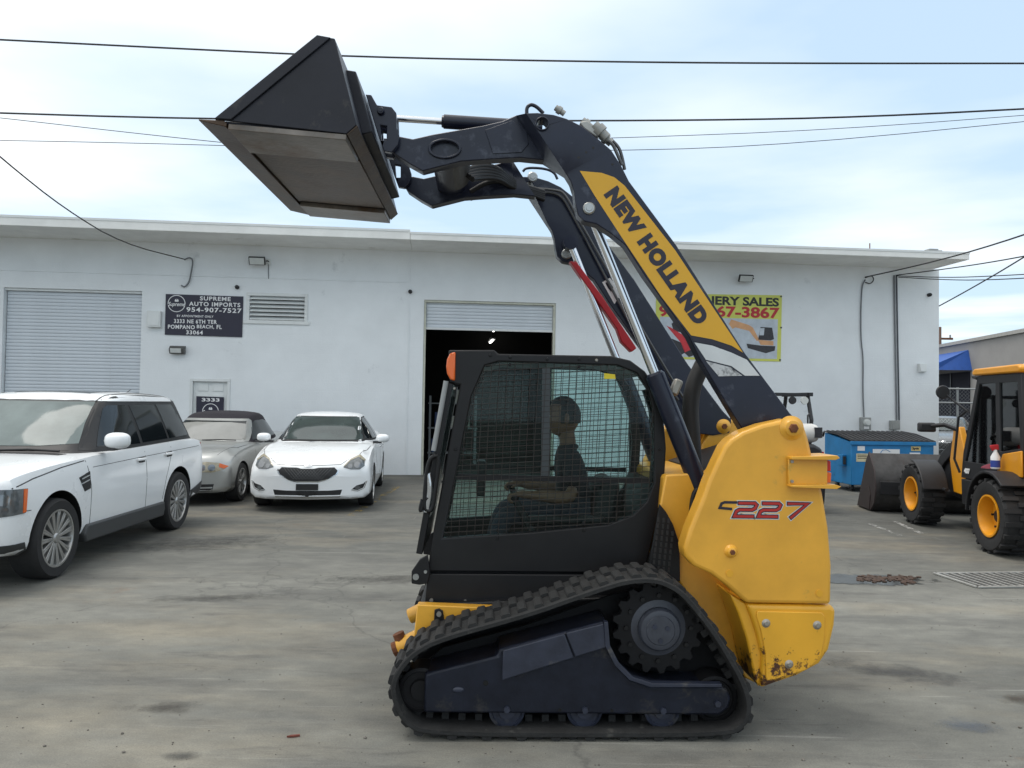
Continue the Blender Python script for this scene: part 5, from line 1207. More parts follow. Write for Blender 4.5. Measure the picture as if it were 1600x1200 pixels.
cv.patch('windscreen_frame', [(-0.70,0.93),(-0.66,1.10),(-0.585,1.285),(-0.55,1.315),(0.55,1.315),(0.585,1.285),(0.66,1.10),(0.70,0.93)], c_silver, 'front', 0.008, cv.gbvh, h=0.05)
cv.patch('windscreen', [(-0.645,0.955),(-0.60,1.10),(-0.54,1.27),(0.54,1.27),(0.60,1.10),(0.645,0.955)], c_shade, 'front', 0.013, cv.gbvh, h=0.05)
cv.patch('sun_strip', [(-0.55,1.225),(-0.54,1.27),(0.54,1.27),(0.55,1.225),(0.3,1.250),(-0.3,1.250)], c_dark, 'front', 0.016, cv.gbvh, h=0.05)
cv.patch('side_window', [(0.38,0.955),(0.08,1.23),(-0.10,1.285),(-0.55,1.295),(-0.82,1.24),(-0.98,1.0)], c_dark, 'side', 0.008, cv.gbvh, both=True, h=0.06)
for (y0, y1) in ((-0.55, 0.0), (0.02, 0.56)): MB().tube([(0.86, y0, 0.965), (0.79, (y0+y1)/2, 0.972), (0.76, y1, 0.965)], 0.010, 8).build('wiper', c_black, cv.root)
cv.patch('headlamp', [(0.36,0.655),(0.50,0.685),(0.68,0.665),(0.80,0.61),(0.74,0.56),(0.60,0.52),(0.38,0.53)], c_lens_warm, 'front', 0.006, both=True, h=0.035)
cv.patch('indicator_lens', [(0.68,0.660),(0.80,0.612),(0.745,0.575),(0.68,0.60)], m_amber, 'front', 0.010, both=True, h=0.03)
for cy in (0.45, 0.58): cv.patch('lamp_projector', ring_pts(cy, 0.595, 0.05, 0.05, 18), c_proj, 'front', 0.010, both=True, h=0.03)
for s_ in (-1, 1): cv.patch('kidney_grille', [(s_*0.03,0.53),(s_*0.03,0.64),(s_*0.20,0.64),(s_*0.23,0.585),(s_*0.18,0.53)], c_black, 'front', 0.006, h=0.03)
cv.patch('lower_intake', [(-0.60,0.23),(-0.62,0.34),(0.62,0.34),(0.60,0.23)], c_black, 'front', 0.004, h=0.05)
cv.patch('intake_blade', [(-0.60,0.275),(0.60,0.275),(0.60,0.295),(-0.60,0.295)], c_silver, 'front', 0.010, h=0.05)
for ln_ in ([(0.62,0.90),(0.60,0.55),(0.55,0.26)], [(-0.70,0.93),(-0.72,0.60),(-0.75,0.30)]): cv.line('panel_gap', ln_, 0.007, c_gap, both=True)
cv.line('bonnet_gap', [(1.85,0.62),(1.3,0.76),(0.85,0.78)], 0.007, c_gap, 'top', both=True)
for s_ in (-1, 1):
    add_mirror(cv, 0.42, s_*0.95, 1.0, c_silver, s_, (0.085, 0.105, 0.068)); MB().box((-0.55, s_*0.880, 0.80), (0.18, 0.03, 0.03)).build('door_handle', c_silver, cv.root, bevel=0.010)
for x in (1.33, -1.33):
    for s_ in (-1, 1): make_wheel(cv, x, s_*0.755, 0.315, 0.215, 0.225, 5, c_tyre, c_alloy, s_, 0.016, 0.14)

# ================================================================== THINGS ON THE WAREHOUSE WALL
def wthing(name, label, cat, px, py, w=0.0, group=None):
    p = WF.at(px, py, w); return thing(name, label, cat, WF.world(p), WF.yaw, group), p
def wpl(o, pts, w=0.0):
    """Pixel outline on the wall, relative to a thing's origin o."""
    return [(WF.uz(x, y, w)[0]-o.x, WF.uz(x, y, w)[1]-o.z) for x, y in pts]
def wtext(root, o, name, txt, px, py, wpx, hpx, m, y=-0.024, bold=0.004, shear=0.0, spacing=1.0):
    a, b = WF.uz(px-wpx/2, py), WF.uz(px+wpx/2, py); k = (b[0]-a[0])/wpx; c = WF.uz(px, py)
    return put_text(root, name, txt, m, (c[0]-o.x, y, c[1]-o.z), hpx*k, wpx*k, bold, shear, 0.0, 0.0008, spacing=spacing)
def emblem(root, o, px, py, rpx, y):
    """Round badge: double ring, small car front above, script name across."""
    a = WF.uz(px-rpx, py); b = WF.uz(px+rpx, py); r = (b[0]-a[0])/2; c = WF.uz(px, py); cx, cz = c[0]-o.x, c[1]-o.z
    MB().prism(ring_pts(cx, cz, r, r, 40), y, y+0.003, [ring_pts(cx, cz, r*0.92, r*0.92, 40)]).build('emblem_ring', M_['white_print'], root)
    MB().prism([(cx-r*0.22, cz+r*0.36), (cx-r*0.14, cz+r*0.52), (cx+r*0.14, cz+r*0.52), (cx+r*0.22, cz+r*0.36), (cx+r*0.20, cz+r*0.22), (cx-r*0.20, cz+r*0.22)], y, y+0.003, [[(cx-r*0.10, cz+r*0.40), (cx-r*0.07, cz+r*0.48), (cx+r*0.07, cz+r*0.48), (cx+r*0.10, cz+r*0.40)]]).build('emblem_car', M_['white_print'], root)
    MB().prism(ring_pts(cx, cz-r*0.14, r*0.98, r*0.30, 30), y-0.0012, y-0.0002).build('emblem_band', M_['navy_print'], root)
    put_text(root, 'emblem_script', 'Supreme', M_['white_print'], (cx, y-0.003, cz-r*0.14), r*0.62, r*1.9, 0.0015, 0.35, 0.0, 0.0006)
sg, o = wthing('dealer_sign', 'dark navy sign with white lettering and round emblem beside the louvred vent', 'sign', 319.5, 493)
MB().prism(wpl(o, [(259.5,459.5),(380.5,463.5),(378.5,527),(258,523)]), -0.022, -0.001).build('board', M_['navy_print'], sg)
for t, x, y, w_, h_ in (('SUPREME', 337, 467, 48, 6.6), ('AUTO IMPORTS', 336, 475.8, 80, 6.8), ('954-907-7527', 335, 484.8, 86, 7.6), ('BY APPOINTMENT ONLY', 305.5, 494.3, 57, 3.6), ('3333 NE 6TH TER', 306, 502.5, 67, 6.6), ('POMPANO', 284, 511, 42, 6.6), ('BEACH,', 321.5, 511, 27, 6.8), ('FL', 343, 511, 8, 6.6), ('33064', 304.5, 519.6, 26, 6.6)):
    wtext(sg, o, 'lettering', t, x, y, w_, h_, M_['white_print'], bold=0.0022 if h_ > 5 else 0.0008, spacing=1.15)
emblem(sg, o, 276.5, 474.5, 13.8, -0.026)
sg, o = wthing('door_sign', 'small navy sign numbered 3333 with round emblem on the panelled door', 'sign', 328.5, 640, 0.03)
MB().prism(wpl(o, [(307,619),(350,620.5),(349,668),(306.5,667)], 0.03), -0.012, -0.001).build('board', M_['navy_print'], sg)
a = o; wtext(sg, o, 'lettering', '3333', 328.8, 624.7, 28, 5.6, M_['white_print'], y=-0.014, bold=0.0022)
emblem(sg, o, 328.5, 643, 13.0, -0.016)
# banner
m_by = mat('banner_yellow', (0.60, 0.62, 0.12), 0.5, var=0.05); m_bk = mat('banner_black', (0.02, 0.02, 0.02), 0.5); m_br = mat('banner_red', (0.45, 0.02, 0.03), 0.5); m_snow = mat('print_pale_grey', (0.48, 0.53, 0.58), 0.5, var=0.12, scale=6)
m_or = mat('print_orange', (0.62, 0.33, 0.16), 0.5); m_dk = mat('print_dark', (0.03, 0.03, 0.035), 0.5, var=0.4, scale=30); m_pr = mat('print_red', (0.55, 0.03, 0.04), 0.5)
bn, o = wthing('sales_banner', 'yellow machinery sales banner with red number and two machine pictures', 'banner', 1124, 512)
MB().prism(wpl(o, [(1025,458.5),(1221.5,461.5),(1219.5,565),(1024,560)]), -0.012, -0.004).build('sheet', m_by, bn)
wtext(bn, o, 'lettering', 'MACHINERY SALES', 1124, 469.8, 187, 13.5, m_bk, y=-0.014, bold=0.008)
wtext(bn, o, 'lettering', '9', 1037, 486, 15, 17, m_br, y=-0.014, bold=0.009); wtext(bn, o, 'lettering', '67-3867', 1168.5, 488, 99, 17, m_br, y=-0.014, bold=0.009)
MB().prism(wpl(o, [(1031,495),(1215,499),(1213.5,561),(1030,557)]), -0.0145, -0.0125).build('picture_ground', m_snow, bn)
def art(name, pts, m, y=-0.0165): MB().prism(wpl(o, pts), y, y+0.0015).build(name, m, bn)
art('printed_arm', [(1041,509),(1048,512),(1066,523),(1076,538),(1079,550),(1070,553),(1064,536),(1052,522)], m_pr); art('printed_cab', [(1049,506),(1056,500),(1062,504),(1066,520),(1052,517)], m_dk); art('printed_track', [(1044,527),(1066,536),(1070,551),(1062,556),(1046,540)], m_dk); art('printed_bucket', [(1069,551),(1085,544),(1090,553),(1076,558)], m_dk, -0.018)
art('printed_boom', [(1139,505),(1142,499),(1170,508),(1176,512),(1186,531),(1182,533),(1170,517),(1146,511)], m_or); art('printed_dipper', [(1138,506),(1146,502),(1150,511),(1144,514)], m_or, -0.018); art('printed_cab', [(1188,511),(1206,512),(1209,530),(1204,532),(1184,531)], m_dk); art('printed_cab_window', [(1187.5,513),(1194,512.5),(1193,524),(1186,524)], m_snow, -0.018)
art('printed_body', [(1184,531),(1208,533),(1208,540),(1188,539)], m_or, -0.018); art('printed_track', [(1166,537),(1188,540),(1211,541),(1210,548),(1196,552),(1168,544)], m_dk)
for (x, y) in ((1026, 461), (1220, 463.5), (1218.5, 562.5), (1220, 512)):
    c = WF.uz(x, y); MB().cyl((c[0]-o.x, -0.018, c[1]-o.z), (c[0]-o.x, -0.010, c[1]-o.z), 0.022, 12).build('eyelet', M_['black_metal'], bn)
# lamps
def flood(px, py, w_, h_, label):
    r, o = wthing('flood_light', label, 'lamp', px, py, 0.0); k = 0.0140
    MB().box((0, -0.20, 0), (w_*k, 0.06, h_*k), Matrix.Rotation(R(28), 3, 'X')).build('housing', M_['black_metal'], r, bevel=0.01)
    MB().box((0, -0.2295, -0.0157), (w_*k*0.88, 0.012, h_*k*0.82), Matrix.Rotation(R(28), 3, 'X')).build('lens', M_['lamp_glass'], r, bevel=0.003)
    MB().tube([(w_*k*0.56, -0.20, 0), (w_*k*0.60, -0.12, 0.02), (w_*k*0.60, -0.004, 0.02)], 0.014, 8).build('bracket', M_['black_metal'], r)
    MB().box((w_*k*0.60, -0.03, 0.02), (0.10, 0.055, 0.10)).build('junction_box', M_['trim'], r, bevel=0.006)
    return r, o
r, o = flood(405, 410, 25, 13, 'white flood light on a bracket above the louvred vent')
MB().tube([(0.21, -0.012, -0.04), (0.205, -0.012, -0.2), (0.212, -0.012, -0.36)], 0.008, 6).build('drop_cable', M_['grey_cable'], r)
flood(1160, 437, 24, 12, 'white flood light on a bracket above the yellow banner')
r, o = wthing('wall_pack_light', 'grey wall pack lamp mounted under the navy dealer sign', 'lamp', 279, 547)
MB().prism([(-0.0, -0.09), (-0.0, 0.09), (-0.10, 0.085), (-0.17, 0.02), (-0.13, -0.085)], -0.155, 0.155, axis='x').build('housing', mat('bronze_housing', (0.09, 0.09, 0.085), 0.5), r, bevel=0.01)
MB().prism([(-0.125, 0.055), (-0.176, 0.015), (-0.145, -0.07), (-0.128, -0.065)], -0.125, 0.10, axis='x').build('lens', M_['lamp_glass'], r, bevel=0.004)
for px, py, lb in ((371, 449, 'small black security camera above the navy dealer sign'), (641, 456, 'small black security camera near the open roller bay'), (1451, 461, 'small black security camera high near the warehouse corner')):
    r, o = wthing('security_camera', lb, 'camera', px, py)
    MB().cyl((0, -0.001, 0), (0, -0.03, 0), 0.045, 14).build('base', M_['black_metal'], r); MB().sphere((0, -0.055, 0), 0.045, 14).build('dome', M_['black_metal'], r, smooth=60)
def box_on_wall(name, label, cat, px, py, w_, h_, d_, m, door=True):
    r, o = wthing(name, label, cat, px, py); k = 0.0142
    MB().box((0, -d_/2-0.001, 0), (w_*k, d_, h_*k)).build('case', m, r, bevel=0.008)
    if door: MB().box((0, -d_-0.006, -0.01), (w_*k*0.8, 0.008, h_*k*0.75)).build('cover', m, r, bevel=0.003)
    return r
m_gbox = mat('box_grey_paint', (0.30, 0.31, 0.30), 0.6)
box_on_wall('utility_box', 'white utility box between the roller shutter and navy sign', 'utility box', 243, 499, 20, 25, 0.12, M_['trim'])
r = box_on_wall('electricity_meter', 'grey electricity meter with round glass dial above the blue dumpster', 'meter', 1350, 662, 17, 21, 0.10, m_gbox, False)
MB().lathe([(0, -0.20), (0.06, -0.195), (0.075, -0.17), (0.08, -0.102)], (0, 0, 0.03), 'y', 20).build('dial_glass', M_['lamp_glass'], r, smooth=40); MB().box((0, -0.108, -0.09), (0.12, 0.012, 0.06)).build('meter_plate', M_['white_print'], r)
r = box_on_wall('junction_box', 'plain grey junction box under the twin conduits', 'utility box', 1395, 664, 14, 15, 0.14, m_gbox)
MB().tube([(-0.04, -0.07, -0.10), (-0.02, -0.07, -0.17), (0.05, -0.07, -0.19), (0.10, -0.07, -0.14)], 0.010, 8).build('cable_tail', M_['grey_cable'], r)
box_on_wall('alarm_box', 'small white alarm box low on the warehouse wall near its corner', 'utility box', 1439, 575, 13, 14, 0.09, M_['trim'])
def wcable(name, label, pts, r_, m, cat='cable', group=None):
    P = [WF.at(x, y, w) for x, y, w in pts]; o = P[0]
    t = thing(name, label, cat, WF.world(o), WF.yaw, group)
    MB().tube(chaikin([tuple(p-o) for p in P], 2, False), r_, 8).build('cable_run', m, t, smooth=60); return t
wcable('wall_cable', 'thin wavy grey cable running down the wall to the meter', [(1352,437,-0.03),(1347,445,-0.03),(1345,480,-0.03),(1345,530,-0.03),(1349,560,-0.03),(1348,610,-0.03),(1350,652,-0.03)], 0.016, M_['grey_cable'])
wcable('cable_loop', 'loop of slack cable at the service drop under the eave', [(1352,434,-0.04),(1362,430,-0.06),(1366,437,-0.05),(1360,444,-0.04),(1352,441,-0.04)], 0.012, M_['cable'])
for dx, lb in ((0, 'straight grey conduit running down to the junction box, nearer the meter'), (4, 'straight dark conduit running down to the junction box, nearer the corner')):
    wcable('conduit', lb, [(1397+dx,430,-0.03),(1398+dx,500,-0.03),(1400+dx,600,-0.03),(1401+dx,657,-0.03)], 0.017, M_['grey_cable'] if dx == 0 else mat('conduit_dark', (0.06, 0.065, 0.08), 0.5), 'conduit')
wcable('hanging_hook_cable', 'curled end of the service cable hanging above the navy sign', [(288,406,-0.05),(296,402,-0.06),(302,406,-0.06),(299,424,-0.05),(296,440,-0.04),(289,449,-0.04),(283,446,-0.04)], 0.016, M_['grey_cable'])
# small things on the roof edge
r, o = wthing('roof_rod', 'thin rusty rod standing on the roof edge', 'rod', 1359, 394, -1.1); MB().cyl((0, 0, -0.01), (0.0, 0, 0.20), 0.012, 8).build('rod', M_['rust'], r)
r, o = wthing('roof_ventilator', 'low dark ventilator lying on the roof edge near the corner', 'ventilator', 1455, 398, -1.0); MB().box((0, 0, 0.04), (0.34, 0.3, 0.08)).box((0, 0, 0.10), (0.22, 0.2, 0.04)).build('cap', M_['grey_metal'], r, bevel=0.01)

# ================================================================== OVERHEAD LINES
def line(name, label, pts, r_, cat='power line', group=None):
    P = []
    for x, y, D in pts: d = ray(x, y); P.append(CAM+d*(D/d.y))
    o = P[0]; t = thing(name, label, cat, o, 0, group)
    MB().tube(chaikin([tuple(p-o) for p in P], 2, False), r_, 7).build('wire', M_['cable'], t, smooth=60)
line('power_line', 'thick upper power line crossing high behind the raised bucket', [(-80,58,30),(300,77,30),(560,89,30),(900,96,30),(1200,99,30),(1680,99,30)], 0.036)
line('power_line', 'thick lower power line passing behind the elbow of the lift arm', [(-80,174,30),(300,186,30),(760,189,30),(1100,188,30),(1350,183,30),(1680,166,30)], 0.036)
line('telephone_line', 'thin line descending towards the tilted bucket', [(-80,176,30),(0,184,30),(200,207,30),(340,222,30),(520,240,30)], 0.014)
line('telephone_line', 'thin level line passing just below the bucket tip', [(-80,218,31),(200,223,31),(500,232,31),(960,237,31),(1250,225,31),(1680,182,31)], 0.014)
line('telephone_line', 'thin line running beside the hydraulic couplers on the arm', [(700,222,31),(960,216,31),(1300,203,31),(1680,174,31)], 0.013)
pe = WF.world(WF.at(288, 405, -0.06))
line('service_drop', 'thin cable sagging down to the wall above the navy sign', [(-60,190,9.5),(0,246,10.5),(100,326,12.5),(190,380,14.5),(288,405,pe.y)], 0.011, 'cable')
pf = WF.world(WF.at(1352, 433, -0.05)); pg = WF.world(WF.at(1402, 430, -0.05))
line('service_drop', 'service cable rising from the slack cable loop', [(1352,433,pf.y),(1430,416,17),(1530,390,14),(1680,340,11)], 0.014, 'cable')
line('service_drop', 'upper service cable rising from the conduit heads', [(1400,430,pg.y),(1480,420,17),(1560,408,14.5),(1680,385,12)], 0.012, 'cable')
line('service_drop', 'nearly level service cable leaving the conduit heads', [(1402,431,pg.y),(1480,434,17),(1560,431,15),(1680,424,13)], 0.010, 'cable')
line('service_drop', 'lower drooping service cable leaving the conduit heads', [(1404,433,pg.y),(1470,437,17),(1540,438,15),(1680,430,13)], 0.010, 'cable')
line('service_drop', 'steep dark cable rising from behind the warehouse corner', [(1440,492,27),(1470,477,26),(1540,438,23),(1600,402,20),(1680,352,18)], 0.020, 'cable')

# ================================================================== DUMPSTER, FORKLIFT
c0 = G(1330, 769); DF = Frame(c0, R(5.5))
dp = thing('blue_dumpster', 'blue steel dumpster with ribbed black lids against the warehouse wall', 'dumpster', c0, R(5.5))
m_blue = mat('dumpster_blue', (0.012, 0.18, 0.42), 0.5, var=0.15, scale=3, stain=((0.02, 0.08, 0.16), 0.15, 5)); m_lid = mat('black_plastic_lid', (0.03, 0.03, 0.033), 0.5)
DW, DD = 1.72, 1.05
MB().prism([(0.0, 0.14), (0.0, 0.98), (DD, 1.13), (DD, 0.14)], 0.0, DW, axis='x').build('bin', m_blue, dp, bevel=0.012)
MB().box2((-0.03, -0.035, 0.93), (DW+0.03, -0.002, 1.0)).build('top_rim', m_blue, dp, bevel=0.006)
for x0_, x1_ in ((-0.02, DW/2-0.01), (DW/2+0.01, DW+0.02)):
    ld = MB().prism([(-0.03, 1.003), (-0.03, 1.02), (DD*0.5, 1.125), (DD, 1.165), (DD, 1.148), (DD*0.5, 1.105)], x0_, x1_, axis='x').build('lid', m_lid, dp)
    for k in range(8):
        xx = x0_+0.06+k*(x1_-x0_-0.12)/7; MB().prism([(-0.02, 1.022), (-0.02, 1.036), (DD*0.5, 1.145), (DD-0.03, 1.182), (DD-0.03, 1.166), (DD*0.5, 1.127)], xx-0.02, xx+0.02, axis='x').build('lid_rib', m_lid, ld, bevel=0.004)
for y in (0.25, DD-0.25):
    for x in (0.15, DW-0.15):
        cs = MB().lathe([(0, -0.02), (0.06, -0.02), (0.065, 0), (0.06, 0.02), (0, 0.02)], (0, 0, 0), 'x', 18).build('caster', M_['black_metal'], dp, loc=(x, y, 0.066)); MB().box((0, 0, 0.045), (0.07, 0.06, 0.055)).build('caster_fork', M_['grey_metal'], cs)
MB().box2((-0.10, 0.18, 0.50), (-0.002, 0.34, 0.72)).build('fork_pocket', m_blue, dp, bevel=0.006); MB().box2((-0.075, 0.165, 0.53), (-0.02, 0.179, 0.69)).build('pocket_mouth', M_['dark_room'], dp)
for (x, z, w_, h_, mm, nm) in ((0.20, 0.86, 0.15, 0.09, M_['white_print'], 'paper_notice'), (0.22, 0.68, 0.24, 0.16, mat('cream_notice', (0.62, 0.56, 0.36), 0.6), 'warning_notice'), (0.72, 0.80, 0.56, 0.10, M_['white_print'], 'company_panel'), (1.34, 0.865, 0.20, 0.09, mat('size_label', (0.62, 0.50, 0.22), 0.6), 'size_label'), (1.32, 0.77, 0.22, 0.035, M_['white_print'], 'white_strip')):
    MB().box((x, -0.004, z), (w_, 0.004, h_)).build(nm, mm, dp)
put_text(dp, 'size_lettering', '2yds', M_['navy_print'], (1.33, -0.0075, 0.865), 0.055, 0.14, 0.003)
MB().tube([(0.60, -0.0085, 0.775), (0.64, -0.0085, 0.83), (0.72, -0.0085, 0.84), (0.80, -0.0085, 0.80)], 0.006, 6).build('blue_arc', m_blue, dp)
for z in (0.665, 0.70, 0.73): MB().box((0.22, -0.0075, z), (0.19, 0.002, 0.012)).build('printed_line', mat('notice_ink', (0.10, 0.06, 0.04), 0.6) if z < 0.67 else bpy.data.materials['notice_ink'], dp)

c0 = G(1244, 804); fk = thing('forklift', 'dark forklift with white gas bottle standing behind the yellow loader', 'forklift', c0, R(4))
m_fk = mat('forklift_charcoal', (0.022, 0.022, 0.025), 0.45); m_gas = mat('white_gas_bottle', (0.62, 0.61, 0.58), 0.4, var=0.1)
MB().prism([(-0.48, 0.22), (-0.50, 0.75), (-0.42, 1.02), (-0.30, 1.08), (0.30, 1.08), (0.42, 1.02), (0.50, 0.75), (0.48, 0.22)], 0.02, 0.62).build('counterweight', m_fk, fk, bevel=0.05, seg=3)
MB().box2((-0.45, 0.621, 0.25), (0.45, 1.75, 0.62)).build('chassis', m_fk, fk, bevel=0.02)
MB().box2((-0.26, 0.75, 0.621), (0.26, 1.2, 0.86)).build('seat_base', m_fk, fk, bevel=0.02); MB().box2((-0.24, 0.70, 0.87), (0.24, 0.80, 1.32)).build('seat_back', m_seat, fk, bevel=0.04)
for x in (-0.46, 0.46):
    MB().tube([(x, 0.55, 1.02), (x*1.02, 0.50, 1.45), (x*0.98, 0.60, 1.84)], 0.034, 8).build('rear_guard_post', m_fk, fk); MB().tube([(x, 1.70, 0.62), (x, 1.62, 1.2), (x, 1.45, 1.84)], 0.034, 8).build('front_guard_post', m_fk, fk)
    MB().box2((x-0.035, 0.50, 1.83), (x+0.035, 1.55, 1.89)).build('guard_side_rail', m_fk, fk)
    for y, r_ in ((0.42, 0.22), (1.62, 0.28)):
        w_ = MB().lathe([(r_*0.5, -0.09), (r_*0.9, -0.10), (r_, -0.07), (r_, 0.07), (r_*0.9, 0.10), (r_*0.5, 0.09)], (0, 0, 0), 'x', 28).build('wheel', c_tyre, fk, smooth=35, loc=(x*1.0, y, r_)); MB().lathe([(0, -0.07), (r_*0.52, -0.08), (r_*0.52, 0.08), (0, 0.07)], (0, 0, 0), 'x', 20).build('rim', m_fk, w_)
for k in range(6): MB().box2((-0.42, 0.52+k*0.19, 1.84), (0.42, 0.56+k*0.19, 1.88)).build('guard_bar', m_fk, fk)
tk = MB().lathe([(0.0, -0.40), (0.08, -0.40), (0.13, -0.36), (0.15, -0.30), (0.15, 0.26), (0.13, 0.32), (0.08, 0.35), (0.08, 0.40), (0, 0.40)], (0.10, 0.26, 1.245), 'x', 28).build('gas_bottle', m_gas, fk, smooth=35)
MB().box((0.40, 0.12, 1.26), (0.12, 0.03, 0.16)).build('bottle_label', m_dk, tk); MB().tube([(0.50, 0.26, 1.245), (0.56, 0.26, 1.26), (0.56, 0.30, 1.20)], 0.02, 8).build('valve', M_['black_metal'], tk)
for x in (-0.2, 0.25): MB().box2((x-0.02, 0.14, 1.081), (x+0.02, 0.38, 1.11)).build('bottle_cradle', m_fk, fk)
for x in (0.16, 0.36):
    MB().lathe([(0, 0.0), (0.06, 0.0), (0.065, 0.02), (0.05, 0.06), (0, 0.07)], (x, 0.50, 1.76), 'y', 16).build('work_lamp', M_['lamp_glass'] if x > 0.2 else m_fk, fk, smooth=40)
MB().tube([(0.42, 0.46, 1.55), (0.38, 0.44, 1.52), (0.38, 0.44, 1.38), (0.43, 0.46, 1.34)], 0.014, 8).build('grab_handle', m_fk, fk)
MB().box((0.495, 0.20, 0.86), (0.03, 0.10, 0.20)).build('tail_lamp', m_redlens, fk, bevel=0.006)
for x in (-0.28, 0.28): MB().box2((x-0.05, 1.82, 0.1), (x+0.05, 1.94, 2.0)).build('mast_rail', m_fk, fk); MB().box2((x-0.05, 1.96, 0.06), (x+0.05, 2.95, 0.10)).build('fork', m_fk, fk)

# ================================================================== WHEEL LOADER
hd = Vector((0.118, 0.993)); lf = Vector((-0.993, 0.118)); wc = Vector((5.80, 10.0))-lf*0.72
wl_ = thing('wheel_loader', 'yellow compact wheel loader with black cab parked facing the blue dumpster', 'wheel loader', (wc.x, wc.y, 0), math.atan2(hd.y, hd.x))
m_wy = mat('loader_yellow', (0.72, 0.30, 0.008), 0.4, var=0.06, coat=0.2); m_wbk = mat('loader_black', (0.014, 0.014, 0.016), 0.5, var=0.2)
m_wg = glass('loader_cab_glass', (0.55, 0.66, 0.68), 0.3); m_wsteel = mat('loader_bucket_steel', (0.055, 0.053, 0.052), 0.45, metal=0.4, var=0.35, bump=0.1, stain=((0.05, 0.035, 0.03), 0.3, 4))
m_brown = mat('bucket_side_brown', (0.045, 0.033, 0.032), 0.6, var=0.2)
def wlp(name, poly, y0, y1, m, parent=None, bevel=0.012): return MB().prism(poly, y0, y1).build(name, m, parent or wl_, bevel=bevel)
RW = 0.43
def ag_wheel(x, y, sg):
    w = 0.16
    t = MB().lathe([(0.235, -w*0.8), (0.30, -w), (RW*0.90, -w), (RW*0.95, -w*0.8), (RW*0.955, w*0.8), (RW*0.90, w), (0.30, w), (0.235, w*0.8)], (0, 0, 0), 'y', 40, caps=False).build('wheel', c_tyre, wl_, smooth=35, loc=(x, y, RW))
    lug_ = MB().box((0, 0, 0), (0.05, 0.17, 0.03)).mesh('tread_bar'); lug_.materials.append(c_tyre)
    for k in range(18):
        for s_ in (-1, 1):
            a_ = 2*math.pi*(k+0.25*s_)/18; o = bpy.data.objects.new('tread_bar', lug_); COL.objects.link(o); o.parent = t
            o.location = (RW*0.965*math.sin(a_), s_*0.075, RW*0.965*math.cos(a_)); o.rotation_euler = Matrix.Rotation(a_, 3, 'Y').to_4x4().to_euler() if 0 else (0, a_, s_*0.0)
    MB().lathe([(0.245, sg*w*0.86), (0.245, sg*w*0.95), (0.225, sg*w*0.95), (0.205, sg*w*0.5), (0.19, sg*w*0.05), (0.12, sg*w*0.0), (0.12, -sg*w*0.2)], (0, 0, 0), 'y', 40, caps=False).build('rim', m_wy, t, smooth=35)
    MB().lathe([(0, sg*w*0.35), (0.06, sg*w*0.35), (0.085, sg*w*0.2), (0.10, -sg*0.02), (0.10, -sg*w*0.3)], (0, 0, 0), 'y', 24).build('hub', m_wbk, t, smooth=35)
    for k in range(6):
        a_ = 2*math.pi*k/6; MB().cyl((0.15*math.cos(a_), sg*w*0.05, 0.15*math.sin(a_)), (0.15*math.cos(a_), sg*(w*0.05+0.03), 0.15*math.sin(a_)), 0.014, 6).build('wheel_nut', m_wbk, t)
for x in (1.12, -1.12):
    for sg in (-1, 1): ag_wheel(x, sg*0.72, sg)
MB().cyl((1.12, -0.6, RW), (1.12, 0.6, RW), 0.09, 14).build('front_axle', m_wbk, wl_); MB().cyl((-1.12, -0.6, RW), (-1.12, 0.6, RW), 0.09, 14).build('rear_axle', m_wbk, wl_)
wlp('front_frame', [(0.25,0.40),(1.45,0.45),(1.50,0.80),(0.95,0.95),(0.25,0.80)], -0.36, 0.36, m_wbk)
wlp('loader_tower', [(0.22,0.50),(0.62,0.52),(0.74,0.95),(0.62,1.40),(0.46,1.42),(0.30,1.10),(0.20,0.80)], 0.42, 0.50, m_wy); wlp('loader_tower', [(0.22,0.50),(0.62,0.52),(0.74,0.95),(0.62,1.40),(0.46,1.42),(0.30,1.10),(0.20,0.80)], -0.50, -0.42, m_wy)
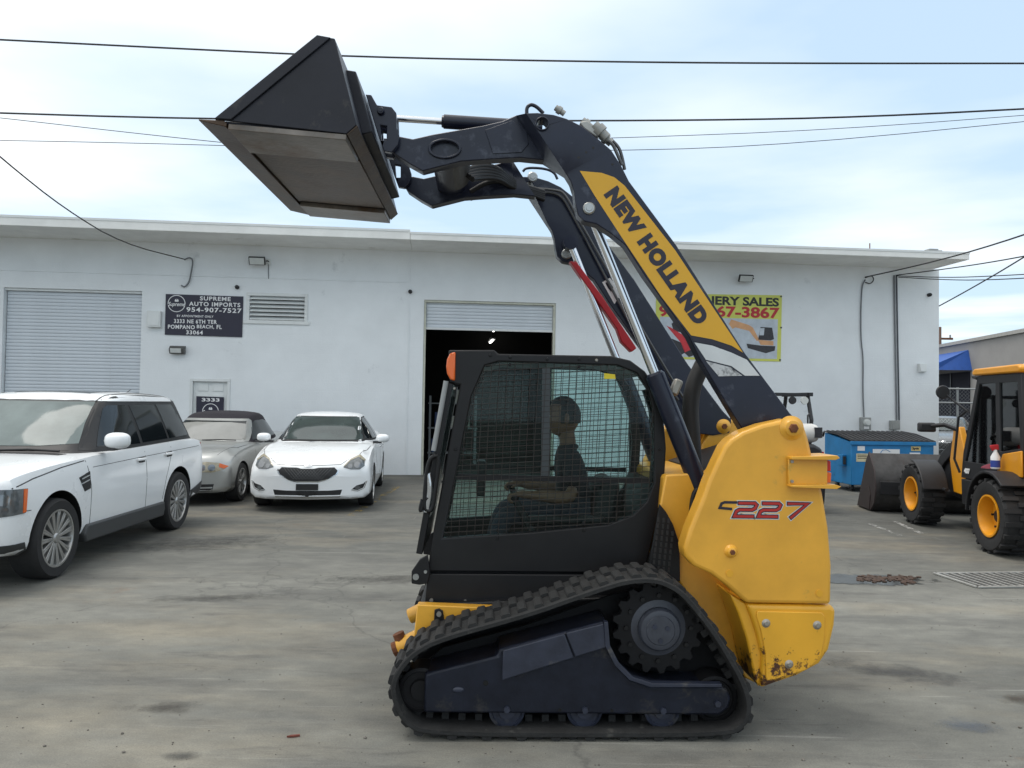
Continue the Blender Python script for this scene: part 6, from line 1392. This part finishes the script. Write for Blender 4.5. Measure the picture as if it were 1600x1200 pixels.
for s_ in (-1, 1):
    wlp('lift_arm', [(0.50,1.38),(0.62,1.38),(1.25,1.02),(1.85,0.45),(2.15,0.30),(2.12,0.22),(1.78,0.33),(1.15,0.88),(0.50,1.26)], s_*0.36-0.04, s_*0.36+0.04, m_wbk)
    MB().cyl((0.6, s_*0.25, 0.7), (1.6, s_*0.25, 0.55), 0.05, 14).build('lift_ram', m_wbk, wl_); MB().tube([(0.55, s_*0.62, 0.55), (1.0, s_*0.62, 0.56)], 0.025, 8).build('steering_link', m_wbk, wl_)
    fa = [(1.12+0.50*math.cos(R(a_)), RW+0.50*math.sin(R(a_))) for a_ in range(95, 176, 9)]; wlp('front_mudguard', fa+[(1.12+0.475*math.cos(R(a_)), RW+0.475*math.sin(R(a_))) for a_ in range(167, 90, -9)], s_*0.72-0.17, s_*0.72+0.17, m_wbk)
    ar = [(-1.12+0.52*math.cos(R(a_)), RW+0.52*math.sin(R(a_))) for a_ in range(0, 133, 12)]; wlp('rear_mudguard', ar+[(-1.12+0.49*math.cos(R(a_)), RW+0.49*math.sin(R(a_))) for a_ in range(132, -1, -12)], s_*0.72-0.17, s_*0.72+0.17, m_wbk, bevel=0.006)
    MB().tube([(0.50, s_*0.45, 1.36), (0.62, s_*0.62, 1.44), (0.66, s_*0.78, 1.42)], 0.03, 8).build('lamp_stalk', m_wbk, wl_)
    MB().box((0.70, s_*0.82, 1.40), (0.12, 0.22, 0.13)).build('head_lamp', m_wbk, wl_, bevel=0.025)
    MB().tube([(-0.05, s_*0.60, 1.62), (0.10, s_*0.74, 1.78), (0.12, s_*0.80, 1.84)], 0.014, 8).build('mirror_arm', m_wbk, wl_)
    MB().lathe([(0, -0.02), (0.08, -0.02), (0.09, 0.0), (0.07, 0.04), (0, 0.06)], (0.14, s_*0.84, 1.88), 'x', 20).build('mirror', m_wbk, wl_, smooth=40)
    MB().tube([(0.20, s_*0.60, 0.82), (0.22, s_*0.66, 1.0), (0.10, s_*0.66, 1.55), (-0.05, s_*0.60, 1.66)], 0.016, 8).build('grab_rail', m_wbk, wl_)
# cab
side = [(0.16,0.76),(0.10,1.10),(-0.28,2.08),(-1.30,2.08),(-1.36,1.15),(-1.20,0.95),(-0.75,0.76)]
dglass = [(0.06,0.98),(-0.02,1.15),(-0.33,1.98),(-0.72,1.98),(-0.76,0.98)]; rglass = [(-0.84,1.16),(-0.82,1.98),(-1.22,1.98),(-1.28,1.22)]
for s_ in (-1, 1):
    y0 = 0.56 if s_ > 0 else -0.60
    cb_ = MB().prism(side, y0, y0+0.04, [dglass, rglass]).build('cab_side', m_wbk, wl_, bevel=0.006)
    MB().prism(dglass, y0+0.015, y0+0.021).build('door_glass', m_wg, cb_); MB().prism(rglass, y0+0.015, y0+0.021).build('rear_side_glass', m_wg, cb_)
wlp('cab_roof', [(-0.24,2.085),(-0.20,2.12),(-0.26,2.17),(-1.30,2.18),(-1.36,2.14),(-1.34,2.085)], -0.64, 0.64, m_wy, bevel=0.02); wlp('roof_lip', [(-0.18,2.05),(-0.14,2.09),(-0.22,2.083),(-0.28,2.03)], -0.62, 0.62, m_wbk)
b = MB().box((0, 0, 0), (1.02, 1.11, 0.008), Matrix.Rotation(R(69), 3, 'Y')).build('windscreen', m_wg, wl_, loc=(-0.10, 0, 1.58)); MB().box2((-1.36, -0.555, 0.74), (0.14, 0.555, 0.80)).build('cab_floor', m_wbk, wl_)
MB().box2((-1.10, -0.25, 0.82), (-0.62, 0.25, 1.15)).build('seat', m_seat, wl_, bevel=0.04); MB().box2((-1.15, -0.24, 1.16), (-1.02, 0.24, 1.62)).build('seat_back', m_seat, wl_, bevel=0.04)
MB().box2((-0.02, -0.14, 0.82), (0.06, 0.14, 1.25)).build('steering_column', m_wbk, wl_, bevel=0.02); MB().tube([(0.0+0.16*math.cos(t_)*0.6-0.12, 0.17*math.sin(t_), 1.36+0.12*math.cos(t_)) for t_ in [k*math.pi/10 for k in range(20)]], 0.014, 8, closed=True).build('steering_wheel', m_wbk, wl_)
wlp('safety_vest', [(-0.92,1.10),(-0.78,1.12),(-0.86,1.70),(-0.98,1.70)], 0.28, 0.40, mat('yellow_vest', (0.62, 0.42, 0.06), 0.7), bevel=0.03)
wlp('engine_cover', [(-1.37,0.70),(-1.37,1.42),(-2.05,1.34),(-2.25,1.15),(-2.28,0.70)], -0.60, 0.60, m_wy, bevel=0.05); wlp('side_step', [(-0.70,0.42),(0.10,0.42),(0.12,0.75),(-0.72,0.75)], 0.50, 0.62, m_wbk); wlp('rear_frame', [(-2.2,0.40),(0.20,0.40),(0.20,0.74),(-2.2,0.69)], -0.40, 0.40, m_wbk)
wlp('rear_panel', [(-1.37,0.90),(-1.36,1.20),(-0.95,1.14),(-0.80,0.90)], 0.605, 0.63, m_wy)
put_text(wl_, 'model_lettering', '407', M_['white_print'], (-0.02, 0.61, 0.86), 0.07, 0.16, 0.004).rotation_euler = (0, 0, math.pi)
# bucket
bp_ = [(2.98,0.02),(2.35,0.02),(2.18,0.16),(2.12,0.40),(2.18,0.66),(2.42,0.93)]
inn = [(2.46,0.91),(2.21,0.65),(2.15,0.40),(2.21,0.18),(2.36,0.05),(2.96,0.04)]
bu = wlp('bucket', bp_+inn, -1.0, 1.0, m_wsteel, bevel=0.004)
for s_ in (-1, 1): wlp('bucket_side', [(2.98,0.015),(2.34,0.015),(2.17,0.16),(2.11,0.40),(2.17,0.67),(2.42,0.95),(2.56,0.80)], s_*1.012-0.012, s_*1.012+0.012, m_brown, bu, 0.004); wlp('wear_plate', [(2.90,0.03),(2.36,0.03),(2.32,0.26),(2.40,0.40),(2.60,0.36)], s_*1.03-0.006, s_*1.03+0.006, m_brown, bu, 0.003)
wlp('bucket_rib', [(2.13,0.30),(2.10,0.30),(2.10,0.50),(2.13,0.50)], -0.95, 0.95, m_wbk, bu, 0.004)
bt = thing('spray_bottle', 'white spray bottle with blue label and red trigger on the wheel loader mudguard', 'bottle', Vector((wc.x, wc.y, 0.965))+Vector((hd.x*-0.98+lf.x*0.72, hd.y*-0.98+lf.y*0.72, 0)))
MB().lathe([(0, 0), (0.045, 0), (0.05, 0.01), (0.05, 0.14), (0.02, 0.20), (0.016, 0.225), (0, 0.225)], (0, 0, 0), 'z', 20).build('bottle_body', M_['white_print'], bt, smooth=40); MB().lathe([(0.0508, 0.02), (0.0508, 0.10)], (0, 0, 0), 'z', 20, caps=False).build('label_wrap', mat('blue_label', (0.03, 0.06, 0.30), 0.4), bt)
MB().prism([(-0.06, 0.25), (-0.06, 0.275), (0.03, 0.285), (0.035, 0.225), (-0.015, 0.226), (-0.035, 0.21)], -0.013, 0.013).build('trigger', m_pr, bt, bevel=0.004)
rg = MB(); gv = bmesh.ops.create_icosphere(rg.bm, subdivisions=3, radius=0.09)['verts']
for v in gv: v.co = Vector((v.co.x*1.2, v.co.y, max(0, v.co.z*0.55)))*(1+0.18*math.sin(31*v.co.x+17*v.co.y)+0.12*math.sin(43*v.co.y+23*v.co.z))
ro = rg.build('shop_rag', mat('dull_red_cloth', (0.20, 0.04, 0.06), 0.9), None, smooth=60, loc=Vector((wc.x, wc.y, 0.958))+Vector((hd.x*-0.82+lf.x*0.70, hd.y*-0.82+lf.y*0.70, 0))); tag(ro, 'crumpled dull red rag on the wheel loader mudguard', 'rag')

# ================================================================== BEYOND THE WAREHOUSE
gb = thing('grey_building', 'long grey stucco building with blue awning beyond the fence', 'building', (22.6, 41, 0), 0.0)
gw_a, gw_b = Vector((0, 0)), Vector((-3.2, -22.0)); gd = (gw_b-gw_a).normalized(); gn = Vector((gd.y, -gd.x))
def gpt(s_, d_, z): p = gd*s_+gn*d_; return (p.x, p.y, z)
b = MB(); L_ = 24.0; H_ = 4.9
vs_ = [gpt(0, 0, 0), gpt(L_, 0, 0), gpt(L_, -14, 0), gpt(0, -14, 0)]; vt_ = [(x, y, H_) for x, y, z in vs_]
v0 = [b.bm.verts.new(p) for p in vs_]; v1 = [b.bm.verts.new(p) for p in vt_]
b.bm.faces.new(v0); b.bm.faces.new(v1)
for i in range(4): b.bm.faces.new((v0[i], v0[(i+1) % 4], v1[(i+1) % 4], v1[i]))
b.build('wall', M_['concrete_grey'], gb)
def gbox(name, s0, s1, d0, d1, z0, z1, m, parent=gb):
    q = MB(); A = [q.bm.verts.new(gpt(s_, d_, z)) for z in (z0, z1) for s_, d_ in ((s0, d0), (s1, d0), (s1, d1), (s0, d1))]
    for f in ((0, 1, 2, 3), (4, 5, 6, 7), (0, 1, 5, 4), (1, 2, 6, 5), (2, 3, 7, 6), (3, 0, 4, 7)): q.bm.faces.new([A[i] for i in f])
    return q.build(name, m, parent)
gbox('coping', -0.1, L_+0.1, -0.2, 0.12, H_+0.002, H_+0.16, mat('grey_coping', (0.36, 0.35, 0.33), 0.8))
m_awn = mat('blue_awning', (0.02, 0.09, 0.36), 0.6)
q = MB(); A = [q.bm.verts.new(p) for p in (gpt(0.3, 0.003, 4.55), gpt(4.0, 0.003, 4.55), gpt(4.4, 1.6, 3.85), gpt(-0.1, 1.6, 3.85), gpt(4.4, 1.6, 3.55), gpt(-0.1, 1.6, 3.55), gpt(4.4, 0.003, 3.55), gpt(-0.1, 0.003, 3.55))]
for f in ((0, 1, 2, 3), (3, 2, 4, 5), (1, 6, 4, 2), (0, 3, 5, 7)): q.bm.faces.new([A[i] for i in f])
q.build('awning', m_awn, gb)
gbox('storefront', 0.2, 4.2, 0.004, 0.05, 0.02, 3.5, mat('shaded_storefront', (0.02, 0.02, 0.03), 0.7, spec=0.1)); gbox('storefront_frame', 2.1, 2.2, 0.052, 0.09, 0.02, 3.5, M_['black_metal'])  # shade under the awning is put into the storefront's dark colour
# chain-link fence
fx0, fx1, fy, fh = 11.2, 22.0, 23.0, 2.28
fe = thing('chain_link_fence', 'chain-link fence with steel rails between the warehouse and grey building', 'fence', (fx0, fy, 0))
m_galv = mat('galvanised', (0.33, 0.34, 0.34), 0.45, metal=0.5)
for k in range(6): MB().cyl((k*2.15, 0, 0), (k*2.15, 0, fh+0.04), 0.03, 10).build('post', m_galv, fe)
for z in (fh, 1.86, 0.1): MB().cyl((0, -0.035, z), (fx1-fx0, -0.035, z), 0.022, 8).build('rail', m_galv, fe)
ms = MB(); n_ = int((fx1-fx0)/0.11)
for k in range(-21, n_+1):
    for sl in (1, -1):
        x0_ = k*0.11; z0_2, z1_2 = 0.12, fh-0.02; xa, xb = (x0_, x0_+(z1_2-z0_2)) if sl > 0 else (x0_+(z1_2-z0_2), x0_)
        za, zb_ = z0_2, z1_2
        def cl(xq): return max(0, min(fx1-fx0, xq))
        if xa == xb: continue
        ta_ = (cl(xa)-xa)/(xb-xa); tb2 = (cl(xb)-xa)/(xb-xa)
        if abs(tb2-ta_) < 0.01: continue
        ms.tube([(xa+(xb-xa)*ta_, 0.004*sl, za+(zb_-za)*ta_), (xa+(xb-xa)*tb2, 0.004*sl, za+(zb_-za)*tb2)], 0.0022, 4, cap=False)
ms.build('wire_mesh', m_galv, fe)
# a parked car behind the fence: same build as the white saloon, grey paint
c_greyp = mat('grey_car_paint', (0.16, 0.17, 0.18), 0.3, metal=0.4, coat=0.6)
def copy_tree(o, parent, swap):
    c = o.copy(); COL.objects.link(c); c.parent = parent
    if o.type == 'MESH' and o.data.materials and o.data.materials[0] in swap:
        c.data = o.data.copy(); c.data.materials[0] = swap[o.data.materials[0]]
    for ch in o.children: copy_tree(ch, c, swap)
    return c
gc = copy_tree(sed.root, None, {c_white: c_greyp}); gc.name = 'grey_saloon'; gc.location = (14.2, 25.2, 0); gc.rotation_euler = (0, 0, R(-120)); tag(gc, 'grey saloon parked behind the chain-link fence', 'car')
# white van behind the wheel loader
vn = thing('white_van', 'white high-roof van standing behind the wheel loader', 'van', (11.15, 15.5, 0), R(57.5)); vn.scale = (1, 1, 0.93)
m_vw = mat('van_white', (0.70, 0.71, 0.70), 0.35, coat=0.3)
MB().prism([(-1.0, 0.35), (-1.02, 1.2), (-0.98, 2.1), (-0.85, 2.62), (-0.55, 2.78), (0.55, 2.78), (0.85, 2.62), (0.98, 2.1), (1.02, 1.2), (1.0, 0.35)], -2.6, 1.6, axis='x').build('body', m_vw, vn, bevel=0.06, seg=3)
MB().prism([(1.602, 0.4), (2.75, 0.45), (2.8, 0.95), (2.45, 1.15), (1.95, 2.05), (1.602, 2.2)], -0.96, 0.96).build('cab', m_vw, vn, bevel=0.05, seg=3)
for s_ in (-1, 1):
    MB().prism([(1.65, 1.25), (2.30, 1.25), (1.92, 1.95), (1.65, 2.0)], s_*0.965-0.004, s_*0.965+0.004).build('cab_window', c_dark, vn); MB().box((-0.5, s_*1.008, 2.30), (2.6, 0.02, 0.30)).build('side_window', c_dark, vn)
    for x in (-1.6, 2.0):
        w_ = MB().lathe([(0.18, -0.10), (0.33, -0.11), (0.35, -0.07), (0.35, 0.07), (0.33, 0.11), (0.18, 0.10)], (0, 0, 0), 'y', 28, caps=False).build('wheel', c_tyre, vn, smooth=35, loc=(x, s_*0.90, 0.35)); MB().lathe([(0, -0.06), (0.19, -0.09), (0.19, 0.09), (0, 0.06)], (0, 0, 0), 'y', 24).build('rim', c_alloy, w_)
MB().box2((-2.64, -0.6, 1.75), (-2.602, 0.6, 2.45)).build('rear_window', c_dark, vn)
# utility pole far away
up = thing('utility_pole', 'distant wooden utility pole with crossarm behind the grey building', 'pole', (25.6, 46.0, 0))
MB().tube([(0, 0, 0), (0, 0, 6.6)], [0.16, 0.11], 10).build('shaft', mat('weathered_wood', (0.20, 0.12, 0.09), 0.9), up); MB().box((0, 0, 5.9), (1.6, 0.1, 0.12)).build('crossarm', M_['rust'], up)
for x in (-0.65, 0.65): MB().cyl((x, 0, 5.96), (x, 0, 6.14), 0.05, 8).build('insulator', M_['grey_metal'], up)

# ================================================================== ON THE GROUND
def gpoly(pts, z): return [G(x, y, z) for x, y in pts]
def sheet(name, pts, z, m, label=None, cat=None, kind=None, up_=0.0):
    P = [G(x, y, 0) for x, y in pts]; o = P[0]; b = MB()
    b.prism([((p-o).x, (p-o).y) for p in P], z, z+0.001+up_, axis='z'); q = b.build(name, m, None, loc=(o.x, o.y, 0)); tag(q, label, cat, None, kind); return q
def wob(pts, k=2): return chaikin(pts, k)
def wet_patch(name, px, py, ln, wd, yaw, seed, col=(0.045, 0.047, 0.046), rough=0.10):
    """Shallow water or damp with an edge that breaks up and soaks in."""
    m = bpy.data.materials.new('damp_surface'); m.use_nodes = True; t = m.node_tree; b = t.nodes['Principled BSDF']; L = t.links.new
    b.inputs['Base Color'].default_value = (*col, 1); b.inputs['Roughness'].default_value = rough
    co = t.nodes.new('ShaderNodeTexCoord'); mp_ = t.nodes.new('ShaderNodeMapping'); mp_.inputs['Scale'].default_value = (2/ln, 2/wd, 1); L(co.outputs['Object'], mp_.inputs[0])
    le = t.nodes.new('ShaderNodeVectorMath'); le.operation = 'LENGTH'; L(mp_.outputs[0], le.inputs[0])
    n = t.nodes.new('ShaderNodeTexNoise'); n.inputs['Scale'].default_value = 6.0; n.inputs['Detail'].default_value = 10; n.inputs['Roughness'].default_value = 0.68; mo = t.nodes.new('ShaderNodeMapping'); mo.inputs['Location'].default_value = (seed, seed*2, 0); L(co.outputs['Object'], mo.inputs[0]); L(mo.outputs[0], n.inputs['Vector'])
    a = t.nodes.new('ShaderNodeMath'); a.operation = 'MULTIPLY_ADD'; a.inputs[1].default_value = 1.5 if rough < 0.2 else 2.2; L(n.outputs['Fac'], a.inputs[0]); L(le.outputs['Value'], a.inputs[2])
    r = t.nodes.new('ShaderNodeMapRange'); r.inputs[1].default_value = 1.30 if rough < 0.2 else 1.15; r.inputs[2].default_value = 1.52 if rough < 0.2 else 1.90; r.inputs[3].default_value = 0.95 if rough < 0.2 else 0.55; r.inputs[4].default_value = 0.0; L(a.outputs[0], r.inputs[0]); L(r.outputs[0], b.inputs['Alpha'])
    p = G(px, py); q = MB().quad((-ln/2, -wd/2, 0), (ln/2, -wd/2, 0), (ln/2, wd/2, 0), (-ln/2, wd/2, 0)).build(name, m, None, loc=(p.x, p.y, 0.004)); q.rotation_euler = (0, 0, yaw); tag(q, kind='structure'); return q
wet_patch('puddle', 1350, 906, 1.75, 0.62, 0.05, 1.0); wet_patch('puddle', 1515, 1134, 0.42, 0.24, -0.2, 4.0, (0.09, 0.10, 0.12), 0.25); wet_patch('puddle', 1588, 1094, 0.36, 0.20, 0.2, 7.0, (0.06, 0.045, 0.03), 0.3)
wet_patch('oil_stain', 255, 1105, 0.5, 0.2, 0.1, 2.0, (0.05, 0.045, 0.04), 0.7); wet_patch('oil_stain', 285, 1182, 0.28, 0.13, 0.0, 5.0, (0.05, 0.05, 0.048), 0.7); wet_patch('oil_stain', 620, 905, 1.6, 0.5, 0.1, 3.0, (0.075, 0.072, 0.066), 0.8); wet_patch('oil_stain', 1400, 1050, 1.1, 0.42, -0.35, 6.0, (0.06, 0.06, 0.06), 0.7); wet_patch('oil_stain', 330, 935, 1.3, 0.35, 0.15, 8.0, (0.07, 0.068, 0.064), 0.8); wet_patch('oil_stain', 300, 850, 2.6, 1.2, 0.4, 9.0, (0.062, 0.064, 0.062), 0.8)
rb_ = MB()
for k in range(220):
    t_ = random.random(); px = 1342+t_*88+random.gauss(0, 3); py = 905+(8 if t_ > 0.72 else 1)*(t_-0.5)+random.gauss(0, 2.2 if t_ < 0.65 else 3.2); p = G(px, py)
    for v in bmesh.ops.create_icosphere(rb_.bm, subdivisions=1, radius=random.uniform(.010, .026))['verts']: v.co = Vector((v.co.x*random.uniform(.8, 1.4), v.co.y*random.uniform(.7, 1.3), v.co.z*0.35))+Vector((p.x, p.y, 0.008))
q = rb_.build('wet_leaf_litter', mat('wet_brown_leaves', (0.050, 0.024, 0.012), 0.6, var=0.6, scale=40)); tag(q, 'rusty brown leaf litter caught in the puddle beside the loader', 'leaf litter', kind='stuff')
def paint_line(name, a_, b_, wpx, col, label, seed, wear):
    m = bpy.data.materials.new(name+'_paint'); m.use_nodes = True; t = m.node_tree; bs = t.nodes['Principled BSDF']; bs.inputs['Base Color'].default_value = (*col, 1); bs.inputs['Roughness'].default_value = 0.8
    n = t.nodes.new('ShaderNodeTexNoise'); n.inputs['Scale'].default_value = 5+seed; n.inputs['Detail'].default_value = 9; n.inputs['Roughness'].default_value = 0.75
    co = t.nodes.new('ShaderNodeTexCoord'); t.links.new(co.outputs['Object'], n.inputs['Vector']); r = t.nodes.new('ShaderNodeValToRGB'); r.color_ramp.elements[0].position = wear; r.color_ramp.elements[1].position = wear+0.12
    t.links.new(n.outputs['Fac'], r.inputs[0]); t.links.new(r.outputs[0], bs.inputs['Alpha'])
    A, B = G(*a_), G(*b_); d = (B-A).normalized(); nn = Vector((-d.y, d.x, 0))*wpx/2; b = MB().quad(A+nn, B+nn, B-nn, A-nn); q = b.build(name, m); tag(q, label, 'road marking'); q.location.z = 0.004; return q
paint_line('painted_line', (622, 760), (548, 806), 0.11, (0.42, 0.29, 0.08), 'faded yellow parking line on the asphalt beside the white saloon', 0, 0.50)
paint_line('painted_line', (1360, 819), (1406, 837), 0.07, (0.50, 0.50, 0.48), 'worn white line on the asphalt near the wheel loader bucket', 1, 0.46)
paint_line('painted_line', (1398, 815), (1440, 834), 0.07, (0.50, 0.50, 0.48), 'worn white line on the asphalt under the wheel loader front tyre', 2, 0.46)
# drain grate
A, B, D_ = G(1460, 897), G(1572, 896), G(1527, 919); ud = (B-A); vd = (D_-A); gl_ = ud.length; 
gr_ = thing('drain_grate', 'steel drain grate set flush in the asphalt near the rusty puddle', 'drain grate', A)
ux = ud.normalized(); vx = vd.normalized(); m_gs = mat('grate_steel', (0.36, 0.36, 0.34), 0.5, metal=0.4, var=0.2); up3 = Vector((0, 0, 1))
def par(p, q, w_, h_, z, name, m):
    d = (q-p).normalized(); n = Vector((-d.y, d.x, 0))*w_/2; b = MB(); v0 = [b.bm.verts.new(x+Vector((0, 0, z))) for x in (p-n, q-n, q+n, p+n)]; v1 = [b.bm.verts.new(v.co+Vector((0, 0, h_))) for v in v0]
    b.bm.faces.new(v0); b.bm.faces.new(v1)
    for i in range(4): b.bm.faces.new((v0[i], v0[(i+1) % 4], v1[(i+1) % 4], v1[i]))
    return b.build(name, m, gr_)
V0 = Vector((0, 0, 0)); U_ = ux*gl_*1.35; Vv = vx*vd.length
MB().quad(V0+up3*0.003, U_+up3*0.003, U_+Vv+up3*0.003, Vv+up3*0.003).build('pit', M_['dark_room'], gr_)
for p, q in ((V0, U_), (Vv, U_+Vv), (V0, Vv), (U_, U_+Vv)): par(p, q, 0.04, 0.012, 0.004, 'frame_bar', m_gs)
for k in range(1, 13): par(U_*(k/13)+vx*0.021, U_*(k/13)+Vv-vx*0.021, 0.020, 0.010, 0.004, 'grate_bar', m_gs)
# splinter, pebbles, litter
p = G(458, 1152); sp2 = MB().prism([(-0.03, 0), (0.0, -0.006), (0.032, -0.002), (0.03, 0.006), (-0.01, 0.009)], 0.002, 0.010, axis='z').build('wood_splinter', mat('red_brown_wood', (0.16, 0.045, 0.03), 0.8, var=0.3, scale=60), None, loc=(p.x, p.y, 0)); tag(sp2, 'small red-brown splinter lying on the bare asphalt', 'splinter'); sp2.rotation_euler = (0, 0, 0.3)
pb = MB()
for k in range(420):
    px, py = random.uniform(-40, 1640), 790+410*random.random()**0.8; q = G(px, py); s_ = random.uniform(0.002, 0.0055)*(1 if random.random() < 0.93 else 1.9)
    vs2 = bmesh.ops.create_icosphere(pb.bm, subdivisions=1, radius=s_)['verts']
    for v in vs2: v.co = Vector((v.co.x*random.uniform(.7, 1.3), v.co.y*random.uniform(.7, 1.3), v.co.z*0.6))+Vector((q.x, q.y, s_*0.4))
q = pb.build('loose_gravel', mat('gravel', (0.13, 0.12, 0.105), 0.9, var=0.6, scale=3.0)); tag(q, 'loose gravel and grit scattered over the asphalt', 'gravel', kind='stuff')
